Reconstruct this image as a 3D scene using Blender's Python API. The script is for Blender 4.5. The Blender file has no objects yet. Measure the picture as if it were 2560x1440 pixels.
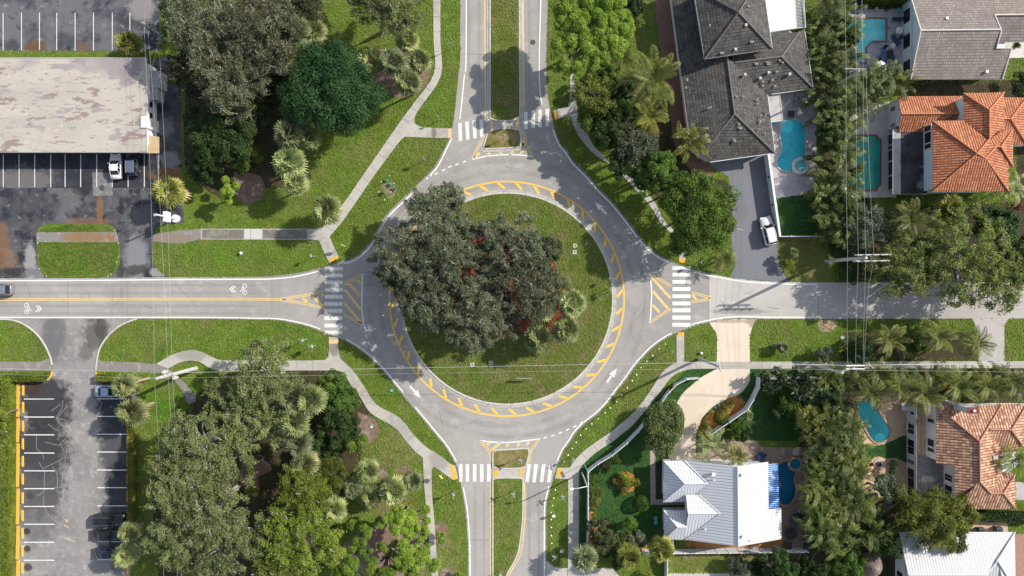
import bpy, bmesh, math, random
import numpy as np
from mathutils import Vector, Matrix
PI = math.pi
random.seed(7)
HC = 105.0          # flying height of the camera in metres
S = 16.0            # photo pixels per metre on the ground
CX, CY = 1280.0, 720.0
scene = bpy.context.scene
COL = scene.collection

def W(px, py, z=0.0):
    k = (1.0 - z / HC) / S
    return Vector(((px - CX) * k, -(py - CY) * k, z))

def on_plane(px, py, p0, n):
    cam = Vector((0, 0, HC))
    d = W(px, py, 0) - cam
    t = (p0 - cam).dot(n) / d.dot(n)
    return cam + d * t

# ---------------------------------------------------------------- objects
def tag(o, label=None, cat=None, group=None, kind=None):
    if label: o['label'] = label
    if cat: o['category'] = cat
    if group: o['group'] = group
    if kind: o['kind'] = kind
    return o

def empty(name, loc, label, cat, group=None, rz=0.0):
    o = bpy.data.objects.new(name, None)
    o.empty_display_size = 0.3
    COL.objects.link(o)
    o.location = loc
    o.rotation_euler = (0, 0, rz)
    return tag(o, label, cat, group)

def link(name, me, parent=None, world=True):
    o = bpy.data.objects.new(name, me)
    COL.objects.link(o)
    if parent is not None:
        o.parent = parent
        if world:
            def mw(p):
                l = Matrix.Translation(p.location) @ p.rotation_euler.to_matrix().to_4x4()
                return l if p.parent is None else mw(p.parent) @ p.matrix_parent_inverse @ l
            m = mw(parent)
            o.matrix_parent_inverse = m.inverted()
    return o

def copy_tree(o, parent=None):
    c = o.copy(); COL.objects.link(c); c.parent = parent
    for ch in list(o.children):
        copy_tree(ch, c)
    return c

class MB:
    """collects simple shapes into one mesh"""
    def __init__(s):
        s.v = []; s.f = []; s.uv = None; s.mi = []
    def add(s, vs, fs, mi=0):
        b = len(s.v)
        s.v += [tuple(v) for v in vs]
        s.f += [tuple(i + b for i in f) for f in fs]
        s.mi += [mi] * len(fs)
        return s
    def box(s, c, size, rz=0.0, mi=0, taper=1.0):
        x, y, z = size[0] / 2, size[1] / 2, size[2] / 2
        ca, sa = math.cos(rz), math.sin(rz)
        vs = []
        for dz, k in ((-z, 1.0), (z, taper)):
            for dx, dy in ((-x, -y), (x, -y), (x, y), (-x, y)):
                dx *= k; dy *= k
                vs.append((c[0] + dx * ca - dy * sa, c[1] + dx * sa + dy * ca, c[2] + dz))
        return s.add(vs, [(3, 2, 1, 0), (4, 5, 6, 7), (0, 1, 5, 4), (1, 2, 6, 5), (2, 3, 7, 6), (3, 0, 4, 7)], mi)
    def prism(s, pts, z0, z1, mi=0):
        n = len(pts)
        a = sum(pts[i][0] * pts[(i + 1) % n][1] - pts[(i + 1) % n][0] * pts[i][1] for i in range(n))
        if a < 0: pts = pts[::-1]
        vs = [(p[0], p[1], z0) for p in pts] + [(p[0], p[1], z1) for p in pts]
        fs = [tuple(range(n, 2 * n))]
        fs += [(i, (i + 1) % n, n + (i + 1) % n, n + i) for i in range(n)]
        return s.add(vs, fs, mi)
    def tube(s, pts, radii, sides=6, mi=0, cap=True):
        pts = [Vector(p) for p in pts]
        if not hasattr(radii, '__len__'): radii = [radii] * len(pts)
        vs = []; fs = []
        up = Vector((0, 0, 1))
        for i, p in enumerate(pts):
            t = (pts[min(i + 1, len(pts) - 1)] - pts[max(i - 1, 0)])
            if t.length < 1e-6: t = Vector((0, 0, 1))
            t.normalize()
            a = t.cross(up)
            if a.length < 0.05: a = t.cross(Vector((1, 0, 0)))
            a.normalize(); b = t.cross(a)
            for k in range(sides):
                an = 2 * PI * k / sides
                vs.append(p + (a * math.cos(an) + b * math.sin(an)) * radii[i])
        for i in range(len(pts) - 1):
            for k in range(sides):
                k2 = (k + 1) % sides
                fs.append((i * sides + k, i * sides + k2, (i + 1) * sides + k2, (i + 1) * sides + k))
        if cap:
            fs.append(tuple(range(sides))[::-1])
            fs.append(tuple(range((len(pts) - 1) * sides, len(pts) * sides)))
        return s.add(vs, fs, mi)
    def lathe(s, c, prof, sides=16, mi=0):
        vs = []; fs = []
        for r, z in prof:
            for k in range(sides):
                a = 2 * PI * k / sides
                vs.append((c[0] + r * math.cos(a), c[1] + r * math.sin(a), c[2] + z))
        n = len(prof)
        for i in range(n - 1):
            for k in range(sides):
                k2 = (k + 1) % sides
                fs.append((i * sides + k, i * sides + k2, (i + 1) * sides + k2, (i + 1) * sides + k))
        fs.append(tuple(range((n - 1) * sides, n * sides)))
        fs.append(tuple(range(sides))[::-1])
        return s.add(vs, fs, mi)
    def mesh(s, name, mats, smooth=False):
        me = bpy.data.meshes.new(name)
        me.from_pydata(s.v, [], s.f)
        for m in (mats if isinstance(mats, (list, tuple)) else [mats]): me.materials.append(m)
        if isinstance(mats, (list, tuple)) and len(mats) > 1:
            me.polygons.foreach_set('material_index', s.mi)
        if smooth: me.polygons.foreach_set('use_smooth', [True] * len(me.polygons))
        me.update()
        return me
    def build(s, name, mats, parent=None, smooth=False):
        return link(name, s.mesh(name, mats, smooth), parent)

# ---------------------------------------------------------------- outlines
def catmull(pts, n=5, closed=False, corner=55):
    pts = [tuple(p[:2]) for p in pts]
    N = len(pts)
    if N < 3: return pts
    def ang(i):
        a, b, c = pts[i - 1], pts[i], pts[(i + 1) % N]
        v = (b[0] - a[0], b[1] - a[1]); w = (c[0] - b[0], c[1] - b[1])
        l = math.hypot(*v) * math.hypot(*w)
        if l < 1e-9: return 0
        return math.degrees(math.acos(max(-1, min(1, (v[0] * w[0] + v[1] * w[1]) / l))))
    cor = [ang(i) > corner for i in range(N)]
    if not closed: cor[0] = cor[-1] = True
    out = []
    for i in range(N if closed else N - 1):
        p1 = pts[i]; p2 = pts[(i + 1) % N]
        p0 = p1 if cor[i] else pts[i - 1]
        p3 = p2 if cor[(i + 1) % N] else pts[(i + 2) % N]
        for k in range(n):
            t = k / n
            o = []
            for j in (0, 1):
                a, b, c, d = p0[j], p1[j], p2[j], p3[j]
                o.append(0.5 * (2 * b + (c - a) * t + (2 * a - 5 * b + 4 * c - d) * t * t + (3 * b - a - 3 * c + d) * t ** 3))
            out.append(tuple(o))
    if not closed: out.append(pts[-1])
    return out

def circle(cx, cy, r, n=96, a0=0, a1=2 * PI):
    return [(cx + r * math.cos(a0 + (a1 - a0) * i / n), cy + r * math.sin(a0 + (a1 - a0) * i / n)) for i in range(n)]

def offset(pts, d, closed=False):
    out = []; N = len(pts)
    for i in range(N):
        a = pts[i - 1] if (closed or i > 0) else pts[i]
        c = pts[(i + 1) % N] if (closed or i < N - 1) else pts[i]
        b = pts[i]
        v = Vector((b[0] - a[0], b[1] - a[1])); w = Vector((c[0] - b[0], c[1] - b[1]))
        if v.length < 1e-9: v = w
        if w.length < 1e-9: w = v
        v.normalize(); w.normalize()
        t = v + w
        if t.length < 1e-6: t = v
        t.normalize()
        n = Vector((-t.y, t.x))
        k = max(0.5, n.dot(Vector((-v.y, v.x))))
        out.append((b[0] + n.x * d / k, b[1] + n.y * d / k))
    return out

BARE = []      # outlines where no grass grows
def sheet(name, px, z, mat, smooth=False, kind='structure', thick=0.0, parent=None):
    if smooth: px = catmull(px, closed=True)
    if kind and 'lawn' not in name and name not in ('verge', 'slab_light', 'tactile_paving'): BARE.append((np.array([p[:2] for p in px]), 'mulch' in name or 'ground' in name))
    pts = [W(p[0], p[1], 0) for p in px]
    n = len(pts)
    a = sum(pts[i].x * pts[(i + 1) % n].y - pts[(i + 1) % n].x * pts[i].y for i in range(n))
    if a < 0: pts = pts[::-1]
    b = MB()
    if thick: b.prism([(p.x, p.y) for p in pts], z - thick, z)
    else: b.add([(p.x, p.y, z) for p in pts], [tuple(range(n))])
    o = b.build(name, mat, parent)
    if kind: tag(o, kind=kind)
    return o

def ribbon_mb(b, px, w, z, h=0.0, closed=False):
    """flat band (or low kerb of height h) of width w photo pixels along the polyline"""
    L = offset(px, w / 2, closed); R = offset(px, -w / 2, closed)
    n = len(px); m = n if closed else n - 1
    l = [W(*p) for p in L]; r = [W(*p) for p in R]
    if h <= 0:
        vs = [(p.x, p.y, z) for p in l] + [(p.x, p.y, z) for p in r]
        fs = [(i, (i + 1) % n, n + (i + 1) % n, n + i) for i in range(m)]
        b.add(vs, fs)
    else:
        vs = [(p.x, p.y, z) for p in l] + [(p.x, p.y, z) for p in r] + [(p.x, p.y, z + h) for p in l] + [(p.x, p.y, z + h) for p in r]
        fs = []
        for i in range(m):
            j = (i + 1) % n
            fs += [(2 * n + i, 2 * n + j, 3 * n + j, 3 * n + i), (i, 2 * n + i, 2 * n + j, j)[::-1], (n + i, n + j, 3 * n + j, 3 * n + i)]
        if not closed:
            fs += [(0, n, 3 * n, 2 * n), (n - 1, 3 * n - 1, 4 * n - 1, 2 * n - 1)]
        b.add(vs, fs)
    return b

def ribbon(name, px, w, z, mat, h=0.0, closed=False, kind='structure', smooth=False, parent=None):
    if smooth: px = catmull(px, closed=closed)
    b = MB(); ribbon_mb(b, px, w, z, h, closed)
    o = b.build(name, mat, parent)
    if kind: tag(o, kind=kind)
    return o

def quads_mb(b, quads, z):
    for q in quads:
        b.add([(p.x, p.y, z) for p in (W(*c) for c in q)], [tuple(range(len(q)))])
    return b

# ---------------------------------------------------------------- materials
def new_mat(name):
    m = bpy.data.materials.new(name); m.use_nodes = True
    nt = m.node_tree; nt.nodes.clear()
    out = nt.nodes.new('ShaderNodeOutputMaterial')
    bs = nt.nodes.new('ShaderNodeBsdfPrincipled')
    nt.links.new(bs.outputs[0], out.inputs[0])
    return m, nt, bs, out

def c4(c): return (c[0], c[1], c[2], 1.0)

def mixc(nt, fac, a, b):
    n = nt.nodes.new('ShaderNodeMix'); n.data_type = 'RGBA'; n.blend_type = 'MIX'
    if hasattr(fac, 'is_output'): nt.links.new(fac, n.inputs[0])
    else: n.inputs[0].default_value = fac
    for s, v in ((n.inputs[6], a), (n.inputs[7], b)):
        if hasattr(v, 'is_output'): nt.links.new(v, s)
        else: s.default_value = c4(v)
    return n.outputs[2]

def math_n(nt, op, a, b=None):
    n = nt.nodes.new('ShaderNodeMath'); n.operation = op
    for i, v in enumerate((a, b)):
        if v is None: continue
        if hasattr(v, 'is_output'): nt.links.new(v, n.inputs[i])
        else: n.inputs[i].default_value = v
    return n.outputs[0]

def maprange(nt, v, a, b, c=0.0, d=1.0):
    n = nt.nodes.new('ShaderNodeMapRange'); n.interpolation_type = 'SMOOTHSTEP'
    nt.links.new(v, n.inputs[0])
    for i, x in zip((1, 2, 3, 4), (a, b, c, d)): n.inputs[i].default_value = x
    return n.outputs[0]

def noise_n(nt, coord, scale, detail=4.0, rough=0.6, stretch=None, off=None):
    if stretch or off:
        mp = nt.nodes.new('ShaderNodeMapping')
        if stretch: mp.inputs['Scale'].default_value = stretch
        if off: mp.inputs['Location'].default_value = off
        nt.links.new(coord, mp.inputs[0]); coord = mp.outputs[0]
    n = nt.nodes.new('ShaderNodeTexNoise')
    nt.links.new(coord, n.inputs['Vector'])
    n.inputs['Scale'].default_value = scale
    n.inputs['Detail'].default_value = detail
    n.inputs['Roughness'].default_value = rough
    return n.outputs['Fac']

def surf(name, color, noises=(), spots=(), rough=0.85, spec=0.25, bump=None, metal=0.0, coat=0.0, rings=()):
    """rough weathered surface: base colour, layers of noise and single patches (stains, wear) at fixed places"""
    m, nt, bs, out = new_mat(name)
    g = nt.nodes.new('ShaderNodeNewGeometry'); P = g.outputs['Position']
    col = color
    if noises or spots:
        rgb = nt.nodes.new('ShaderNodeRGB'); rgb.outputs[0].default_value = c4(color); col = rgb.outputs[0]
    for i, nz in enumerate(noises):
        sc, c2, lo, hi = nz[:4]
        st = nz[4] if len(nz) > 4 else None
        f = noise_n(nt, P, sc, 5.0, 0.62, st, (i * 17.3, i * 5.1, 0))
        col = mixc(nt, maprange(nt, f, lo, hi), col, c2)
    for i, sp in enumerate(spots):
        px, py, rx, ry, c2 = sp[:5]
        amp = sp[5] if len(sp) > 5 else 0.7
        mx = sp[6] if len(sp) > 6 else 0.9
        c = W(px, py)
        v = nt.nodes.new('ShaderNodeVectorMath'); v.operation = 'SUBTRACT'
        nt.links.new(P, v.inputs[0]); v.inputs[1].default_value = (c.x, c.y, 0)
        v2 = nt.nodes.new('ShaderNodeVectorMath'); v2.operation = 'MULTIPLY'
        nt.links.new(v.outputs[0], v2.inputs[0]); v2.inputs[1].default_value = (S / rx, S / ry, 0)
        v3 = nt.nodes.new('ShaderNodeVectorMath'); v3.operation = 'LENGTH'
        nt.links.new(v2.outputs[0], v3.inputs[0])
        f = noise_n(nt, P, 0.9, 6.0, 0.65, None, (i * 7.7, 3.3 * i, 1))
        d = math_n(nt, 'ADD', v3.outputs[1], math_n(nt, 'MULTIPLY', math_n(nt, 'SUBTRACT', f, 0.5), amp * 2))
        col = mixc(nt, maprange(nt, d, 0.6, 1.1, mx, 0.0), col, c2)
    for (px, py, r, w, c2, mx) in rings:     # wheel tracks worn round a centre
        c = W(px, py)
        v = nt.nodes.new('ShaderNodeVectorMath'); v.operation = 'SUBTRACT'
        nt.links.new(P, v.inputs[0]); v.inputs[1].default_value = (c.x, c.y, 0)
        v3 = nt.nodes.new('ShaderNodeVectorMath'); v3.operation = 'LENGTH'; nt.links.new(v.outputs[0], v3.inputs[0])
        d = math_n(nt, 'ABSOLUTE', math_n(nt, 'SUBTRACT', v3.outputs[1], r / S))
        f = noise_n(nt, P, 0.25, 5.0, 0.6)
        k = math_n(nt, 'MULTIPLY', maprange(nt, d, w * 0.2 / S, w / S, mx, 0.0), maprange(nt, f, 0.35, 0.6))
        col = mixc(nt, k, col, c2)
    if hasattr(col, 'is_output'): nt.links.new(col, bs.inputs['Base Color'])
    else: bs.inputs['Base Color'].default_value = c4(col)
    bs.inputs['Roughness'].default_value = rough
    bs.inputs['Specular IOR Level'].default_value = spec
    bs.inputs['Metallic'].default_value = metal
    bs.inputs['Coat Weight'].default_value = coat
    if bump:
        f = noise_n(nt, P, bump[0], 4.0, 0.7)
        b = nt.nodes.new('ShaderNodeBump'); b.inputs['Strength'].default_value = bump[1]
        b.inputs['Distance'].default_value = bump[2] if len(bump) > 2 else 0.1
        nt.links.new(f, b.inputs['Height']); nt.links.new(b.outputs[0], bs.inputs['Normal'])
    return m

def leaf(name, dark, light, rough=0.6, trans=0.25, spec=0.12, nscale=0.6, tint=None, wr=0.5, patch=None, vary=.26):
    m, nt, bs, out = new_mat(name)
    g = nt.nodes.new('ShaderNodeNewGeometry')
    r = g.outputs['Random Per Island']
    f = noise_n(nt, g.outputs['Position'], nscale, 2.0)
    k = math_n(nt, 'ADD', math_n(nt, 'MULTIPLY', r, wr), math_n(nt, 'MULTIPLY', maprange(nt, f, 0.34, 0.66), 1 - wr))
    col = mixc(nt, k, dark, light)
    for i, (sc, pc, lo, hi, mx) in enumerate(patch or ()):
        f2 = noise_n(nt, g.outputs['Position'], sc, 4.0, 0.6, None, (i * 31.0, 9.0, 0))
        col = mixc(nt, math_n(nt, 'MULTIPLY', maprange(nt, f2, lo, hi), mx), col, pc)
    oi = nt.nodes.new('ShaderNodeObjectInfo')          # every plant a little different
    hs = nt.nodes.new('ShaderNodeHueSaturation'); nt.links.new(col, hs.inputs['Color'])
    nt.links.new(maprange(nt, oi.outputs['Random'], 0, 1, 1 - vary, 1 + vary), hs.inputs['Value'])
    rr = math_n(nt, 'FRACT', math_n(nt, 'MULTIPLY', oi.outputs['Random'], 17.0))
    nt.links.new(maprange(nt, rr, 0, 1, .5 - vary * .022, .5 + vary * .045), hs.inputs['Hue']); col = hs.outputs[0]
    if tint:
        col = mixc(nt, maprange(nt, r, 1.0 - tint[1], 1.0 - tint[1] * 0.8), col, tint[0])
    nt.links.new(col, bs.inputs['Base Color'])
    bs.inputs['Roughness'].default_value = rough
    bs.inputs['Specular IOR Level'].default_value = spec
    t = nt.nodes.new('ShaderNodeBsdfTranslucent'); nt.links.new(col, t.inputs[0])
    mx = nt.nodes.new('ShaderNodeMixShader'); mx.inputs[0].default_value = trans
    nt.links.new(bs.outputs[0], mx.inputs[1]); nt.links.new(t.outputs[0], mx.inputs[2])
    nt.links.new(mx.outputs[0], out.inputs[0])
    return m

def plain(name, color, rough=0.5, spec=0.4, metal=0.0, coat=0.0):
    m, nt, bs, out = new_mat(name)
    g = nt.nodes.new('ShaderNodeNewGeometry')
    f = noise_n(nt, g.outputs['Position'], 3.0, 4.0)
    col = mixc(nt, math_n(nt, 'MULTIPLY', f, 0.35), color, tuple(c * 0.72 for c in color))
    nt.links.new(col, bs.inputs['Base Color'])
    bs.inputs['Roughness'].default_value = rough
    bs.inputs['Specular IOR Level'].default_value = spec
    bs.inputs['Metallic'].default_value = metal
    bs.inputs['Coat Weight'].default_value = coat
    return m

def roof_mat(name, mode, cols, pu=0.4, pv=0.4, rough=0.8, dirt=None, wear=0.35, bump=0.6):
    """mode 'slate': flat tiles in courses; 'barrel': clay barrel tiles running up the slope; 'seam': standing seam metal"""
    m, nt, bs, out = new_mat(name)
    tc = nt.nodes.new('ShaderNodeUVMap')
    g = nt.nodes.new('ShaderNodeNewGeometry'); P = g.outputs['Position']
    sep = nt.nodes.new('ShaderNodeSeparateXYZ'); nt.links.new(tc.outputs[0], sep.inputs[0])
    def wave(sock, per, sharp):
        f = math_n(nt, 'FRACT', math_n(nt, 'DIVIDE', sock, per))
        d = math_n(nt, 'ABSOLUTE', math_n(nt, 'SUBTRACT', f, 0.5))   # 0 mid .. 0.5 edge
        return d
    u, v = sep.outputs[0], sep.outputs[1]
    if mode == 'slate':
        br = nt.nodes.new('ShaderNodeTexBrick')
        nt.links.new(tc.outputs[0], br.inputs['Vector'])
        br.inputs['Scale'].default_value = 1.0
        br.inputs['Brick Width'].default_value = pu; br.inputs['Row Height'].default_value = pv
        br.inputs['Mortar Size'].default_value = 0.035; br.inputs['Mortar Smooth'].default_value = 0.3
        br.inputs['Bias'].default_value = -0.1
        br.inputs['Color1'].default_value = c4(cols[0]); br.inputs['Color2'].default_value = c4(cols[1]); br.inputs['Mortar'].default_value = c4(cols[2])
        col = br.outputs['Color']
        saw = math_n(nt, 'FRACT', math_n(nt, 'DIVIDE', v, pv))
        line = maprange(nt, saw, 0.0, 0.16, 0.75, 0.0)  # shadow at each tile step painted into the colour as a dark line
        col = mixc(nt, line, col, cols[2])
        hgt = math_n(nt, 'MULTIPLY', math_n(nt, 'SUBTRACT', 1.0, saw), 0.06)
    elif mode == 'barrel':
        d = wave(u, pu, 0)
        wn = nt.nodes.new('ShaderNodeTexWhiteNoise'); wn.noise_dimensions = '2D'
        cmb = nt.nodes.new('ShaderNodeCombineXYZ')
        nt.links.new(math_n(nt, 'FLOOR', math_n(nt, 'DIVIDE', u, pu)), cmb.inputs[0])
        nt.links.new(math_n(nt, 'FLOOR', math_n(nt, 'DIVIDE', v, pv)), cmb.inputs[1])
        nt.links.new(cmb.outputs[0], wn.inputs['Vector'])
        col = mixc(nt, wn.outputs['Value'], cols[0], cols[1])
        col = mixc(nt, maprange(nt, d, 0.30, 0.44), col, cols[2])
        saw = math_n(nt, 'FRACT', math_n(nt, 'DIVIDE', v, pv))
        col = mixc(nt, maprange(nt, saw, 0.0, 0.15, 0.6, 0.0), col, cols[2])
        hgt = math_n(nt, 'ADD', math_n(nt, 'MULTIPLY', math_n(nt, 'COSINE', math_n(nt, 'MULTIPLY', d, PI)), 0.10),
                     math_n(nt, 'MULTIPLY', math_n(nt, 'SUBTRACT', 1.0, saw), 0.04))
    else:
        d = wave(u, pu, 0)
        col = mixc(nt, maprange(nt, d, 0.41, 0.46), cols[0], cols[2])
        f0 = noise_n(nt, P, 0.5, 4.0)
        col = mixc(nt, math_n(nt, 'MULTIPLY', maprange(nt, f0, 0.4, 0.7), wear), col, cols[1])
        hgt = math_n(nt, 'MULTIPLY', maprange(nt, d, 0.38, 0.46), 0.04)
    if mode != 'seam':
        f = noise_n(nt, P, 0.45, 6.0, 0.7)
        dk = dirt or tuple(c * 0.45 for c in cols[0])
        col = mixc(nt, math_n(nt, 'MULTIPLY', maprange(nt, f, 0.42, 0.68), wear), col, dk)
    nt.links.new(col, bs.inputs['Base Color'])
    bs.inputs['Roughness'].default_value = rough
    bs.inputs['Specular IOR Level'].default_value = 0.25
    b = nt.nodes.new('ShaderNodeBump'); b.inputs['Strength'].default_value = bump; b.inputs['Distance'].default_value = 1.0
    nt.links.new(hgt, b.inputs['Height']); nt.links.new(b.outputs[0], bs.inputs['Normal'])
    return m
# ================================================================ world, camera, sun
world = bpy.data.worlds.new("World"); scene.world = world; world.use_nodes = True
wn_ = world.node_tree; bg = wn_.nodes['Background']
sky = wn_.nodes.new('ShaderNodeTexSky'); sky.sky_type = 'NISHITA'; sky.sun_disc = False
SUN_EL = math.radians(35.0); SUN_AZ = math.atan2(0.9, 0.43)
sky.sun_elevation = SUN_EL; sky.sun_rotation = SUN_AZ
hs_ = wn_.nodes.new('ShaderNodeHueSaturation'); hs_.inputs['Saturation'].default_value = 0.62
wn_.links.new(sky.outputs[0], hs_.inputs['Color']); wn_.links.new(hs_.outputs[0], bg.inputs[0]); bg.inputs[1].default_value = 0.132
sl = bpy.data.lights.new('sun', 'SUN'); sl.energy = 4.25; sl.angle = math.radians(0.55); sl.color = (1.0, 0.935, 0.835)
so = bpy.data.objects.new('sun', sl); COL.objects.link(so)
sd = Vector((math.sin(SUN_AZ) * math.cos(SUN_EL), math.cos(SUN_AZ) * math.cos(SUN_EL), math.sin(SUN_EL)))
so.rotation_euler = sd.to_track_quat('Z', 'Y').to_euler(); so.location = (60, 40, 80)
cd = bpy.data.cameras.new('camera'); co = bpy.data.objects.new('camera', cd); COL.objects.link(co)
co.location = (0, 0, HC); co.rotation_euler = (0, 0, 0)
cd.sensor_fit = 'HORIZONTAL'; cd.angle = 2 * math.atan((1280 / S) / HC); cd.clip_start = 0.5; cd.clip_end = 4000
scene.camera = co
scene.view_settings.view_transform = 'Standard'; scene.view_settings.look = 'None'
scene.view_settings.exposure = 0.58; scene.view_settings.gamma = 1.0
scene.cycles.max_bounces = 6; scene.cycles.transparent_max_bounces = 8
scene.cycles.use_denoising = True

# ================================================================ materials of the setting
GR1, GR2, GR3 = (0.110, 0.172, 0.026), (0.078, 0.142, 0.018), (0.165, 0.160, 0.050)
BROWN = (0.24, 0.19, 0.095)
m_grass = surf('lawn_grass', GR1, [(0.12, GR2, 0.42, 0.62), (0.22, (0.112, 0.142, 0.022), 0.50, 0.68), (0.5, (0.185, 0.170, 0.070), 0.55, 0.74), (0.35, (0.12, 0.20, 0.03), 0.56, 0.7),
               (1.4, (0.055, 0.090, 0.014), 0.50, 0.74), (3.5, (0.16, 0.20, 0.055), 0.53, 0.74)],
               spots=[(1255, 60, 30, 110, BROWN, 0.9, 0.75), (1010, 440, 90, 70, (0.13, 0.135, 0.03), 0.8, 0.5), (1000, 1130, 60, 60, BROWN, 0.9, 0.6),
                      (1120, 1390, 40, 60, BROWN, 0.9, 0.6), (900, 380, 50, 30, BROWN, 0.9, 0.5), (430, 1000, 70, 60, (0.045, 0.155, 0.006), 0.6, 0.7),
                      (700, 840, 120, 40, (0.05, 0.15, 0.008), 0.8, 0.5), (600, 640, 200, 35, (0.065, 0.165, 0.008), 0.7, 0.6),
                      (970, 1250, 70, 40, BROWN, 0.9, 0.7), (1560, 990, 40, 90, (0.14, 0.13, 0.035), 0.8, 0.5)],
               rough=0.95, spec=0.1, bump=(9.0, 0.5, 0.06))
m_island = surf('island_grass', (0.100, 0.140, 0.020), [(0.16, (0.13, 0.135, 0.034), 0.44, 0.64), (0.4, (0.20, 0.16, 0.075), 0.57, 0.72),
                (0.3, (0.062, 0.135, 0.010), 0.55, 0.7), (1.4, (0.06, 0.088, 0.016), 0.50, 0.76), (3.5, (0.18, 0.19, 0.075), 0.53, 0.76)], rough=0.95, spec=0.1, bump=(9.0, 0.5, 0.06))
m_dry = surf('dry_grass', (0.15, 0.14, 0.045), [(0.4, BROWN, 0.46, 0.62), (0.35, (0.07, 0.12, 0.014), 0.55, 0.68), (3.0, (0.09, 0.085, 0.03), 0.52, 0.8)], rough=0.95, spec=0.1, bump=(9.0, 0.5, 0.06))
m_turf = surf('green_lawn', (0.036, 0.092, 0.024), [(0.4, (0.05, 0.11, 0.03), 0.45, 0.65), (2.5, (0.026, 0.066, 0.016), 0.5, 0.8), (0.6, (0.07, 0.12, 0.03), 0.6, 0.75)], rough=0.95, spec=0.1, bump=(9.0, 0.4, 0.05))
m_pale_turf = surf('pale_turf', (0.12, 0.19, 0.08), [(1.0, (0.10, 0.16, 0.06), 0.45, 0.65)], rough=0.95, spec=0.1)
m_road = surf('road_asphalt', (0.330, 0.315, 0.295), [(0.06, (0.280, 0.267, 0.250), 0.40, 0.60), (0.4, (0.365, 0.348, 0.327), 0.50, 0.70), (0.9, (0.265, 0.252, 0.237), 0.58, 0.76, (1, 1, 1)), (3.5, (0.235, 0.223, 0.21), 0.54, 0.74)],
              spots=[(1480, 380, 60, 30, (0.21, 0.2, 0.19), 0.6, 0.5), (1060, 400, 60, 20, (0.2, 0.195, 0.19), 0.6, 0.4), (1840, 775, 70, 10, (0.17, 0.16, 0.15), 0.5, 0.7)]
              + [(320, y, 430, 5, (0.21, 0.198, 0.183), 0.25, 0.42) for y in (713, 733, 765, 784)] + [(x, 60, 4.5, 190, (0.21, 0.198, 0.183), 0.25, 0.4) for x in (1172, 1198, 1323, 1347)] + [(x, 1330, 4.5, 150, (0.21, 0.198, 0.183), 0.25, 0.4) for x in (1187, 1210, 1323, 1347)],
              rough=0.9, spec=0.2, bump=(20.0, 0.15, 0.02), rings=((1267, 747, 318, 9, (0.21, 0.198, 0.183), .5), (1267, 747, 345, 9, (0.21, 0.198, 0.183), .5), (1267, 747, 285, 7, (0.21, 0.198, 0.183), .3)))
m_road_pale = surf('road_pale_concrete', (0.44, 0.42, 0.39), [(0.08, (0.39, 0.372, 0.348), 0.42, 0.62), (0.8, (0.46, 0.44, 0.41), 0.52, 0.7), (3.0, (0.32, 0.31, 0.29), 0.62, 0.8), (14.0, (0.30, 0.29, 0.28), 0.55, 0.75)],
                   spots=[(1850, 778, 80, 9, (0.24, 0.225, 0.2), 0.5, 0.8)], rough=0.9, spec=0.2)
m_road_east = surf('road_east_asphalt', (0.40, 0.375, 0.355), [(0.1, (0.35, 0.33, 0.315), 0.42, 0.62), (2.5, (0.25, 0.235, 0.225), 0.6, 0.8), (14.0, (0.25, 0.24, 0.23), 0.5, 0.75)], rough=0.9, spec=0.2)
RUST = (0.22, 0.115, 0.05)
m_lot = surf('car_park_asphalt', (0.062, 0.063, 0.072), [(0.12, (0.115, 0.112, 0.118), 0.44, 0.62), (0.35, (0.026, 0.028, 0.038), 0.48, 0.62), (1.1, (0.17, 0.165, 0.165), 0.56, 0.72), (6.0, (0.04, 0.042, 0.05), 0.56, 0.78), (14.0, (0.2, 0.195, 0.19), 0.60, 0.78)],
             spots=[(0, 600, 30, 50, RUST, 0.9, 0.55), (10, 650, 38, 30, RUST, 0.8, 0.5), (75, 655, 16, 55, (0.30, 0.29, 0.28), 0.7, 0.8), (340, 640, 36, 60, (0.20, 0.20, 0.21), 0.6, 0.9),
                    (250, 525, 10, 45, RUST, 0.5, 0.7), (220, 553, 70, 10, RUST, 0.6, 0.45), (430, 435, 55, 22, RUST, 0.5, 0.85), (390, 450, 40, 30, (0.14, 0.085, 0.055), 0.6, 0.7),
                    (425, 400, 26, 26, (0.24, 0.24, 0.24), 0.8, 0.8), (415, 320, 26, 24, (0.22, 0.22, 0.22), 0.8, 0.6), (340, 675, 40, 14, (0.035, 0.035, 0.035), 0.9, 0.8), (300, 680, 10, 30, (0.05, 0.045, 0.045), 0.7, 0.8), (395, 680, 22, 14, (0.28, 0.265, 0.25), 0.6, 0.8),
                    (50, 680, 60, 14, (0.03, 0.03, 0.034), 0.7, 0.9), (90, 680, 40, 20, (0.23, 0.23, 0.24), 0.8, 0.6)], rough=0.9, spec=0.2, bump=(12.0, 0.2, 0.03))
m_lot_seal = surf('sealed_stalls', (0.026, 0.028, 0.038), [(0.25, (0.045, 0.046, 0.054), 0.45, 0.62), (1.3, (0.085, 0.085, 0.09), 0.56, 0.74), (0.35, (0.12, 0.12, 0.122), 0.62, 0.75)],
                  spots=[(60, 455, 90, 40, (0.15, 0.145, 0.14), 0.7, 0.8), (430, 438, 60, 16, RUST, 0.5, 0.8)], rough=0.85, spec=0.25)
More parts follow.
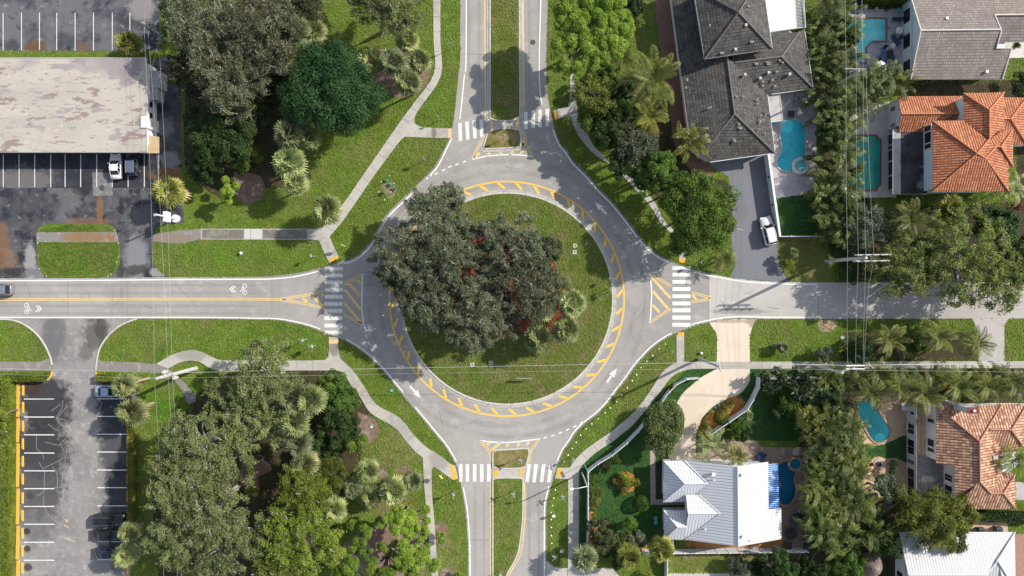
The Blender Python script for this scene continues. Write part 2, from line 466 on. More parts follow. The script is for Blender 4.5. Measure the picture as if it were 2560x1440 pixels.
m_lot_n = surf('north_car_park_asphalt', (0.125, 0.123, 0.135), [(0.15, (0.05, 0.053, 0.066), 0.44, 0.60), (0.7, (0.21, 0.205, 0.205), 0.55, 0.72), (0.5, (0.03, 0.032, 0.042), 0.56, 0.70), (5.0, (0.07, 0.07, 0.08), 0.56, 0.78), (14.0, (0.26, 0.25, 0.25), 0.60, 0.78)],
               spots=[(90, 115, 30, 20, (0.12, 0.07, 0.04), 0.6, 0.85), (210, 118, 25, 14, (0.13, 0.08, 0.05), 0.6, 0.7), (355, 20, 40, 40, (0.27, 0.255, 0.245), 0.5, 0.7), (30, 115, 22, 20, (0.05, 0.05, 0.06), 0.6, 0.8)], rough=0.9, spec=0.2, bump=(12.0, 0.2, 0.03))
m_lot_s = surf('south_car_park_asphalt', (0.255, 0.243, 0.236), [(0.12, (0.20, 0.192, 0.188), 0.45, 0.62), (0.9, (0.33, 0.315, 0.30), 0.50, 0.70), (1.8, (0.13, 0.125, 0.125), 0.56, 0.74), (14.0, (0.33, 0.32, 0.31), 0.60, 0.78)],
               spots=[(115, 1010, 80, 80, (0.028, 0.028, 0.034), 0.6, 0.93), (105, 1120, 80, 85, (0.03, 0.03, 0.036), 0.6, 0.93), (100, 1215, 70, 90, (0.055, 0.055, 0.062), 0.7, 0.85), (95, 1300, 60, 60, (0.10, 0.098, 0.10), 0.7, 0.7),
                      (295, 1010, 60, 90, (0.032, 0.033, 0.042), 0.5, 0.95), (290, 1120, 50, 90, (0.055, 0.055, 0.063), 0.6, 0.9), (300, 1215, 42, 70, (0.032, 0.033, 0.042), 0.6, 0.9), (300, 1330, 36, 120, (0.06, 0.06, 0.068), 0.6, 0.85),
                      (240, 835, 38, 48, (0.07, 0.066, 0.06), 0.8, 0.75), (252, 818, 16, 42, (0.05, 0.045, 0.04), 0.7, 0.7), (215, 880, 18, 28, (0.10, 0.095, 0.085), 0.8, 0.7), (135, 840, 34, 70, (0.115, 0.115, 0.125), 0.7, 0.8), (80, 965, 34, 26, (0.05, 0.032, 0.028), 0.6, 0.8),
                      (68, 1328, 9, 9, (0.03, 0.03, 0.03), 0.4, 0.9), (68, 1372, 10, 10, (0.04, 0.035, 0.03), 0.4, 0.9), (70, 1418, 12, 12, (0.05, 0.045, 0.04), 0.4, 0.9), (75, 1240, 10, 10, (0.05, 0.05, 0.05), 0.4, 0.8)],
               rough=0.9, spec=0.2, bump=(12.0, 0.2, 0.03))
m_walk = surf('pavement_concrete', (0.42, 0.40, 0.36), [(0.15, (0.33, 0.315, 0.285), 0.44, 0.62), (1.5, (0.47, 0.45, 0.41), 0.52, 0.7), (4.0, (0.27, 0.255, 0.23), 0.60, 0.8)],
              spots=[(1085, 330, 8, 20, (0.17, 0.13, 0.12), 0.5, 0.8),
                     (835, 870, 14, 24, (0.20, 0.17, 0.155), 0.5, 0.8), (480, 885, 50, 20, (0.26, 0.245, 0.215), 0.7, 0.8), (1100, 1150, 30, 30, (0.28, 0.265, 0.24), 0.5, 0.8), (1830, 912, 40, 9, (0.36, 0.30, 0.22), 0.6, 0.7)], rough=0.9, spec=0.2, bump=(8.0, 0.1, 0.02))
m_oldpath = surf('old_asphalt_path', (0.22, 0.205, 0.19), [(0.8, (0.30, 0.29, 0.28), 0.5, 0.66), (3.0, (0.13, 0.12, 0.11), 0.55, 0.75)],
                 spots=[(215, 593, 70, 16, (0.23, 0.14, 0.07), 0.6, 0.85), (278, 593, 12, 14, (0.26, 0.13, 0.05), 0.5, 0.7), (430, 595, 60, 16, (0.21, 0.165, 0.13), 0.5, 0.7)], rough=0.95, spec=0.1)
m_joint = plain('joint_dark', (0.19, 0.18, 0.165), 0.9)
m_kerb = surf('kerb_concrete', (0.50, 0.48, 0.43), [(1.5, (0.40, 0.385, 0.345), 0.46, 0.66), (4.0, (0.26, 0.25, 0.23), 0.6, 0.8)], rough=0.9, spec=0.2)
m_gutter = surf('gutter_concrete', (0.43, 0.415, 0.38), [(1.2, (0.34, 0.325, 0.30), 0.46, 0.66), (4.0, (0.22, 0.21, 0.195), 0.6, 0.8)], rough=0.9, spec=0.2)
m_white = surf('white_road_paint', (0.72, 0.72, 0.69), [(3.0, (0.55, 0.54, 0.52), 0.52, 0.72), (5.0, (0.30, 0.29, 0.28), 0.66, 0.74)], rough=0.7, spec=0.3)
m_white_worn = surf('worn_white_paint', (0.66, 0.65, 0.62), [(2.0, (0.50, 0.49, 0.46), 0.5, 0.7), (2.6, (0.30, 0.285, 0.27), 0.60, 0.66)], rough=0.8, spec=0.2)
m_yellow = surf('yellow_road_paint', (0.78, 0.47, 0.075), [(1.5, (0.66, 0.42, 0.12), 0.48, 0.68), (2.5, (0.46, 0.35, 0.18), 0.60, 0.72)], rough=0.75, spec=0.25)
m_yellow_worn = surf('worn_yellow_paint', (0.66, 0.48, 0.20), [(2.0, (0.52, 0.40, 0.20), 0.48, 0.68), (3.0, (0.36, 0.30, 0.2), 0.62, 0.72)], rough=0.8, spec=0.2)
m_tactile = surf('orange_tactile_paint', (0.78, 0.38, 0.03), [(3.0, (0.66, 0.33, 0.04), 0.5, 0.75)], rough=0.7)
m_tactile_pale = surf('faded_tactile_paint', (0.62, 0.46, 0.22), [(3.0, (0.5, 0.38, 0.2), 0.5, 0.75)], rough=0.8)
m_kerb_yellow = surf('yellow_kerb_paint', (0.72, 0.40, 0.05), [(2.0, (0.62, 0.36, 0.08), 0.48, 0.7), (4.0, (0.42, 0.32, 0.2), 0.62, 0.76)], rough=0.8)
m_cream = surf('cream_driveway', (0.61, 0.52, 0.415), [(0.2, (0.56, 0.47, 0.37), 0.45, 0.65), (2.5, (0.50, 0.42, 0.33), 0.6, 0.8)],
               spots=[(1885, 805, 22, 16, (0.24, 0.19, 0.15), 0.7, 0.7), (1830, 803, 70, 5, (0.33, 0.25, 0.18), 0.5, 0.7)], rough=0.85)
m_grey_drive = surf('grey_driveway', (0.165, 0.168, 0.188), [(0.2, (0.145, 0.148, 0.167), 0.45, 0.65), (3.0, (0.20, 0.205, 0.225), 0.55, 0.75)], rough=0.8)
m_pink_paver = surf('rose_brick_paving', (0.205, 0.115, 0.092), [(0.6, (0.17, 0.098, 0.08), 0.45, 0.65), (5.0, (0.25, 0.16, 0.13), 0.52, 0.7)], rough=0.9)
m_grey_paver = surf('grey_pavers', (0.40, 0.375, 0.36), [(0.4, (0.34, 0.32, 0.31), 0.45, 0.65), (4.0, (0.27, 0.26, 0.25), 0.55, 0.75)], rough=0.9)
m_lav_deck = surf('lavender_pool_deck', (0.40, 0.38, 0.395), [(0.5, (0.33, 0.315, 0.33), 0.45, 0.65), (3.5, (0.24, 0.23, 0.245), 0.56, 0.74), (3.0, (0.52, 0.49, 0.47), 0.60, 0.72)], rough=0.85)
m_deck_c = surf('stained_pool_deck', (0.42, 0.415, 0.43), [(0.5, (0.36, 0.355, 0.37), 0.45, 0.65), (0.55, (0.06, 0.06, 0.065), 0.50, 0.66)], rough=0.85)
m_deck_w = surf('white_pool_deck', (0.55, 0.535, 0.51), [(0.5, (0.46, 0.45, 0.435), 0.48, 0.68), (1.0, (0.25, 0.24, 0.235), 0.66, 0.8)], rough=0.85)
m_deck_tan = surf('tan_pool_deck', (0.50, 0.365, 0.24), [(0.5, (0.44, 0.31, 0.20), 0.45, 0.65), (4.0, (0.3, 0.2, 0.13), 0.62, 0.78)], rough=0.85)
m_deck_br = surf('brown_stone_deck', (0.30, 0.225, 0.18), [(0.6, (0.25, 0.19, 0.155), 0.45, 0.65), (4.0, (0.13, 0.095, 0.08), 0.52, 0.68), (5.0, (0.40, 0.33, 0.28), 0.6, 0.72)], rough=0.85)
m_court = surf('worn_grey_court', (0.20, 0.21, 0.225), [(0.3, (0.27, 0.275, 0.285), 0.45, 0.62), (0.7, (0.14, 0.145, 0.16), 0.52, 0.7)], spots=[(2318, 1198, 22, 10, (0.55, 0.53, 0.47), 0.5, 0.9)], rough=0.8)
m_mulch = surf('brown_mulch', (0.085, 0.055, 0.04), [(0.6, (0.05, 0.034, 0.025), 0.45, 0.62), (4.0, (0.14, 0.10, 0.08), 0.54, 0.72)], rough=0.95, spec=0.1, bump=(9, 0.6, 0.08))
m_mulch_p = surf('pinkish_mulch', (0.20, 0.135, 0.105), [(0.6, (0.28, 0.23, 0.20), 0.5, 0.64), (3.0, (0.13, 0.08, 0.065), 0.52, 0.7)], rough=0.95, spec=0.1, bump=(9, 0.6, 0.08))
m_mulch_red = surf('red_mulch', (0.27, 0.055, 0.030), [(0.6, (0.12, 0.05, 0.03), 0.46, 0.62), (3.0, (0.36, 0.10, 0.05), 0.54, 0.72), (1.4, (0.10, 0.07, 0.045), .56, .7)], rough=0.95, spec=0.1, bump=(9, 0.6, 0.08))
m_mulch_or = surf('orange_mulch', (0.42, 0.19, 0.055), [(1.0, (0.32, 0.14, 0.045), 0.45, 0.65), (5.0, (0.5, 0.26, 0.09), 0.54, 0.72)], rough=0.95, spec=0.1)
m_soil = surf('shade_toned_soil', (0.055, 0.048, 0.026), [(0.6, (0.035, 0.034, 0.018), 0.45, 0.62), (4.0, (0.08, 0.07, 0.04), 0.54, 0.72)], rough=0.95, spec=0.1)  # soil coloured extra dark, painting shade into the gaps between crowns

# ================================================================ the setting
ZL, ZD, ZR, ZM, ZM2, ZW = 0.012, 0.022, 0.034, 0.044, 0.052, 0.09   # lots, drives, roads, markings, pavements
b = MB(); b.add([(-900, -900, 0), (900, -900, 0), (900, 900, 0), (-900, 900, 0)], [(0, 1, 2, 3)])
tag(b.build('ground', m_grass), kind='structure')

NW = [(1151, -40), (1150, 150), (1147, 178), (1142, 230), (1136, 285), (1130, 320), (1124, 345), (1112, 370), (1095, 405), (1075, 432), (1015, 490), (965, 540), (930, 600), (905, 630), (880, 647), (850, 655), (812, 668), (740, 685), (682, 691), (640, 692), (430, 693), (200, 695), (-60, 696)]
SWd = [(-60, 797), (200, 797), (500, 797), (640, 799), (700, 801), (765, 814), (810, 830), (852, 846), (902, 875), (952, 920), (990, 965), (1020, 1002), (1052, 1040), (1085, 1080), (1115, 1117), (1137, 1155), (1145, 1180), (1151, 1207), (1162, 1265), (1167, 1317), (1170, 1380), (1170, 1480)]
SE = [(1366, 1480), (1366, 1440), (1366, 1280), (1371, 1242), (1380, 1207), (1394, 1162), (1407, 1130), (1427, 1100), (1440, 1080), (1460, 1060), (1492, 1035), (1517, 1010), (1542, 977), (1567, 945), (1592, 910), (1630, 870), (1670, 842), (1710, 824), (1730, 815), (1770, 805), (1817, 797), (1880, 796), (1920, 797), (2045, 797), (2620, 796)]
NE = [(2620, 706), (2045, 706), (1920, 703), (1855, 698), (1805, 690), (1755, 680), (1720, 670), (1685, 657), (1642, 635), (1605, 600), (1567, 550), (1530, 505), (1500, 475), (1470, 440), (1435, 405), (1415, 375), (1402, 360), (1387, 322), (1375, 270), (1368, 225), (1366, 175), (1367, 100), (1370, 0), (1371, -40)]
e_nw, e_sw, e_se, e_ne = [catmull(x, 4) for x in (NW, SWd, SE, NE)]
sheet('road', e_nw + e_sw + e_se + e_ne, ZR, m_road)
ex = lambda pts, x0, x1: [p for p in pts if x0 <= p[0] <= x1]
sheet('road_surface_pale', [(1772, 806)] + ex(e_se, 1773, 2046) + [(2046, 797), (2046, 706)] + ex(e_ne, 1773, 2045) + [(1772, 685)], ZR + 0.004, m_road_pale)
sheet('road_surface_east', [(2046, 797), (2620, 796), (2620, 706), (2046, 706)], ZR + 0.004, m_road_east)
b = MB()
for l in ([(680, 693), (680, 799)], [(170, 700), (170, 794)], [(1772, 685), (1772, 805)], [(2046, 707), (2046, 797)], [(1152, 135), (1214, 136)], [(1169, 1350), (1229, 1350)]):
    ribbon_mb(b, l, 1.2, ZM - 0.004)
tag(b.build('road_joints', m_joint), kind='structure')

# white edge lines
def edge_line(pts, d, w=3.4): return offset(pts, d), w
b = MB()
def el(pts, d, sel, w=2.9):
    p = [q for q in offset(pts, -d) if sel(q)]
    ribbon_mb(b, p, w, ZM)
el(e_nw, 15, lambda q: q[1] < 300)
el(e_nw, 5, lambda q: 345 < q[1] < 462)
el(e_nw, 6, lambda q: q[0] < 1040 and q[0] > 855 and q[1] > 468)
el(e_nw, 6, lambda q: q[0] < 812)
el(e_sw, 3.5, lambda q: q[0] < 810)
el(e_sw, 4, lambda q: 855 < q[0] < 1010 and q[1] < 990)
el(e_sw, 4, lambda q: q[0] > 1035 and q[1] < 1157)
el(e_sw, 5, lambda q: q[1] > 1208)
el(e_se, 5, lambda q: q[1] > 1208 and q[0] < 1385)
el(e_se, 4, lambda q: q[0] > 1392 and q[0] < 1683 and q[1] < 1160)
el(e_se, 4, lambda q: 1728 < q[0] < 2046)
el(e_ne, 5, lambda q: 1728 < q[0] < 2046)
el(e_ne, 5, lambda q: q[0] < 1683 and q[1] > 318)
el(e_ne, 18, lambda q: q[1] < 262)
tag(b.build('white_edge_lines', m_white), kind='structure')
# thin concrete edge strips beside the carriageway, grimy
b = MB()
for pts, f in ((e_nw, lambda q: q[0] < 1110 and q[0] > 640), (e_sw, lambda q: q[0] > 700 and q[1] < 1160), (e_se, lambda q: 1395 < q[0] < 1800), (e_ne, lambda q: 1405 < q[0] < 1800)):
    ribbon_mb(b, [q for q in offset(pts, 1.0) if f(q)], 2.4, 0.012, 0.05)
tag(b.build('road_edging', surf('grimy_edging', (0.22, 0.21, 0.19), [(1.0, (0.10, 0.095, 0.085), 0.45, 0.65), (2.0, (0.36, 0.345, 0.31), 0.58, 0.72)], rough=0.9)), kind='structure')

RCX, RCY = 1267, 747
rc = random.Random(12); b = MB()
def crack(x, y, a, n, st):
    p = [(x, y)]
    for _ in range(n):
        a += rc.uniform(-.5, .5); x += st * math.cos(a); y += st * math.sin(a); p.append((x, y))
    ribbon_mb(b, p, rc.uniform(.5, 1.0), ZM - .006)
for a in range(0, 360, 17):
    r = rc.uniform(300, 372); t = math.radians(a + rc.uniform(-6, 6)); crack(RCX + r * math.cos(t), RCY + r * math.sin(t), t + PI / 2 + rc.uniform(-.6, .6), rc.randint(4, 9), 7)
for x in range(60, 660, 75): crack(x, rc.choice((708, 722, 738, 762, 780)), rc.uniform(-.3, .3), rc.randint(4, 10), 8)
for y in list(range(20, 280, 60)) + list(range(1230, 1430, 60)): crack(rc.choice((1180, 1195, 1335, 1350)), y, PI / 2, rc.randint(3, 7), 8)
for x in range(1800, 2060, 60): crack(x, rc.uniform(715, 785), rc.uniform(-.4, .4), rc.randint(3, 7), 7)
tag(b.build('road_cracks', plain('dark_crack', (0.15, 0.143, 0.135), .9)), kind='structure')
sheet('road_patch', [(1420, 398), (1450, 412), (1438, 430), (1410, 416)], ZR + .004, surf('road_patch_asphalt', (0.27, 0.258, 0.243), [(2, (.23, .22, .21), .45, .65)], rough=.9))
sheet('road_patch', [(1200, 1052), (1238, 1056), (1236, 1070), (1198, 1066)], ZR + .004, surf('road_patch_asphalt', (0.285, 0.272, 0.256), [(2, (.25, .24, .225), .45, .65)], rough=.9))
# crosswalks
def bars(name, quads, mat): tag(quads_mb(MB(), quads, ZM).build(name, mat), kind='structure')
def hb(x0, x1, ys): return [[(x0, y), (x1, y), (x1, y + h), (x0, y + h)] for y, h in ys]
bars('crosswalk', hb(813, 857, [(667.5, 8), (684, 9), (702, 9), (720, 9), (737.5, 9)]) + hb(811, 856, [(755.5, 9), (773, 9), (791, 9), (809, 9.5), (826.5, 9)]), m_white_worn)
bars('crosswalk', hb(1681, 1726, [(666, 8.5), (682, 9), (700, 9), (718, 9), (736, 9), (754, 9), (771, 9.5), (789, 10), (807, 9.5)]), m_white)
bars('crosswalk', [[(x, y), (x + 9, y - 1), (x + 11, y + 44), (x + 2, y + 45)] for x, y in ((1145, 308), (1163, 304.5), (1181, 301.5), (1198.5, 299.5))], m_white_worn)
bars('crosswalk', [[(x, y), (x + 9, y), (x + 9, y + 44), (x, y + 44)] for x, y in ((1310, 279.5), (1328.5, 276), (1345.5, 274.5), (1363.5, 272))], m_white_worn)
bars('crosswalk', [[(x, 1160), (x + 9, 1160), (x + 9, 1204), (x, 1204)] for x in (1147.5, 1164, 1182, 1200, 1217.5)], m_white_worn)
bars('crosswalk', [[(x, 1160), (x + 9, 1160.5), (x + 3, 1206), (x - 5.5, 1205)] for x in (1318.5, 1336, 1355, 1373)], m_white_worn)

# yellow markings of the ring
RC = (1267, 747.3)
ring = circle(RC[0], RC[1], 293.3, 160)
ribbon('yellow_ring_line', ring, 3.8, ZM, m_yellow, closed=True)
b = MB()
for i in range(40):
    a = math.radians(-85.5 + 9 * i)
    p = (RC[0] + 291 * math.cos(a), RC[1] + 291 * math.sin(a))
    a2 = a + math.radians(3.4)
    q = (RC[0] + 275.5 * math.cos(a2), RC[1] + 275.5 * math.sin(a2))
    ribbon_mb(b, [p, q], 6.3, ZM)
tag(b.build('yellow_ring_ticks', m_yellow), kind='structure')
b = MB()
def yl(*pts, w=2.3, sm=False): ribbon_mb(b, catmull(pts) if sm else list(pts), w, ZM)
def dbl(*pts):
    for d in (-2.1, 2.1): ribbon_mb(b, offset(catmull(list(pts)), d), 2.2, ZM)
dbl((-60, 749), (160, 748.3), (400, 748), (640, 748), (700, 748.5))
dbl((700, 748), (725, 744.5), (765, 738), (810, 729)); dbl((700, 749.5), (725, 753), (765, 760), (810, 770.5))
yl((757, 745), (769, 757), w=6); yl((781, 741), (808, 765), w=7); yl((803, 733), (810, 740), w=6)
dbl((860.5, 710), (905, 688)); dbl((860, 787), (906, 811))
yl((862, 724), (902, 774), w=7); yl((872, 707), (902, 742), w=7); yl((891, 697), (903, 710), w=6); yl((860, 757), (905, 809), w=7)
dbl((1627, 686), (1678, 715.5)); dbl((1627, 805), (1677, 771.5))
yl((1629, 693), (1676, 745.5), w=7); yl((1632, 728), (1669, 771), w=7); yl((1632, 762), (1648, 781), w=6)
dbl((1729, 732), (1779, 744.5)); dbl((1729, 755), (1779, 746.5)); yl((1731, 737), (1741, 750), w=6)
yl((1212, -40), (1212, 60), (1214, 295), w=3.2); yl((1308, -40), (1308, 60), (1311, 276), w=3.2)
yl((1226, 1205), (1226.5, 1300), (1226.5, 1480), w=3); yl((1311, 1206), (1313, 1260), (1312, 1300), (1303, 1380), (1284, 1418), (1265, 1450), w=3, sm=True)
# north splitter chevron
dbl((1204, 348), (1190, 380), (1182, 396)); dbl((1312, 328), (1313, 350), (1316, 364), (1330, 388))
for q in (((1199, 382), (1186, 395)), ((1226, 382), (1217, 389)), ((1255, 381), (1246, 386)), ((1284, 378), (1273, 386)), ((1315, 366), (1301, 385))): yl(*q, w=6)
# south splitter chevron
dbl((1201, 1103), (1216, 1118), (1225, 1135), (1227, 1158)); dbl((1346, 1099), (1335, 1117), (1328, 1126), (1321, 1157))
for q in (((1224, 1106), (1216, 1114)), ((1250, 1107), (1227, 1127)), ((1272, 1109), (1265, 1116)), ((1299, 1107), (1292, 1115)), ((1323, 1103), (1317, 1112))): yl(*q, w=6)
tag(b.build('yellow_markings', m_yellow_worn), kind='structure')
b = MB()
for l in ([(906, 684), (905, 730), (904.5, 770), (908, 800), (909, 813)], [(1624, 682), (1627.5, 710), (1629, 735), (1627, 780), (1624.5, 808)], [(1181, 398.5), (1215, 391), (1250, 387.5), (1290, 387), (1332, 391.5)], [(1199.5, 1101), (1230, 1105), (1270, 1106), (1310, 1102), (1350, 1097)]):
    ribbon_mb(b, catmull(l), 3.0, ZM)
for l, a in (([(1075, 441), (1091, 434), (1109, 425), (1125, 417), (1142, 411), (1161, 404)], -24), ([(912, 820), (916, 841), (922, 858), (929, 874), (936, 894), (944, 910)], 68), ([(1595, 595), (1603, 613), (1610, 632), (1616, 652), (1620, 670)], 66), ([(1455, 1056), (1437, 1066), (1419, 1074), (1401, 1082), (1382, 1089), (1363, 1094)], -24)):
    for p in l:
        dx, dy = math.cos(math.radians(a)) * 4.6, math.sin(math.radians(a)) * 4.6
        ribbon_mb(b, [(p[0] - dx, p[1] - dy), (p[0] + dx, p[1] + dy)], 2.8, ZM)
tag(b.build('white_yield_lines', m_white), kind='structure')
# arrows on the ring
def arrow(tail, tip):
    t = Vector(tail); p = Vector(tip); d = (p - t); L = d.length; d.normalize(); n = Vector((-d.y, d.x))
    hb_ = p - d * L * 0.52
    pts = [t + n * 2.4, hb_ + d * 1.5 + n * 2.4, hb_ + n * 8, p, hb_ - n * 8, hb_ + d * 1.5 - n * 2.4, t - n * 2.4]
    q = [W(*x) for x in pts]
    bb = MB(); bb.add([(v.x, v.y, ZM) for v in q], [tuple(range(7))])
    tag(bb.build('road_arrow', m_white), kind='structure')
arrow((1516, 535), (1487, 506)); arrow((1025, 965), (1052, 995)); arrow((1517, 956), (1542, 921))
# shared lane bicycle symbols with chevrons
def sharrow(x, y, f):
    bb = MB()
    for dx in (-8, 8):   # the two wheels
        ribbon_mb(bb, [(x + f * 1 + qx - x + 0, qy) for qx, qy in circle(x - f * 0 + 0, y + dx, 5.2, 14)], 1.3, ZM, closed=True)
    for l in ([(x, y - 8), (x + f * 9, y - 4), (x + f * 9, y + 5), (x, y + 8)], [(x, y + 8), (x + f * 2, y), (x + f * 9, y - 4)], [(x + f * 2, y), (x + f * 11, y + 6)], [(x + f * 9, y + 3), (x + f * 14, y + 5)]):
        ribbon_mb(bb, l, 1.2, ZM)
    for k in (29, 35):
        c = x + f * k
        ribbon_mb(bb, [(c - f * 5, y - 8), (c + f * 3, y), (c - f * 5, y + 8)], 2.0, ZM)
    tag(bb.build('bicycle_road_marking', m_white), kind='structure')
sharrow(66, 771.5, 1); sharrow(613, 723, -1)

# central island
b = MB(); pts = [W(*p) for p in circle(1268, 746.5, 262.5, 128)]
b.prism([(p.x, p.y) for p in pts], 0.0, 0.13)
tag(b.build('island_lawn', m_island), kind='structure')
ribbon('kerb', circle(1268, 746.5, 264.5, 160), 5.0, 0.01, m_kerb, h=0.16, closed=True)
ribbon('gutter', circle(1268, 746.5, 270.2, 160), 4.6, ZR, m_gutter, h=0.03, closed=True)
b = MB()
for i in range(0, 360, 12):
    a = math.radians(i + 4); ribbon_mb(b, [(1268 + 262 * math.cos(a), 746.5 + 262 * math.sin(a)), (1268 + 272.5 * math.cos(a), 746.5 + 272.5 * math.sin(a))], 0.9, 0.172)
tag(b.build('kerb_joints', m_joint), kind='structure')
# medians
def median(name, px, mat, gut=True, smooth=True):
    px = catmull(px, 5, closed=True, corner=50) if smooth else px
    q = [W(*p) for p in px]
    bb = MB(); bb.prism([(v.x, v.y) for v in q], 0.0, 0.12)
    tag(bb.build(name, mat), kind='structure')
    a = sum(px[i][0] * px[(i + 1) % len(px)][1] - px[(i + 1) % len(px)][0] * px[i][1] for i in range(len(px)))
    d = -1 if a > 0 else 1
    ribbon('kerb', offset(px, d * 1.8, True), 3.4, 0.01, m_kerb, h=0.15, closed=True)
    if gut: ribbon('gutter', offset(px, d * 7.0, True), 5.6, ZR, m_gutter, h=0.03, closed=True)
median('median_lawn', [(1227, -40), (1227, 100), (1227, 200), (1227, 294), (1240, 299), (1277, 300), (1298, 291), (1298, 200), (1297, 100), (1297, -40)], m_island)
median('median_lawn', [(1221, 332), (1240, 325), (1275, 323), (1298, 327), (1300, 345), (1300, 362), (1296, 366.5), (1250, 369.5), (1214, 371), (1211, 366), (1216, 350)], m_dry)
median('median_lawn', [(1234, 1135), (1236, 1129), (1244, 1126.5), (1280, 1124.5), (1315, 1122.5), (1320, 1126), (1321, 1133), (1318, 1146), (1314, 1163), (1296, 1168.5), (1247, 1168.5), (1234, 1165)], m_dry, gut=False)
median('median_lawn', [(1234, 1200), (1247, 1196), (1296, 1196), (1306, 1198.5), (1305.5, 1240), (1305, 1290), (1299, 1350), (1290, 1390), (1268, 1430), (1258, 1452), (1240, 1460), (1235, 1452), (1234, 1380), (1234, 1290)], m_grass, gut=False)
sheet('crossing_path', [(1217, 300), (1308, 297), (1308, 324), (1214, 330)], 0.075, m_walk, thick=0.07)
sheet('crossing_path', [(1231, 1166), (1316, 1166), (1310, 1199), (1231, 1199)], 0.075, m_walk, thick=0.07)
def pad(px, mat=m_tactile): sheet('tactile_paving', px, ZW + 0.006, mat)
pad([(1226, 303), (1234, 303), (1232, 324.5), (1224, 324)], m_tactile_pale); pad([(1290, 298.5), (1298.5, 298), (1298.5, 320), (1290, 320)], m_tactile_pale)
pad([(1234.5, 1173), (1243.5, 1173), (1243.5, 1191), (1234.5, 1191)]); pad([(1299, 1172), (1307, 1172), (1305, 1191), (1297, 1190)])
pad([(847, 645), (825, 656.5), (823.5, 648.5), (842, 640)]); pad([(823, 850), (846, 849), (846, 858.5), (823, 859.5)], m_tactile_pale)
pad([(1121, 322), (1128.5, 322), (1129, 345.5), (1120.5, 345.5)], m_tactile_pale); pad([(1381, 277), (1388.5, 275.5), (1394.5, 297), (1387, 300)])
pad([(1123.5, 1160), (1132.5, 1164), (1142.5, 1197.5), (1133, 1199)]); pad([(1394, 1170.5), (1403, 1170.5), (1402.5, 1193.5), (1393.5, 1193.5)])
pad([(1694.5, 831), (1708.5, 831), (1708.5, 840.5), (1694.5, 840.5)]); pad([(1697, 647), (1712, 647), (1712, 656), (1702, 657), (1697, 653)])

# pavements
def walk(name, px, mat=m_walk, smooth=True, joints=None):
    px = catmull(px, 4, closed=True, corner=40) if smooth else px
    return sheet(name, px, ZW, mat, thick=ZW)
walk('pavement', [(1083, -30), (1101, -30), (1101, 100), (1102, 190), (1052, 267), (1037, 293), (1037, 309), (1052, 317), (1090, 320), (1130, 321), (1129, 346), (1090, 345), (1012, 342), (994, 360), (930, 447), (880, 520), (855, 555), (824, 592), (833, 612), (848, 644), (824, 658), (812, 634), (800, 607), (790, 600), (720, 599), (502, 599), (502, 572), (640, 572), (770, 572), (806, 570), (830, 543), (860, 507), (910, 435), (962, 360), (1000, 305), (1037, 255), (1085, 184), (1084, 100)])
walk('pavement', [(391, 910), (425, 890), (450, 880), (475, 875.5), (500, 878), (537, 895), (557, 900.5), (640, 901), (760, 901), (812, 900), (821, 892), (823, 870), (822, 842), (846, 844), (847, 875), (850, 893), (861, 906), (877, 920), (890, 937), (910, 965), (940, 1010), (985, 1035), (1010, 1055), (1030, 1082), (1065, 1117), (1102, 1140), (1124, 1158), (1138, 1164), (1146, 1196), (1132, 1199), (1085, 1166), (1079, 1173), (1080, 1230), (1086, 1305), (1091, 1380), (1099, 1480), (1082, 1480), (1075, 1380), (1065, 1267), (1060, 1205), (1057, 1143), (1040, 1130), (1015, 1102), (997, 1078), (977, 1062), (927, 1032), (902, 995), (882, 970), (865, 942), (847, 927), (800, 926), (640, 926.5), (550, 927), (520, 917), (500, 905), (475, 901.5), (450, 906), (421, 921)])
walk('pavement', [(1381, 277), (1420, 266), (1424, 240), (1425, 185), (1440, 185), (1440, 240), (1444, 280), (1450, 300), (1470, 337), (1485, 366), (1505, 385), (1537, 417), (1575, 440), (1605, 470), (1635, 504), (1652, 535), (1667, 560), (1705, 592), (1714, 610), (1713, 650), (1697, 652), (1696, 612), (1680, 586), (1650, 556), (1635, 530), (1617, 505), (1587, 472), (1550, 434), (1520, 408), (1487, 387), (1460, 358), (1437, 322), (1426, 290), (1388, 300)])
walk('pavement', [(1874, 904), (1875, 921.5), (1780, 921.5), (1730, 922), (1692, 933), (1670, 952), (1650, 980), (1617, 1021), (1580, 1064), (1557, 1083), (1530, 1105), (1495, 1127), (1472, 1147), (1452, 1168), (1447, 1190), (1447, 1300), (1447, 1480), (1420, 1480), (1420, 1300), (1420, 1197), (1387, 1196), (1393, 1169), (1424, 1169), (1437, 1150), (1460, 1127), (1495, 1101), (1527, 1080), (1542, 1067), (1575, 1040), (1600, 1012), (1630, 970), (1647, 942), (1660, 926), (1678, 912), (1691, 906), (1691, 870), (1691, 838), (1710, 830), (1710, 870), (1710, 904), (1780, 904)])
walk('pavement', [(1875, 904), (2620, 903), (2620, 920), (1875, 921.5)], smooth=False)
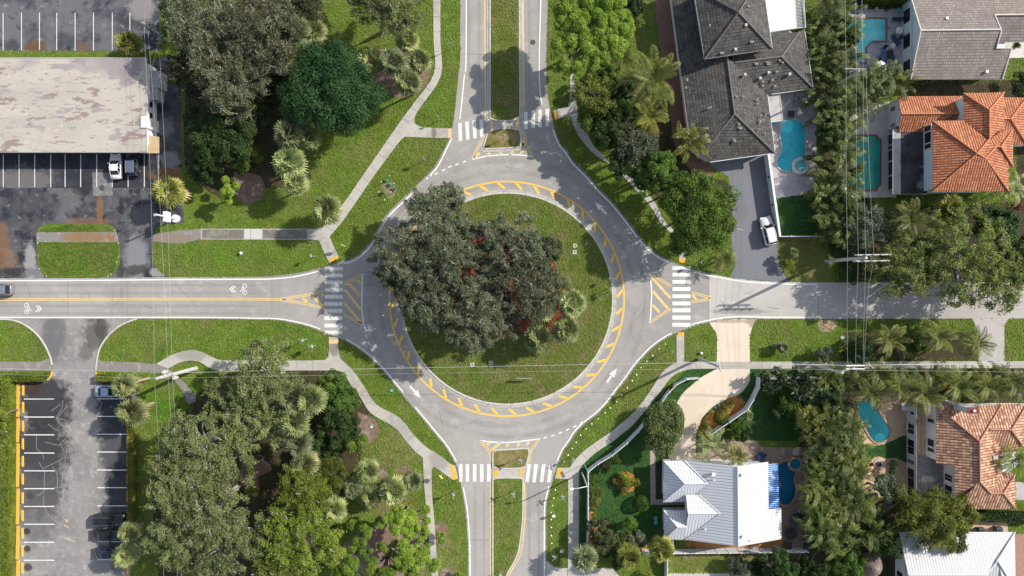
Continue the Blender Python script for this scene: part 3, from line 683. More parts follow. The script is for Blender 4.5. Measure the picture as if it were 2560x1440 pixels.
# slab joints across the pavements
b = MB()
def across(path, w, step, z=ZW + 0.004):
    p = catmull(path, 6); acc = 0
    for i in range(1, len(p)):
        d = math.hypot(p[i][0] - p[i - 1][0], p[i][1] - p[i - 1][1]); acc += d
        if acc >= step:
            acc = 0
            t = ((p[i][0] - p[i - 1][0]) / d, (p[i][1] - p[i - 1][1]) / d)
            ribbon_mb(b, [(p[i][0] - t[1] * w / 2, p[i][1] + t[0] * w / 2), (p[i][0] + t[1] * w / 2, p[i][1] - t[0] * w / 2)], 0.9, z)
across([(1092, -30), (1092, 60), (1093, 186)], 17, 26); across([(1090, 196), (1045, 262), (985, 345), (925, 436), (870, 512), (822, 580)], 21, 26)
across([(510, 586), (600, 586), (780, 586)], 26, 28); across([(560, 914), (700, 914), (810, 914)], 25, 28); across([(870, 932), (900, 975), (935, 1022), (995, 1062), (1050, 1120)], 27, 28)
across([(1068, 1180), (1072, 1260), (1085, 1440)], 17, 26); across([(1433, 1200), (1433, 1300), (1433, 1440)], 26, 26); across([(1440, 1165), (1480, 1128), (1545, 1080), (1600, 1025), (1655, 950), (1690, 915)], 26, 28)
across([(1880, 912), (2000, 912), (2560, 911)], 17, 19); across([(1700, 845), (1700, 900)], 18, 22)
tag(b.build('pavement_joints', m_joint), kind='structure')
sheet('slab_light', [(612, 572.5), (655, 572.5), (655, 598.5), (612, 598.5)], ZW + 0.003, surf('fresh_concrete', (0.50, 0.48, 0.45), [(2.0, (0.44, 0.42, 0.39), 0.5, 0.7)]))
m_dirty = surf('mildewed_concrete', (0.165, 0.150, 0.130), [(0.5, (0.235, 0.22, 0.195), .46, .64), (2.5, (0.11, 0.10, 0.088), .52, .7)], rough=.95)
sheet('stained_slab', [(506, 574), (610, 574), (610, 597), (506, 597)], ZW + .003, m_dirty); sheet('stained_slab', [(657, 574), (768, 574), (768, 597), (657, 597)], ZW + .003, m_dirty)
# old asphalt paths
sheet('asphalt_path', [(383, 586), (405, 582), (457, 575), (502, 572), (502, 598), (462, 608), (437, 609), (383, 604)], 0.05, m_oldpath, smooth=False, thick=0.04)
sheet('asphalt_path', [(-40, 904), (100, 904), (120, 897), (127, 900), (131, 927), (-40, 927)], 0.05, m_oldpath, thick=0.04)
sheet('asphalt_path', [(246, 898), (255, 903), (330, 905), (391, 910), (421, 922), (440, 938), (465, 960), (490, 990), (489, 1004), (470, 1010), (455, 975), (432, 945), (415, 930), (300, 927), (240, 928)], 0.05, m_oldpath, thick=0.04)

# car parks
sheet('car_park', [(-60, -60), (405, -60), (400, 40), (402, 128), (-60, 127)], ZL, m_lot_n)
sheet('car_park', [(-60, 380), (380, 380), (380, 140), (452, 140), (454, 380), (455, 470), (458, 520), (461, 557), (402, 560), (385, 580), (383, 606), (381, 655), (390, 670), (410, 687), (432, 696), (-60, 700)], ZL, m_lot)
sheet('car_park_stalls', [(-60, 382), (398, 382), (398, 470), (-60, 470)], ZL + 0.005, m_lot_seal)
sheet('concrete_apron', [(231, 431), (282, 432), (282, 489), (233, 490)], ZL + 0.009, surf('apron_concrete', (0.16, 0.155, 0.155), [(1.0, (0.23, 0.225, 0.22), 0.46, 0.6), (2.0, (0.10, 0.10, 0.10), 0.55, 0.7)], rough=0.9))
b = MB()
for x in (8, 54, 99, 142, 188, 234, 281, 325): ribbon_mb(b, [(x, 32), (x, 126 if x < 320 else 90)], 1.9, ZL + 0.012)
for x in (8.5, 48, 87, 127, 163, 202, 242, 281, 320.5, 361, 397): ribbon_mb(b, [(x, 386), (x, 468)], 2.0, ZL + 0.014)
tag(b.build('stall_lines', m_white_worn), kind='structure')
sheet('lawn_strip', [(-60, 128), (290, 128), (400, 128), (402, 150), (-60, 150)], 0.03, m_grass)
# lozenge of grass between the two exits
sheet('lawn', [(95, 572), (112, 560), (180, 559), (265, 559), (284, 567), (293, 585), (299, 620), (301, 645), (297, 665), (288, 680), (272, 692), (117, 695), (98, 672), (93, 640), (92, 600)], 0.07, m_grass, thick=0.07)
sheet('asphalt_path', [(92, 581), (292, 580), (297, 605), (92, 605)], 0.076, m_oldpath)
# south car park
sheet('car_park', [(-60, 796), (372, 795), (345, 797), (322, 803), (305, 812), (275, 835), (252, 867), (244, 895), (240, 930), (245, 945), (256, 952), (280, 952), (328, 955), (328, 1480), (46, 1480), (46, 950), (112, 951), (127, 940), (131, 925), (127, 895), (112, 862), (92, 835), (62, 812), (35, 801)], ZL, m_lot_s)
b = MB()
for y in (997.5, 1042.5, 1087, 1132.5, 1177, 1221.5, 1266, 1310.5, 1355.5, 1400.5): ribbon_mb(b, [(60, y), (136, y)], 2.2, ZL + 0.008)
for y in (997, 1041, 1085.5, 1130, 1175, 1219, 1264.5, 1308.5, 1354, 1399): ribbon_mb(b, [(243, y), (318, y)], 2.2, ZL + 0.008)
tag(b.build('stall_lines', m_white), kind='structure')
CR = [[(157, 1000), (155, 1020), (140, 1045), (165, 1050)], [(140, 1042), (152, 1060), (175, 1072), (185, 1090)], [(128, 1028), (152, 1010)], [(180, 1073), (165, 1095), (150, 1110), (162, 1130)], [(172, 1080), (170, 1090), (185, 1110), (188, 1130)], [(92, 1085), (92, 1120), (105, 1133), (110, 1148)], [(112, 1105), (152, 1113), (170, 1100)], [(165, 1120), (162, 1142), (107, 1172), (97, 1155)], [(163, 1143), (165, 1172), (180, 1185)], [(131, 1166), (143, 1188), (143, 1230)], [(112, 1175), (110, 1230), (92, 1240)], [(107, 1225), (135, 1220), (190, 1214)], [(158, 1180), (155, 1210), (160, 1235), (150, 1265)], [(110, 1240), (112, 1270), (135, 1300), (170, 1318)], [(205, 1165), (220, 1152), (236, 1158), (232, 1170)], [(243, 1133), (242, 1160), (245, 1190)], [(225, 1062), (235, 1085), (245, 1090)], [(206, 1057), (240, 1063)], [(222, 1240), (215, 1265), (222, 1285)], [(188, 1230), (220, 1240), (240, 1240)], [(145, 1068), (150, 1088), (142, 1100)], [(120, 1060), (145, 1078)], [(165, 1018), (140, 1050)], [(208, 1128), (232, 1138), (240, 1140)], [(210, 1135), (228, 1140)], [(235, 995), (240, 1010), (215, 1030)], [(256, 1006), (245, 1025), (218, 1028)]]
b = MB()
for l in CR: ribbon_mb(b, catmull(l), 0.95, ZL + 0.006)
tag(b.build('crack_seal', plain('pale_crack', (0.33, 0.32, 0.305), 0.9)), kind='structure')
b = MB()
ribbon_mb(b, [(163, 1298), (168, 1302), (166, 1305)], 3, ZL + 0.009); ribbon_mb(b, [(160, 1312), (172, 1319)], 2, ZL + 0.009); ribbon_mb(b, [(160, 1345), (190, 1354)], 1.4, ZL + 0.009)
tag(b.build('worn_arrow', m_yellow_worn), kind='structure')
# kerbs at the car park mouth
ribbon('kerb', [(-40, 799), (25, 799), (62, 812), (92, 835), (112, 862), (127, 895), (130, 912)], 3.5, 0.0, m_kerb, h=0.13, smooth=True)
ribbon('kerb', [(342, 797), (305, 812), (275, 835), (252, 867), (244, 895), (240, 926)], 3.5, 0.0, m_kerb, h=0.13, smooth=True)
ribbon('yellow_kerb', [(130.5, 928), (127, 941), (112, 951), (38, 953)], 3.2, 0.0, m_kerb_yellow, h=0.14, smooth=True)
ribbon('yellow_kerb', [(240, 930), (245, 946), (256, 952.5), (280, 953), (330, 953)], 3.2, 0.0, m_kerb_yellow, h=0.14, smooth=True)
for y0, y1 in ((960, 1042), (1046, 1105), (1108, 1217), (1221, 1310), (1314, 1398), (1401, 1480)):
    ribbon('yellow_kerb', [(46, y0), (45 - (y0 - 960) * 0.004, y1)], 6.5, 0.0, m_kerb_yellow, h=0.14)
sheet('mulch_strip', [(36, 953), (42, 953), (40, 1480), (34, 1480)], 0.02, m_mulch_p)
sheet('side_lawn', [(-60, 1130), (15, 1130), (14, 1480), (-60, 1480)], 0.02, m_pale_turf)

# driveways, decks and garden grounds
sheet('driveway', catmull([(1771, 804), (1790, 799), (1892, 797), (1884, 812), (1875, 840), (1875, 904), (1875, 950), (1862, 972), (1840, 990), (1792, 1010), (1762, 1037), (1747, 1065), (1740, 1090), (1741, 1156), (1670, 1156), (1680, 1120), (1705, 1085), (1711, 1060), (1708, 1030), (1692, 1007), (1705, 985), (1730, 962), (1755, 942), (1792, 922), (1792, 904), (1792, 840), (1783, 822)], 4, True, 30), ZD, m_cream)
sheet('driveway', [(1770, 400), (1915, 380), (1925, 420), (1940, 570), (1942, 592), (1946, 640), (1952, 670), (1972, 704), (1855, 699), (1827, 692), (1838, 662), (1828, 600), (1832, 500), (1820, 440), (1775, 415)], ZD, m_grey_drive)
sheet('driveway', [(2430, 796), (2522, 796), (2511, 812), (2511, 904), (2446, 904), (2446, 830)], ZD, m_grey_paver)
sheet('driveway', [(1370, 1404), (1385, 1417), (1410, 1420), (1530, 1420), (1560, 1452), (1560, 1490), (1366, 1490), (1366, 1404)], ZD, m_walk)
sheet('brick_walk', catmull([(1637, -40), (1672, -40), (1680, 60), (1697, 150), (1715, 230), (1735, 320), (1740, 380), (1785, 430), (1770, 445), (1730, 425), (1703, 395), (1690, 370), (1680, 330), (1672, 250), (1655, 150), (1640, 40)], 3, True, 35), ZD, m_pink_paver)
sheet('deck', [(1905, 236), (2040, 225), (2042, 482), (1941, 496), (1916, 380)], ZD, m_lav_deck)
sheet('lawn', [(1941, 496), (2042, 482), (2062, 588), (1947, 590)], ZD, m_turf)
sheet('lawn', [(1943, 594), (2062, 590), (2090, 706), (1972, 704), (1955, 670)], ZD - 0.004, m_dry)
sheet('deck', [(2100, 22), (2260, 22), (2262, 170), (2110, 200)], ZD, m_deck_c)
sheet('mulch_bed', [(2165, 10), (2255, 8), (2255, 22), (2165, 24)], ZD + 0.005, m_mulch)
sheet('deck', [(2090, 260), (2225, 255), (2240, 330), (2240, 494), (2100, 494)], ZD, m_deck_w)
sheet('deck', [(2100, 980), (2300, 980), (2330, 1010), (2330, 1160), (2295, 1150), (2275, 1088), (2255, 1090), (2230, 1102), (2205, 1112), (2180, 1115), (2150, 1108), (2100, 1100)], ZD, m_deck_tan)
sheet('lawn', [(2120, 1095), (2270, 1060), (2275, 1165), (2240, 1145), (2190, 1140), (2120, 1150)], ZD - 0.004, m_turf)
sheet('patio', catmull([(2178, 1150), (2195, 1140), (2215, 1146), (2240, 1145), (2260, 1155), (2275, 1165), (2275, 1240), (2150, 1245), (2158, 1190)], 4, True, 45), ZD + 0.004, m_deck_tan)
sheet('patio', [(2292, 1000), (2345, 1000), (2345, 1140), (2292, 1135)], ZD + 0.008, m_deck_tan)
sheet('patio', [(2292, 1135), (2345, 1140), (2400, 1160), (2400, 1262), (2292, 1255)], ZD + 0.010, m_court)
sheet('lawn', [(1455, 1145), (1640, 1000), (1700, 990), (1670, 1156), (1690, 1370), (1455, 1370)], ZD - 0.004, m_turf)
sheet('verge', [(1447, 1170), (1475, 1150), (1640, 995), (1720, 922), (1792, 922), (1700, 990), (1600, 1085), (1478, 1160), (1470, 1370), (1447, 1370)], ZD - 0.008, m_turf)
sheet('verge', [(1875, 921), (2050, 921), (2050, 950), (1895, 950), (1870, 1000), (1800, 1030), (1850, 985)], ZD - 0.008, m_turf)
sheet('lawn', [(1850, 960), (2000, 950), (2000, 1105), (1880, 1100), (1840, 1060)], ZD - 0.004, m_turf)
sheet('deck', catmull([(1745, 1105), (1790, 1098), (1865, 1100), (1892, 1105), (1910, 1117), (1990, 1118), (2025, 1120), (2025, 1375), (1740, 1375), (1740, 1160)], 3, True, 40), ZD, m_deck_br)
sheet('patio', [(1742, 1148), (1910, 1148), (1915, 1175), (1742, 1165)], ZD + 0.008, surf('yellow_patio', (0.55, 0.43, 0.20), [(1.0, (0.46, 0.36, 0.16), 0.45, 0.65)]))
sheet('side_path', [(1625, 1115), (1638, 1120), (1639, 1248), (1720, 1248), (1720, 1262), (1626, 1262)], ZD, surf('taupe_path', (0.36, 0.29, 0.26), [(1.5, (0.31, 0.25, 0.22), 0.45, 0.65)]), thick=0.02)
sheet('mulch_bed', [(1640, 1150), (1665, 1150), (1665, 1248), (1640, 1248)], ZD + 0.004, m_soil)
sheet('mulch_bed', [(1710, 1345), (1960, 1345), (1965, 1365), (1715, 1368)], ZD + 0.013, m_mulch_or)
sheet('mulch_bed', circle(1566, 1206, 26, 24), ZD + 0.004, m_mulch_or)
sheet('mulch_bed', catmull([(1474, 1276), (1484, 1280), (1495, 1300), (1510, 1325), (1540, 1335), (1590, 1337), (1615, 1355), (1617, 1375), (1470, 1375)], 4, True, 50), ZD + 0.004, m_mulch_or)
sheet('mulch_bed', catmull([(1800, 1015), (1820, 995), (1850, 990), (1862, 1005), (1860, 1020), (1800, 1060), (1780, 1085), (1748, 1090), (1755, 1050)], 4, True, 60), ZD + 0.004, m_mulch_or)
sheet('lawn', [(1660, 1385), (1900, 1385), (1900, 1432), (1660, 1432)], ZD - 0.004, m_dry)
sheet('side_walkway', [(1665, 1433), (1875, 1433), (1875, 1470), (1665, 1470)], ZD, m_walk)
sheet('mulch_bed', catmull([(1170, 568), (1235, 572), (1310, 600), (1360, 640), (1385, 660), (1395, 690), (1425, 770), (1415, 825), (1385, 838), (1320, 836), (1240, 842), (1160, 800), (1120, 740), (1140, 640)], 4, True, 60), 0.138, m_mulch_red)
# ground and mulch under the groves, shade of the gaps put into the soil colour
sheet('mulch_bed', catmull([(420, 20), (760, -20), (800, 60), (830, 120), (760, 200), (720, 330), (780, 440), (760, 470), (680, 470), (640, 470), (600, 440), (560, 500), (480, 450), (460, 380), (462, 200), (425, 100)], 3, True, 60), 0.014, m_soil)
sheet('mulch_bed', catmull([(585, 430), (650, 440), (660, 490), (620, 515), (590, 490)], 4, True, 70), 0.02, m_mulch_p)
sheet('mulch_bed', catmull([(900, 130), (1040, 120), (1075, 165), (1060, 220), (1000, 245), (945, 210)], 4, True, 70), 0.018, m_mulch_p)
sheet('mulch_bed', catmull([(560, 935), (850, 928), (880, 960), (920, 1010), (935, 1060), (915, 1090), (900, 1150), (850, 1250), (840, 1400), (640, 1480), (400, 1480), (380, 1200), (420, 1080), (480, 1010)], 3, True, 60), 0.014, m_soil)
sheet('mulch_bed', catmull([(895, 1030), (940, 1050), (950, 1080), (925, 1110), (895, 1110)], 4, True, 70), 0.022, m_mulch_p)
for p in ([(930, 1160), (960, 1165), (972, 1190), (950, 1200)], [(995, 1170), (1015, 1160), (1035, 1175), (1000, 1190)], [(950, 1290), (975, 1275), (1015, 1268), (1040, 1280), (1060, 1300), (1065, 1360), (1060, 1480), (880, 1480), (840, 1380), (900, 1330), (950, 1310)], [(1087, 1308), (1108, 1303), (1122, 1325), (1118, 1358), (1098, 1368), (1087, 1340)], [(1100, 1420), (1145, 1418), (1145, 1480), (1098, 1480)], [(605, 1165), (625, 1150), (665, 1152), (680, 1175), (645, 1192), (650, 1225), (620, 1228), (600, 1195)]):
    sheet('mulch_bed', catmull(p, 4, True, 70), 0.02, m_mulch_p)
sheet('bare_ground', catmull([(2045, 800), (2080, 798), (2095, 812), (2075, 830), (2050, 825)], 4, True, 70), 0.02, surf('dead_fronds_ground', (0.34, 0.25, 0.17), [(3.0, (0.20, 0.13, 0.08), 0.45, 0.6)]))
sheet('bare_ground', catmull([(960, 455), (985, 460), (992, 480), (975, 500), (962, 485), (950, 470)], 4, True, 70), 0.02, surf('bare_patch', (0.24, 0.2, 0.14), [(3.0, (0.14, 0.14, 0.06), 0.45, 0.6)]))
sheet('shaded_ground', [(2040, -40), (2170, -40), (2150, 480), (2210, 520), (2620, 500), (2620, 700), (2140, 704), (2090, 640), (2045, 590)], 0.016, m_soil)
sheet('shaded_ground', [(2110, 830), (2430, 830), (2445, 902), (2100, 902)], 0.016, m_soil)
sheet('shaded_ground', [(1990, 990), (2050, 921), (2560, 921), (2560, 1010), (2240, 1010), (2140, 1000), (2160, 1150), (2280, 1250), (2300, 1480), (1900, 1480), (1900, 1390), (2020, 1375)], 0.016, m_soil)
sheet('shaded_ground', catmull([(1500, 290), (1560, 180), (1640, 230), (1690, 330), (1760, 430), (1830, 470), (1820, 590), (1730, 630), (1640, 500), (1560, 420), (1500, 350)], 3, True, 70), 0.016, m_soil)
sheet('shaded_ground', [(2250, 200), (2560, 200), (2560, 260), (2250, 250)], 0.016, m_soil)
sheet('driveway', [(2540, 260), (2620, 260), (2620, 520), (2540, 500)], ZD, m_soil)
sheet('courtyard', [(2500, 100), (2620, 100), (2620, 145), (2520, 145)], ZD, m_deck_w)
sheet('driveway', [(2440, 1298), (2520, 1298), (2520, 1335), (2420, 1335)], ZD, m_deck_tan)
sheet('driveway', [(2535, 1335), (2620, 1335), (2620, 1480), (2535, 1480)], ZD, surf('red_brick_drive', (0.33, 0.19, 0.14), [(3, (0.26, 0.15, 0.11), 0.45, 0.65)]))
sheet('walkway', [(2538, 1205), (2620, 1205), (2620, 1250), (2538, 1250)], ZD, m_grey_paver)
# ================================================================ vegetation
def np_mesh(name, V, Q, mats, mi=None, smooth=False):
    """mesh from arrays: V (n,3), Q (m,4) quads"""
    me = bpy.data.meshes.new(name)
    n, m = len(V), len(Q)
    me.vertices.add(n); me.vertices.foreach_set('co', np.asarray(V, dtype=np.float32).ravel())
    me.loops.add(m * 4); me.loops.foreach_set('vertex_index', np.asarray(Q, dtype=np.int32).ravel())
    me.polygons.add(m)
    me.polygons.foreach_set('loop_start', np.arange(0, 4 * m, 4, dtype=np.int32))
    me.polygons.foreach_set('loop_total', np.full(m, 4, dtype=np.int32))
    for x in (mats if isinstance(mats, (list, tuple)) else [mats]): me.materials.append(x)
    if mi is not None: me.polygons.foreach_set('material_index', np.asarray(mi, dtype=np.int32))
    me.update(calc_edges=True)
    return me

def norm(a): return a / np.maximum(np.linalg.norm(a, axis=1, keepdims=True), 1e-9)

def leaf_quads(rng, C, N, l, w, jit=0.35):
    """diamond leaves at centres C facing N"""
    n = len(C)
    T = norm(np.cross(N, rng.normal(size=(n, 3)))); B = np.cross(N, T)
    l = l * (1 + jit * rng.uniform(-1, 1, (n, 1))); w = w * (1 + jit * rng.uniform(-1, 1, (n, 1)))
    V = np.stack([C - T * l / 2, C + B * w / 2 + N * l * .06, C + T * l / 2, C - B * w / 2 + N * l * .06], axis=1).reshape(-1, 3)
    Q = np.arange(4 * n).reshape(-1, 4)
    return V, Q

STY = {  # leaf length, width, leaves per m2 of crown, clump radius (of R), clumps per m2, up-bias, flatness of crown, twigs
 'oak':    dict(l=.27, w=.12, den=215, cr=(.08, .15), nc=1.5, st=True, up=.45, flat=.55, twig=2.4, gap=.40),
 'oakgreen': dict(l=.26, w=.13, den=225, cr=(.08, .15), nc=1.5, st=True, up=.5, flat=.55, twig=1.0, gap=.25),
 'pine':   dict(l=.38, w=.12, den=420, cr=(.19, .30), nc=.75, up=.7, flat=.6, twig=.3, gap=.15, puff=True),
 'dense':  dict(l=.27, w=.17, den=240, cr=(.13, .22), nc=1.25, up=.5, flat=.62, twig=.1, gap=.06),
 'bush':   dict(l=.22, w=.13, den=260, cr=(.16, .28), nc=1.6, up=.5, flat=.7, twig=.1, gap=.1),
 'open':   dict(l=.28, w=.16, den=100, cr=(.05, .10), nc=1.8, up=.5, flat=.5, twig=1.3, gap=.42, st=True),
 'willow': dict(st=True, l=.55, w=.09, den=170, cr=(.16, .26), nc=.7, up=.25, flat=.6, twig=.3, gap=.2),
 'ball':   dict(l=.16, w=.10, den=420, cr=(.5, .5), nc=.1, up=.2, flat=.9, twig=0, gap=0),
 'big':    dict(l=1.3, w=.42, den=16, cr=(.2, .3), nc=.6, up=.5, flat=.6, twig=.1, gap=.2),
}

def broadleaf(name, style, px, py, rpx, h, mleaf, mbark, label, cat='tree', group=None, seed=0, puffs=None, sx=1.0, sy=1.0, ang=0.0):
    st = STY[style]; rng = np.random.default_rng(seed * 7919 + 13)
    zc = h * 0.72
    R = rpx / S * (1 - zc / HC)
    c = W(px, py, zc)
    root = empty(name, (c.x, c.y, 0), label, cat, group)
    vert = min(R * st['flat'], h * 0.42)          # half height of the crown
    # clump centres: on a broken dome
    ph = rng.uniform(0, 2 * PI, 4); am = rng.uniform(.4, 1, 4)
    def rim(a): return 1 + 0.09 * (am[0] * np.sin(2 * a + ph[0]) + am[1] * np.sin(3 * a + ph[1]) + am[2] * np.sin(5 * a + ph[2]) + .7 * am[3] * np.sin(8 * a + ph[3]))
    cl = []
    if puffs:
        for (qx, qy, qr) in puffs:
            q = W(qx, qy, zc); r = qr / S * (1 - zc / HC)
            k = max(3, int(st['nc'] * PI * r * r * 1.2))
            for _ in range(k):
                a = rng.uniform(0, 2 * PI); d = r * math.sqrt(rng.uniform(0, 1)) * .8
                cr = r * rng.uniform(.28, .46)
                cl.append((q.x - c.x + d * math.cos(a), q.y - c.y + d * math.sin(a), zc + (1 - (d / r) ** 2) * min(r * .7, h * .25) + rng.uniform(-.5, .3) * cr, cr))
    else:
        k = max(4, int(st['nc'] * PI * R * R))
        k = min(max(k, 9), 240)
        for i in range(k):
            a = rng.uniform(0, 2 * PI); d = math.sqrt((i + .5) / k) * rng.uniform(.9, 1.05)
            if style != 'ball' and rng.uniform() < st['gap'] * (0.35 + d * .65): continue
            cr = max(R * rng.uniform(*st['cr']), min(.6, R * .42))
            rr = (R * rim(a) - cr * .75) * min(d, 1.0)
            z = zc + vert * (math.sqrt(max(0, 1 - min(d, 1) ** 2 * .92)) * 1.0 - .35) + rng.normal() * vert * .16
            x, y = rr * math.cos(a) * sx, rr * math.sin(a) * sy
            if ang: x, y = x * math.cos(ang) - y * math.sin(ang), x * math.sin(ang) + y * math.cos(ang)
            cl.append((x, y, z, cr))
    if style == 'ball': cl = [(0, 0, zc * .78, R)]
    cl = np.array(cl)
    area = PI * R * R if not puffs else sum(PI * (q[2] / S * (1 - zc / HC)) ** 2 for q in puffs)
    nl = int(st['den'] * area)
    wts = cl[:, 3] ** 2; wts /= wts.sum()
    ci = rng.choice(len(cl), nl, p=wts)
    D = norm(rng.normal(size=(nl, 3))); D[:, 2] = np.abs(D[:, 2]) * 1.0 - .25 * (rng.uniform(size=nl) < .35)
    D = norm(D)
    rad = (rng.uniform(0.25, 1, nl) ** .45)[:, None]
    if style == 'ball': rad = rng.uniform(.93, 1.02, nl)[:, None]
    if st.get('st'):      # sprays drawn out along the boughs, ragged at the rim
        rad = rad * np.where(rng.uniform(size=(nl, 1)) < .22, rng.uniform(1, 1.7, (nl, 1)), 1)
        a = np.arctan2(cl[:, 1], cl[:, 0]) + rng.normal(size=len(cl)) * .9; e = rng.uniform(1.2, 2.1, len(cl))
        ca, sa, e = np.cos(a)[ci], np.sin(a)[ci], e[ci]
        u, v = D[:, 0] * e, D[:, 1] * .8
        Dd = np.stack([u * ca - v * sa, u * sa + v * ca, D[:, 2] * .75], axis=1)
    else: Dd = D * np.array([1, 1, .78])
    P = cl[ci, :3] + Dd * rad * cl[ci, 3][:, None]
    if style == 'willow': P[:, 2] -= rng.uniform(0, .9, nl) * rad[:, 0]
    if st.get('puff'):
        N = norm(D * .45 + rng.normal(size=(nl, 3)) * .5 + np.array([0, 0, .55]))
    else:
        N = norm(D * .7 + rng.normal(size=(nl, 3)) * .55 + np.array([0, 0, st['up']]))
    P[:, 2] = np.maximum(P[:, 2], .08)
    V, Q = leaf_quads(rng, P, N, st['l'] if h > 1.6 else st['l'] * .8, st['w'] if h > 1.6 else st['w'] * .8)
    link('crown', np_mesh('crown', V, Q, mleaf), root, world=False)
    # trunk with limbs and fine bare twigs
    b = MB()
    tr = max(.05, h * .022 + R * .012)
    zb = max(.3, zc - vert * .55)
    b.tube([(0, 0, -.05), (rng.normal() * .1, rng.normal() * .1, zb * .55), (rng.normal() * .15, rng.normal() * .15, zb)], [tr * 1.35, tr, tr * .8], 7)
    top = (0, 0, zb * .9)
    sel = rng.permutation(len(cl))[:max(4, int(min(len(cl), 34)))]
    for i in sel:
        x, y, z, cr = cl[i]
        m = (x * .5 + rng.normal() * .2, y * .5 + rng.normal() * .2, zb + (z - zb) * .62)
        b.tube([top, m, (x, y, z)], [tr * .5, tr * .3, tr * .12], 5, cap=False)
    own = cl[sel, :3]
    for i in range(len(cl)):
        if i in set(sel.tolist()): continue
        d = np.linalg.norm(own - cl[i, :3], axis=1); j = own[int(d.argmin())]
        b.tube([j, cl[i, :3]], [tr * .14 + .012, .018], 3, cap=False)
    if st['twig'] > 0:
        for i in range(len(cl)):
            x, y, z, cr = cl[i]
            for _ in range(int(rng.poisson(st['twig']))):
                a = rng.uniform(0, 2 * PI); e = rng.uniform(.15, .9)
                L = cr * rng.uniform(.65, 1.1)
                o = np.array([x, y, z]) + rng.normal(size=3) * cr * .2
                e1 = o + np.array([math.cos(a) * L * .55, math.sin(a) * L * .55, L * e * .55])
                e2 = e1 + np.array([math.cos(a + rng.normal() * .7) * L * .6, math.sin(a + rng.normal() * .7) * L * .6, L * e * .3])
                e3 = e1 + np.array([math.cos(a + rng.normal() * .9) * L * .45, math.sin(a + rng.normal() * .9) * L * .45, L * e * .4])
                b.tube([o, e1, e2], [.05, .034, .018], 3, cap=False); b.tube([e1, e3], [.03, .016], 3, cap=False)
    link('trunk', b.mesh('trunk', mbark), root, world=False)
    return root

# ---- palms: prototypes in metres, then copies
def fan_palm_mesh(rng, n=30, R=1.9, droop=.30, blades=15):
    V = []; Q = []
    def quad(a, b_, c, d):
        k = len(V); V.extend([a, b_, c, d]); Q.append((k, k + 1, k + 2, k + 3))
    for i in range(n):
        az = i * 2.39996 + rng.normal() * .15
        f = i / n                                     # 0 young upright .. 1 old drooping
        el = math.radians(66 - 84 * f + rng.normal() * 7)
        d = np.array([math.cos(az) * math.cos(el), math.sin(az) * math.cos(el), math.sin(el)])
        pl = R * rng.uniform(.42, .58)
        base = d * .1; hub = d * pl - np.array([0, 0, .12 * f])
        side = np.cross(d, [0, 0, 1.0]); side /= max(np.linalg.norm(side), 1e-6); upv = np.cross(side, d)
        tw = rng.normal() * .35
        side, upv = side * math.cos(tw) + upv * math.sin(tw), upv * math.cos(tw) - side * math.sin(tw)
        quad(base - side * .03, base + side * .03, hub + side * .025, hub - side * .025)
        for k in range(blades):
            t = (k / (blades - 1) - .5) * math.radians(250)
            L = R * rng.uniform(.52, .66) * (1 - .22 * abs(t) / 2.2)
            e = d * math.cos(t) + side * math.sin(t)
            fold = upv * (.10 * (1 if k % 2 else -1) + .18 * abs(math.sin(t)))
            m = hub + e * L * .55 + fold * L * .5; tip = hub + e * L + fold * L * .3 - np.array([0, 0, L * droop * (.5 + .5 * f)])
            wv = np.cross(e, upv); wv = wv / max(np.linalg.norm(wv), 1e-6) * .105
            quad(hub, m - wv, tip, m + wv)
    return np.array(V), np.array(Q)

def feather_mesh(rng, n=16, L=3.2, el0=70, el1=-15, sag=.55, pairs=22, ll=.75, lw=.075, spread=0.15, stems=1):
    V = []; Q = []
    def quad(a, b_, c, d):
        k = len(V); V.extend([a, b_, c, d]); Q.append((k, k + 1, k + 2, k + 3))
    for i in range(n):
        az = i * 2.39996 + rng.normal() * .2; f = i / max(1, n - 1)
        el = math.radians(el0 + (el1 - el0) * f + rng.normal() * 7)
        l = L * rng.uniform(.8, 1.08)
        o = np.array([rng.normal() * spread, rng.normal() * spread, rng.normal() * spread * .8])
        h = np.array([math.cos(az), math.sin(az), 0]); side = np.array([-math.sin(az), math.cos(az), 0])
        curl = rng.normal() * .34
        pts = []
        for k in range(9):
            s = k / 8
            e = el - sag * 1.7 * s * s
            p = (pts[-1] + (h * math.cos(e) + side * curl * s + np.array([0, 0, math.sin(e)])) * l / 8) if pts else o
            pts.append(p)
        pts = np.array(pts)
        for k in range(8):
            w0 = .045 * (1 - k / 9); 
            quad(pts[k] - side * w0, pts[k] + side * w0, pts[k + 1] + side * w0 * .8, pts[k + 1] - side * w0 * .8)
        for k in range(pairs):
            s = (.14 + .86 * (k + .5) / pairs) * 8; j = min(7, int(s)); t = s - j
            p = pts[j] * (1 - t) + pts[j + 1] * t
            d = pts[j + 1] - pts[j]; d = d / np.linalg.norm(d)
            up = np.cross(side, d); up = -up if up[2] < 0 else up
            le = ll * math.sin(PI * min(1, .18 + .80 * s / 8)) ** .7 * rng.uniform(.85, 1.1)
            for sg in (-1, 1):
                e = side * sg * .80 + d * .55 + up * .22; e = e / np.linalg.norm(e)
                tip = p + e * le - np.array([0, 0, le * .28]); m = p + e * le * .5 + up * .04
                wv = d * lw
                quad(p, m - wv, tip, m + wv)
    return np.array(V), np.array(Q)

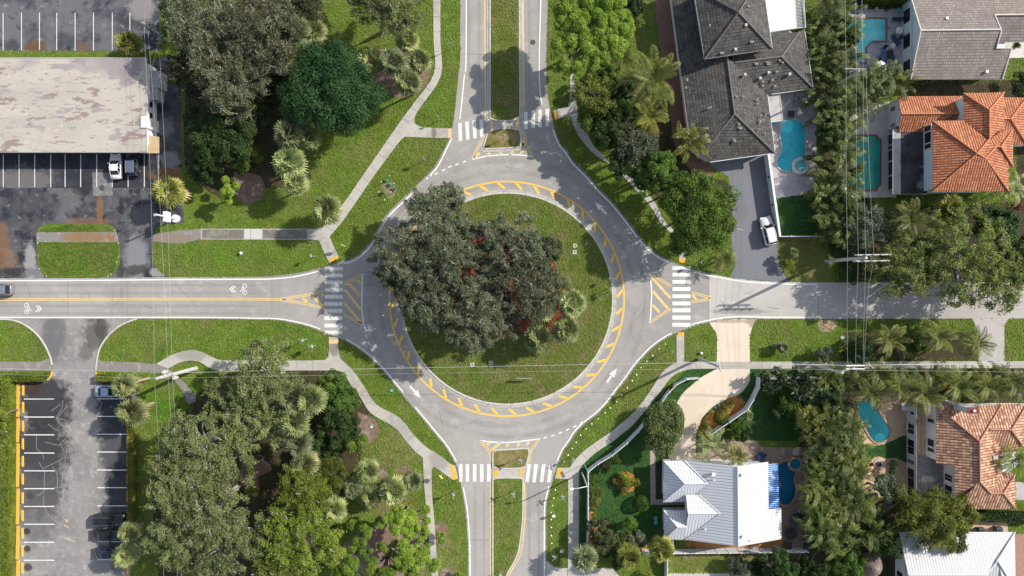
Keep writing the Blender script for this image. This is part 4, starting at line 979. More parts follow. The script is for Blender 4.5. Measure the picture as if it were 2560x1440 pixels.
PALM = {}
def palm_proto(kind, var, mleaf):
    rng = np.random.default_rng(hash((kind, var)) % 1000 if False else sum(map(ord, kind)) + var * 101)
    if kind == 'fan': V, Q = fan_palm_mesh(rng, n=34)
    elif kind == 'fansmall': V, Q = fan_palm_mesh(rng, n=20, R=1.0, blades=12)
    elif kind == 'coconut': V, Q = feather_mesh(rng, n=20, L=3.7, el0=60, el1=-25, sag=.5, pairs=36, ll=.85, lw=.042, spread=.08)
    elif kind == 'areca': V, Q = feather_mesh(rng, n=24, L=2.5, el0=80, el1=10, sag=.92, pairs=17, ll=.46, lw=.062, spread=.5)
    elif kind == 'dead': V, Q = fan_palm_mesh(rng, n=12, R=1.5, droop=1.0, blades=11)
    return np_mesh('crown', V, Q, mleaf)

def palm(name, kind, px, py, rpx, h, mleaf, mbark, label, group=None, var=0, cat='palm', lean=None, dead=None, rz=None):
    R0 = {'fan': 2.05, 'fansmall': 1.05, 'coconut': 3.5, 'areca': 1.9}[kind]
    if kind == 'fan': rpx *= 1.1
    R = rpx / S * (1 - h / HC); k = R / R0
    c = W(px, py, h)
    key = (kind, var % 3, mleaf.name)
    if key not in PALM: PALM[key] = palm_proto(kind, var % 3, mleaf)
    base = W(lean[0], lean[1], 0) if lean else Vector((c.x, c.y, 0))
    root = empty(name, base, label, cat, group)
    off = Vector((c.x, c.y, 0)) - base
    o = link('crown', PALM[key], root, world=False)
    zc = h - (.9 if kind == 'areca' else .25) * k
    o.location = (off.x, off.y, zc); o.scale = (k, k, k); o.rotation_euler = (0, 0, rz if rz is not None else (px * 12.9898 + py * 4.1) % 6.283)
    b = MB()
    if kind == 'areca':
        r = random.Random(int(px * 7 + py))
        for i in range(7):
            a = i * .9; q = .12 + .09 * i
            b.tube([(q * math.cos(a) * .7, q * math.sin(a) * .7, 0), (q * math.cos(a) * k, q * math.sin(a) * k, zc * 1.02)], [.05, .04], 5)
    else:
        t = .16 * max(.6, min(1, k)) if kind in ('fan', 'coconut') else .08
        b.tube([(0, 0, -.05), (off.x * .45, off.y * .45, zc * .5), (off.x, off.y, zc)], [t * 1.3, t, t * .95], 8)
    link('trunk', b.mesh('trunk', mbark), root, world=False)
    if dead is not None:
        key = ('dead', var % 2, dead.name)
        if key not in PALM: PALM[key] = palm_proto('dead', var % 2, dead)
        d = link('dead_fronds', PALM[key], root, world=False)
        d['label'] = 'dry straw-coloured fronds hanging under the crown'
        d.location = (off.x + .35 * k, off.y, zc - .45 * k); d.scale = (k, k, k); d.rotation_euler = (0, 0, px % 6)
    return root

def hedge(name, pxline, wpx, h, mleaf, label, group=None, seed=0, den=230, cat='hedge', l=.2):
    """clipped box hedge along a line: leaves over the faces, dark twiggy body inside"""
    rng = np.random.default_rng(seed + 5)
    p = [W(*q) for q in pxline]
    mid = sum(p, Vector()) / len(p)
    root = empty(name, (mid.x, mid.y, 0), label, cat, group)
    C = []; N = []
    w = wpx / S
    b = MB()
    for a, c in zip(p[:-1], p[1:]):
        d = c - a; L = d.length; d.normalize(); n = Vector((-d.y, d.x, 0))
        k = int(den * L * (w + 2 * h))
        s = rng.uniform(-.1, L + .1, k); t = rng.uniform(0, 1, k) * (w + 2 * h)
        for ss, tt in zip(s, t):
            if tt < h: v, nz = (-w / 2, tt), -n
            elif tt < h + w: v, nz = (tt - h - w / 2, h), Vector((0, 0, 1))
            else: v, nz = (w / 2, tt - h - w), n
            q = a + d * ss + n * v[0]
            C.append((q.x - mid.x + rng.normal() * .05, q.y - mid.y + rng.normal() * .05, v[1] + rng.normal() * .07)); N.append(nz)
        e = [a + n * w * .42, a - n * w * .42, c - n * w * .42, c + n * w * .42]
        b.prism([(q.x - mid.x, q.y - mid.y) for q in e], 0.0, h * .93)
    C = np.array(C); N = np.array([tuple(x) for x in N]); N = norm(N + rng.normal(size=N.shape) * .5)
    V, Q = leaf_quads(rng, C, N, l, l * .6)
    link('foliage', np_mesh('foliage', V, Q, mleaf), root, world=False)
    link('stems', b.mesh('stems', m_stem), root, world=False)
    return root

ORD = ['first', 'second', 'third', 'fourth', 'fifth', 'sixth', 'seventh', 'eighth', 'ninth', 'tenth', 'eleventh', 'twelfth', 'thirteenth', 'fourteenth', 'fifteenth', 'sixteenth', 'seventeenth', 'eighteenth', 'nineteenth', 'twentieth',
       'twenty-first', 'twenty-second', 'twenty-third', 'twenty-fourth', 'twenty-fifth', 'twenty-sixth', 'twenty-seventh', 'twenty-eighth', 'twenty-ninth', 'thirtieth', 'thirty-first', 'thirty-second']
m_stem = plain('dark_stems', (0.035, 0.035, 0.018), 0.9)
m_bark_pale = surf('pale_grey_bark', (0.36, 0.345, 0.31), [(3.0, (0.22, 0.20, 0.18), 0.5, 0.7)], rough=0.9)
m_bark = surf('brown_bark', (0.17, 0.14, 0.11), [(3.0, (0.10, 0.08, 0.065), 0.5, 0.7)], rough=0.9)
m_bark_palm = surf('palm_bark', (0.33, 0.27, 0.21), [(4.0, (0.2, 0.16, 0.12), 0.5, 0.7)], rough=0.9)
L_oak = leaf('oak_leaves', (0.038, 0.049, 0.020), (0.220, 0.232, 0.130), .55, .2, tint=((0.19, 0.18, 0.14), .08))
L_oak2 = leaf('olive_oak_leaves', (0.068, 0.094, 0.024), (0.280, 0.315, 0.120), .55, .2, tint=((0.22, 0.21, 0.14), .08))
L_isl = leaf('island_oak_leaves', (0.038, 0.051, 0.023), (0.205, 0.230, 0.130), .55, .2, tint=((0.17, 0.17, 0.14), .10))
L_oakdk = leaf('dark_oak_leaves', (0.024, 0.034, 0.014), (0.085, 0.098, 0.040), .55, .2)
L_pine = leaf('bright_pine_needles', (0.125, 0.215, 0.020), (0.330, 0.455, 0.075), .55, .3, vary=.06)
L_pine2 = leaf('mid_green_needles', (0.080, 0.145, 0.016), (0.230, 0.320, 0.055), .55, .3)
L_blue = leaf('blue_green_leaves', (0.016, 0.040, 0.013), (0.050, 0.095, 0.034), .55, .2, nscale=.2)
L_green = leaf('fresh_green_leaves', (0.030, 0.062, 0.009), (0.110, 0.175, 0.030), .45, .25)
L_greendk = leaf('deep_green_leaves', (0.014, 0.034, 0.010), (0.058, 0.095, 0.026), .45, .2)
L_yel = leaf('yellow_green_leaves', (0.075, 0.115, 0.012), (0.265, 0.310, 0.050), .5, .25)
L_olive = leaf('olive_leaves', (0.060, 0.080, 0.012), (0.195, 0.225, 0.052), .5, .25)
L_fan = leaf('fan_palm_leaves', (0.120, 0.152, 0.050), (0.375, 0.410, 0.170), .5, .25, .25)
L_fany = leaf('yellowing_fan_leaves', (0.115, 0.140, 0.028), (0.360, 0.365, 0.090), .5, .25, .25)
L_fand = leaf('dark_fan_leaves', (0.085, 0.115, 0.050), (0.310, 0.340, 0.170), .5, .25, .25)
L_coco = leaf('coconut_leaves', (0.030, 0.048, 0.008), (0.185, 0.210, 0.048), .5, .25, .22, tint=((0.36, 0.27, 0.05), .05))
L_coco2 = leaf('yellow_coconut_leaves', (0.045, 0.060, 0.008), (0.215, 0.225, 0.042), .5, .25, .22, tint=((0.38, 0.28, 0.05), .06))
L_areca = leaf('areca_leaves', (0.012, 0.026, 0.006), (0.160, 0.205, 0.046), .5, .25, .22)
L_arecadk = leaf('dark_areca_leaves', (0.012, 0.026, 0.006), (0.090, 0.125, 0.032), .5, .22, .22)
L_dead = leaf('dry_fronds', (0.26, 0.19, 0.10), (0.50, 0.40, 0.25), .7, .15, .2)
L_hedge = leaf('clipped_hedge_leaves', (0.085, 0.125, 0.010), (0.250, 0.290, 0.045), .5, .2)
L_hedge2 = leaf('olive_hedge_leaves', (0.070, 0.085, 0.012), (0.22, 0.21, 0.045), .5, .2)
L_topi = leaf('topiary_leaves', (0.020, 0.046, 0.008), (0.075, 0.125, 0.022), .5, .2)
L_bougain = leaf('bougainvillea_leaves', (0.050, 0.085, 0.020), (0.165, 0.205, 0.065), .5, .2, tint=((0.36, 0.17, 0.20), .06))
L_croton = leaf('croton_leaves', (0.13, 0.07, 0.018), (0.34, 0.25, 0.05), .45, .2, tint=((0.10, 0.20, 0.03), .3))
L_open = leaf('light_open_leaves', (0.085, 0.120, 0.022), (0.290, 0.350, 0.090), .55, .35, vary=.12, tint=((0.22, 0.18, 0.11), .08))
L_red = leaf('crimson_leaves', (0.16, 0.015, 0.03), (0.38, 0.05, 0.09), .45, .2)
L_grey = leaf('grey_green_leaves', (0.040, 0.060, 0.034), (0.130, 0.160, 0.095), .5, .2)
L_bop = leaf('paddle_leaves', (0.020, 0.040, 0.014), (0.120, 0.160, 0.065), .45, .2, .3)
# ---------------------------------------------------------------- trees and bushes, quarter by quarter
T = broadleaf
bp, bk = m_bark_pale, m_bark
GO = 'grey oaks of the north west grove'
# north west grove
T('oak_tree', 'oak', 505, 60, 108, 11, L_oak, bp, 'wide grey-green oak overhanging the far edge of the north car park, nearest the transformer pole', group=GO, seed=1)
T('oak_tree', 'oak', 655, 85, 112, 12, L_oak, bp, 'tallest grey oak in the middle of the north west grove, full of bare pale twigs', group=GO, seed=2)
T('oak_tree', 'oak', 585, 200, 98, 11, L_oak, bp, 'grey oak of the grove directly right of the white building, above the dark green bushes', group=GO, seed=3)
T('oak_tree', 'oak', 480, 180, 62, 9, L_oakdk, bp, 'dark narrow oak leaning over the service lane beside the white building', group=GO, seed=4)
T('oak_tree', 'oakgreen', 760, 20, 62, 9, L_oakdk, bp, 'dark green oak on the top edge between the grey grove and the lone branching oak', group=GO, seed=5)
T('oak_tree', 'oak', 965, 12, 98, 11, L_oak2, bp, 'lone grey oak on the top edge whose branches cast a tracery shadow on the grass', seed=6)
T('round_tree', 'dense', 830, 222, 126, 9, L_blue, bk, 'big round blue-green tree with a dense crown beside the diagonal pavement', seed=7)
T('bushy_tree', 'dense', 555, 340, 88, 6, L_greendk, bk, 'broad dark bushy tree between the car park and the fan palm group', seed=8)
T('bushy_tree', 'dense', 498, 300, 42, 4, L_oakdk, bk, 'small dark bushy tree squeezed under the grey oaks by the service lane', seed=9)
T('bushy_tree', 'dense', 610, 395, 46, 4, L_green, bk, 'low green bushy tree south of the broad dark one, next to the bright puff bush', seed=10)
T('bushy_tree', 'dense', 520, 415, 48, 4.5, L_greendk, bk, 'low dark bushy tree at the car park end of the north west grove', seed=11)
T('bushy_tree', 'dense', 700, 190, 60, 4, L_oakdk, bk, 'dark understorey tree between the grey oaks and the blue-green round tree', seed=12)
T('bushy_tree', 'dense', 650, 290, 52, 4, L_oakdk, bk, 'dark understorey tree below the grey oaks, north of the paired fan palms', seed=13)
T('bushy_tree', 'dense', 430, 35, 34, 4, L_greendk, bk, 'low green tree at the foot of the transformer pole', seed=131)
T('young_pine', 'pine', 638, 388, 21, 3, L_pine2, bk, 'small bright puff-shaped pine beside the paired fan palms', seed=14)
T('young_pine', 'pine', 577, 477, 33, 5, L_pine, bk, 'young bright green pine alone on the grass with a loose open crown', seed=15)
FP = 'fan palms of the north west lawn'
k = 0
for (x, y, r, h, t) in ((742, 82, 42, 8, 'tall fan palm rising through the grey oaks at the back of the grove'), (785, 78, 32, 7, 'fan palm right of the tall one behind the blue-green tree'), (714, 140, 40, 8, 'large fan palm between the grey oaks and the blue-green tree'),
                        (928, 152, 36, 6, 'leftmost fan palm of the ring by the bend of the diagonal pavement'), (982, 156, 37, 7, 'central fan palm of the ring by the bend of the diagonal pavement'), (1018, 102, 31, 5, 'northernmost fan palm of the ring by the bend of the diagonal pavement'),
                        (1047, 152, 32, 5, 'fan palm of that ring nearest the straight pavement'), (1020, 206, 34, 6, 'southernmost fan palm of the ring, over the pale mulch edge'),
                        (722, 335, 40, 6, 'upper left fan palm of the four standing in line below the blue-green tree'), (772, 346, 32, 5, 'fan palm just right of the upper one in the line of four'), (722, 403, 43, 6, 'large third fan palm of the line of four'), (738, 456, 33, 5, 'lowest fan palm of the line of four, on a mulch patch')):
    palm('fan_palm', 'fan', x, y, r, h, L_fan if k % 4 else L_fand, m_bark_palm, t, FP, var=k); k += 1
palm('fan_palm', 'fan', 815, 524, 39, 5, L_fan, m_bark_palm, 'lone shaggy fan palm with dead fronds at the fork of the pavement', FP, var=1, dead=L_dead)
palm('fan_palm', 'fan', 320, 107, 33, 3.5, L_fany, m_bark_palm, 'yellow-green fan palm on the grass strip between north car park and white building', var=2)
palm('fan_palm', 'fan', 421, 478, 41, 4, L_fany, m_bark_palm, 'yellowing fan palm at the corner of the front car park beside the white pole sign', var=0, dead=L_dead)

# central island
GI = 'grey oaks on the roundabout island'
T('oak_tree', 'oak', 1085, 545, 88, 9.5, L_isl, bp, 'grey island oak on the north west rim, leaning over the ring road', group=GI, seed=21)
T('oak_tree', 'oak', 1120, 492, 42, 9, L_isl, bp, 'outermost northern bough-like island oak above the yellow ring ticks', group=GI, seed=22)
T('oak_tree', 'oak', 1010, 645, 88, 9.5, L_isl, bp, 'westernmost island oak reaching out over the ring road', group=GI, seed=23)
T('oak_tree', 'oak', 1112, 655, 92, 10.5, L_isl, bp, 'island oak just left of the gap showing red mulch', group=GI, seed=24)
T('oak_tree', 'oak', 1075, 750, 88, 10, L_isl, bp, 'island oak on the south west rim above the kerb', group=GI, seed=25)
T('oak_tree', 'oak', 1175, 800, 98, 10.5, L_isl, bp, 'palest bare-twigged island oak at the south of the clump', group=GI, seed=26)
T('oak_tree', 'oak', 1275, 610, 92, 9.5, L_isl, bp, 'island oak at the top right of the clump with long bare twigs', group=GI, seed=27)
T('oak_tree', 'oak', 1312, 712, 102, 10, L_isl, bp, 'island oak right of the red mulch gap, next to the fan palms', group=GI, seed=28)
T('oak_tree', 'oakgreen', 1225, 760, 66, 8.5, L_oakdk, bp, 'dark inner island oak south of the red mulch gap', group=GI, seed=29)
T('oak_tree', 'oak', 1350, 632, 52, 8.5, L_isl, bp, 'right-hand outer island oak next to the dark green bush', group=GI, seed=304)
T('oak_tree', 'oakgreen', 1255, 798, 52, 8, L_isl, bp, 'low island oak at the lower right of the clump, over the red mulch end', group=GI, seed=305)
T('oak_tree', 'oak', 1195, 728, 56, 9, L_isl, bp, 'inner island oak closing the clump just below the red mulch gap', group=GI, seed=303)
T('oak_tree', 'oakgreen', 1165, 600, 66, 8, L_isl, bp, 'rounded island oak above the red mulch gap, between the rim oaks', group=GI, seed=301)
T('oak_tree', 'oakgreen', 1015, 690, 60, 8, L_oakdk, bp, 'dark low island oak under the westernmost one', group=GI, seed=30)
T('oak_tree', 'oak', 1228, 664, 56, 9, L_isl, bp, 'thin inner island oak standing over the red mulch', group=GI, seed=302)
T('bushy_tree', 'dense', 1376, 628, 34, 3.5, L_greendk, bk, 'dark green bush standing on the right of the island clump by the red mulch tip', seed=31)
T('bushy_tree', 'bush', 1337, 600, 22, 2.5, L_olive, bk, 'small olive bush under the top right island oak', seed=32)
for i, (x, y, r, h, t) in enumerate(((1395, 720, 38, 5, 'northernmost island fan palm, touching the oaks'), (1358, 768, 37, 5, 'island fan palm tucked against the oaks, left of the pair'), (1430, 760, 38, 5, 'easternmost island fan palm nearest the signposts'),
                                     (1416, 824, 36, 4.5, 'lower right island fan palm on the lawn'), (1346, 844, 39, 4.5, 'lowest island fan palm at the end of the red mulch'))):
    palm('fan_palm', 'fan', x, y, r, h, L_fan, m_bark_palm, t, 'fan palms on the roundabout island', var=i)

# south west grove
GS = 'olive grey oaks of the south west grove'
T('oak_tree', 'oak', 590, 1125, 56, 9, L_oak2, bp, 'smaller grey oak filling the middle of the south west grove, left of the bare clearing', group=GS, seed=401)
T('oak_tree', 'oak', 632, 1335, 62, 9.5, L_oak2, bp, 'grey oak between the largest grey oak and the yellow-green feathery trees', group=GS, seed=402)
T('oak_tree', 'oakgreen', 555, 985, 48, 7, L_oak2, bp, 'low olive oak where the old asphalt path ends', group=GS, seed=403)
T('oak_tree', 'oakgreen', 665, 945, 92, 10, L_oak2, bp, 'olive oak at the top of the south west grove, spreading over the curved pavement', group=GS, seed=41)
T('oak_tree', 'oak', 600, 1045, 75, 9, L_oak2, bp, 'olive oak left of the dense fan palm group, near the green lawn', group=GS, seed=42)
T('oak_tree', 'oak', 500, 1115, 100, 11, L_oak2, bp, 'large grey oak nearest the south car park lawn', group=GS, seed=43)
T('oak_tree', 'oak', 455, 1215, 95, 11, L_oak2, bp, 'large grey oak leaning toward the parked black cars', group=GS, seed=44)
T('oak_tree', 'oak', 535, 1260, 108, 11.5, L_oak2, bp, 'largest grey oak in the middle of the south west grove', group=GS, seed=45)
T('oak_tree', 'oak', 455, 1340, 88, 10, L_oak2, bp, 'grey oak at the lower left of the grove above the bottom palms', group=GS, seed=46)
T('oak_tree', 'oak', 560, 1375, 92, 10.5, L_oak2, bp, 'grey oak on the bottom edge of the photo in the south west grove', group=GS, seed=47)
T('oak_tree', 'oakgreen', 690, 1050, 66, 9, L_oak2, bp, 'rounded olive oak directly left of the dense fan palm group', group=GS, seed=48)
T('feathery_tree', 'oakgreen', 755, 1235, 72, 10, L_yel, bp, 'yellow-green feathery tree at the upper side of the bright pair', seed=49)
T('feathery_tree', 'oakgreen', 755, 1340, 100, 10.5, L_yel, bp, 'largest yellow-green feathery tree of the south west grove', seed=50)
T('feathery_tree', 'oakgreen', 690, 1405, 60, 9, L_yel, bp, 'yellow-green feathery tree on the bottom edge left of the largest one', seed=51)
T('bushy_tree', 'dense', 840, 985, 62, 5, L_green, bk, 'glossy green bushy tree by the bend of the south west pavement', seed=52)
T('bushy_tree', 'dense', 850, 1065, 60, 5, L_greendk, bk, 'dark bushy tree in the middle of the row beside the fan palms', seed=53)
T('bushy_tree', 'dense', 885, 1105, 36, 4, L_pine2, bk, 'fresh bright green bush on the red mulch edge', seed=54)
T('bushy_tree', 'bush', 830, 1190, 62, 4.5, L_olive, bk, 'olive brown bush between the dark bushes and the lower palms', seed=55)
T('bushy_tree', 'dense', 800, 1120, 48, 4, L_greendk, bk, 'dark bush directly right of the second tier of fan palms', seed=56)
T('low_shrub', 'bush', 628, 1178, 17, 1.2, L_olive, bk, 'upper of two round shrubs on the bare mulch clearing', seed=57)
T('low_shrub', 'bush', 632, 1218, 21, 1.2, L_yel, bk, 'lower yellow-green one of two round shrubs on the bare mulch clearing', seed=58)
for i, (x, y, r, h, t) in enumerate(((728, 990, 42, 8, 'upper left fan palm of the dense south west group'), (775, 1000, 40, 8, 'upper right fan palm of the dense south west group'), (735, 1055, 42, 8, 'middle fan palm of the dense south west group'), (745, 1107, 36, 7, 'fourth fan palm down in the dense south west group'), (762, 1163, 36, 6, 'lowest fan palm of the dense south west group, with brown tips'),
                                     (920, 1180, 31, 5, 'top palm of the lawn cluster west of the southern pavement'), (883, 1222, 27, 4.5, 'leftmost fan palm of the lawn cluster west of the southern pavement'), (925, 1243, 29, 5, 'lowest fan palm of the lawn cluster west of the southern pavement'), (982, 1227, 37, 5, 'largest right-hand fan palm of the lawn cluster'), (1031, 1204, 27, 4, 'fan palm of the lawn cluster nearest the southern pavement'),
                                     (785, 1255, 29, 7, 'grey-green fan palm in front of the yellow-green trees'), (836, 1276, 33, 7, 'fan palm right of the yellow-green trees'))):
    palm('fan_palm', 'fan', x, y, r, h, L_fan if i % 3 else L_fand, m_bark_palm, t, 'fan palms of the south west grove', var=i, dead=L_dead if i == 4 else None)
palm('fan_palm', 'fan', 310, 964, 34, 5, L_fan, m_bark_palm, 'leaning fan palm over the light blue parked car', var=0, dead=L_dead, lean=(373, 945))
palm('fan_palm', 'fan', 328, 1029, 38, 5, L_fan, m_bark_palm, 'leaning fan palm below the white slatted board', var=1, dead=L_dead, lean=(383, 1007))
palm('fan_palm', 'fan', 322, 1331, 27, 4, L_fan, m_bark_palm, 'upper of two fan palms over the bonnets of the parked cars', var=2, dead=L_dead)
palm('fan_palm', 'fan', 312, 1389, 33, 4.5, L_fan, m_bark_palm, 'lower of two fan palms over the bonnets of the parked cars', var=0, dead=L_dead)
PG = 'bright puff-crowned pines by the southern pavement'
T('pine_tree', 'pine', 1005, 1300, 60, 8, L_pine, bk, 'northernmost bright pine whose puffs touch the southern pavement', group=PG, seed=61, puffs=[(1012, 1305, 36), (972, 1297, 27), (1040, 1285, 22), (1066, 1285, 22), (1045, 1325, 24), (1000, 1270, 18)])
T('pine_tree', 'pine', 895, 1360, 50, 8, L_pine2, bk, 'leftmost bright pine beside the yellow-green trees', group=PG, seed=62, puffs=[(910, 1338, 28), (884, 1385, 30), (925, 1370, 22), (875, 1430, 34)])
T('pine_tree', 'pine', 1030, 1390, 60, 9, L_pine, bk, 'largest bright pine hanging over the lower end of the southern pavement', group=PG, seed=63, puffs=[(1027, 1392, 38), (1058, 1360, 26), (1080, 1400, 24), (1000, 1350, 24), (1040, 1430, 28), (1063, 1327, 20)])
T('pine_tree', 'pine', 965, 1400, 50, 8.5, L_pine2, bk, 'inner bright pine on the bottom edge between the leftmost and the largest', group=PG, seed=64, puffs=[(970, 1362, 24), (955, 1425, 36), (985, 1395, 22), (930, 1405, 22)])
T('young_pine', 'pine', 1105, 1345, 15, 2, L_pine, bk, 'tiny young pine in the round mulch patch right of the southern pavement', seed=65)
T('young_pine', 'pine', 1148, 1438, 13, 1.5, L_pine, bk, 'tiny young pine in the mulch patch at the bottom edge beside the south road', seed=66)
T('young_pine', 'pine', 886, 1311, 18, 3, L_pine2, bk, 'thin young pine on the mulch between lawn palms and bright pines', seed=67)

# north east verge and the garden of the dark-roofed house
T('pine_tree', 'pine', 1475, 75, 98, 12, L_pine, bk, 'big bright yellow-green pine beside the north road', seed=71, puffs=[(1400, 60, 24), (1395, 130, 22), (1425, 200, 20), (1412, 22, 36), (1470, 10, 40), (1530, 20, 42), (1552, 72, 34), (1500, 65, 42), (1440, 70, 40), (1410, 110, 32), (1470, 120, 38), (1520, 125, 38), (1410, 165, 26), (1450, 170, 26), (1555, 40, 22), (1490, 165, 24), (1525, 90, 30), (1545, 110, 24)])
T('leafy_tree', 'oakgreen', 1480, 235, 56, 9, L_olive, bp, 'light olive leafy tree below the big bright pine, over the north east pavement', seed=72)
T('bushy_tree', 'dense', 1472, 298, 36, 7, L_green, bk, 'fresh green bush at the foot of the olive leafy tree', seed=73)
T('bushy_tree', 'dense', 1520, 330, 52, 7, L_greendk, bk, 'dark bushy tree on the inner side of the curved north east pavement', seed=74)
T('bushy_tree', 'dense', 1545, 230, 46, 3.5, L_greendk, bk, 'dark shrub mass left of the tall coconut palm', seed=75)
T('bushy_tree', 'open', 1592, 368, 62, 8, L_grey, bp, 'grey-green tree with bare white twigs below the coconut palms', seed=76)
T('bushy_tree', 'dense', 1640, 432, 62, 8, L_green, bk, 'bright green bush between the twiggy tree and the round driveway tree', seed=77)
T('bushy_tree', 'dense', 1560, 418, 44, 7, L_greendk, bk, 'dark bush under the twiggy tree, edging the pavement', seed=771)
T('round_tree', 'dense', 1742, 532, 106, 9, L_green, bk, 'large round green tree standing over the grey driveway', seed=78)
T('bushy_tree', 'dense', 1580, 20, 40, 4, L_greendk, bk, 'dark tree on the top edge right of the big bright pine', seed=79)
T('bushy_tree', 'bush', 1588, 55, 26, 3, L_olive, bk, 'small olive bush on the side lawn right of the big bright pine', seed=80)
for i, (x, y, r, t) in enumerate(((1528, 285, 36, 'dark bush between the olive leafy tree and the yellowing coconut palm'), (1600, 318, 34, 'dark bush in the deep shade below the yellowing coconut palm'), (1672, 480, 36, 'green bush against the round driveway tree, on the pavement side'), (1512, 180, 30, 'dark bush under the lower edge of the big bright pine'), (1690, 610, 30, 'low green bush below the round driveway tree, by the pavement end'), (1566, 275, 42, 'broad dark bush left of the yellowing coconut palm'), (1500, 265, 30, 'green bush at the lower right edge of the olive leafy tree'), (1602, 440, 38, 'dark bush on the pavement side of the bright green bush'), (1690, 455, 32, 'green bush at the upper left of the round driveway tree'), (1545, 370, 36, 'dark bush left of the twiggy grey-green tree'))):
    T('bushy_tree', 'dense', x, y, r, 6, (L_greendk, L_green)[i % 2], bk, t, seed=500 + i)
palm('coconut_palm', 'coconut', 1632, 196, 82, 9, L_coco, m_bark_palm, 'tallest coconut palm left of the dark-roofed house', var=0)
palm('coconut_palm', 'coconut', 1622, 290, 58, 6, L_coco2, m_bark_palm, 'yellowing coconut palm directly below the tallest one', var=1)
palm('coconut_palm', 'coconut', 1560, 150, 38, 4, L_coco, m_bark_palm, 'small dark coconut palm between the bright pine and the side lawn', var=2)
palm('coconut_palm', 'coconut', 1655, 415, 44, 5, L_coco, m_bark_palm, 'green coconut palm above the round driveway tree', var=1)
palm('areca_palm', 'areca', 1725, 352, 44, 5, L_coco2, m_bark_palm, 'yellow-green feathery palm against the corner of the dark roof', var=0)
palm('coconut_palm', 'coconut', 1812, 648, 34, 2.6, L_coco, m_bark_palm, 'young coconut palm on the grass corner by the grey driveway mouth', var=2)
T('box_shrub', 'bush', 1975, 654, 24, 1.6, L_hedge, bk, 'square clipped bright shrub on the lawn right of the grey driveway', seed=81)
palm('young_palm', 'fansmall', 1986, 632, 14, 2.4, L_fan, m_bark_palm, 'little fan palm growing out of the square clipped shrub', var=0)

# palm hedge between the gardens, north side
HN = 'feathery palms of the hedge east of the dark-roofed house'
cols = []
for j, y in enumerate(range(8, 596, 40)):
    w = 2068 if y < 470 else 2078
    cols += [(w + (j % 3 - 1) * 7, y), (w + 44 + (j % 2) * 8, y + 18)]
cols = [c for c in cols if not (300 < c[1] < 400 and c[0] < 2085)]
cols += [(2168, 200), (2205, 190), (2246, 205), (2185, 240), (2150, 262)]
for i, (x, y) in enumerate(cols):
    if i >= len(cols) - 5:
        t = 'feathery palm, %s of five in the spur between the turquoise pool and the orange roof' % ORD[i - len(cols) + 5]; g = 'feathery palms by the turquoise pool'
    else:
        t = 'feathery palm, %s from the top in the long hedge right of the dark-roofed house' % ORD[i]; g = HN
    palm('areca_palm', 'areca', x, y, 37 + (i * 5) % 7, (2.9 if x < 2090 else 4.0) + (i * 7 % 5) * .2, L_areca if (i * 7) % 5 else L_coco, m_bark_palm, t, g, var=i)
T('bushy_tree', 'dense', 2076, 345, 44, 4.5, L_greendk, bk, 'round dark green bush in the gap of the palm hedge, left of the octagonal pool', seed=82)
T('bushy_tree', 'dense', 2095, 300, 28, 4, L_green, bk, 'light green bush in the palm hedge beside the white pool deck', seed=83)
hedge('hedge', [(2150, 2), (2262, 2)], 22, 2.2, L_hedge, 'clipped green hedge along the top edge above the turquoise pool', seed=3)
T('banana_plant', 'big', 2140, 430, 24, 4, L_coco, bk, 'broad-leaved plant leaning over the left edge of the octagonal pool', seed=84)
T('tree', 'oakgreen', 2168, 562, 64, 6.5, L_grey, bp, 'grey-green tree under the overhead wires, south of the octagonal pool', seed=85)
palm('coconut_palm', 'coconut', 2276, 548, 60, 7, L_coco, m_bark_palm, 'coconut palm in the shade below the dark lanai roof', var=0)
palm('fan_palm', 'fan', 2377, 519, 37, 5, L_fany, m_bark_palm, 'yellow-green fan palm under the orange-roofed house', var=1, dead=L_dead)
palm('areca_palm', 'areca', 2540, 470, 34, 4, L_fan, m_bark_palm, 'pale feathery palm at the corner of the orange-roofed house', var=2)
T('shrub', 'bush', 2541, 514, 13, 1.2, L_red, bk, 'small crimson shrub near the right edge of the photo', seed=86)
T('tree', 'dense', 2485, 575, 66, 7, L_greendk, bk, 'deep green tree with a shiny crown near the right edge, under the orange-roofed house', seed=87)
T('tree', 'open', 2400, 640, 132, 9, L_open, bp, 'large open olive tree with pale branching limbs over the east road', seed=88)
T('tree', 'open', 2490, 692, 92, 8.5, L_open, bp, 'bright green tree overhanging the east road near the right edge', seed=89)
T('tree', 'open', 2255, 670, 92, 8, L_open, bp, 'thin olive tree right of the tall steel pole with double crossarm', seed=90)
T('tree', 'dense', 2545, 640, 58, 8, L_greendk, bk, 'dark tree cut by the right edge above the east road', seed=91)
T('shrub', 'bush', 2125, 682, 38, 1.8, L_greendk, bk, 'low dark shrub at the foot of the tall steel pole', seed=92)
T('shrub', 'bush', 2092, 620, 30, 2, L_greendk, bk, 'dark shrub at the lower end of the palm hedge by the white fence', seed=921)
T('shrub', 'bush', 2545, 215, 34, 2.5, L_greendk, bk, 'dark shrub between the grey-tiled and the orange-roofed house', seed=93)
T('shrub', 'bush', 2538, 118, 13, 1.4, L_hedge, bk, 'small bright bush in the court of the grey-tiled house', seed=94)

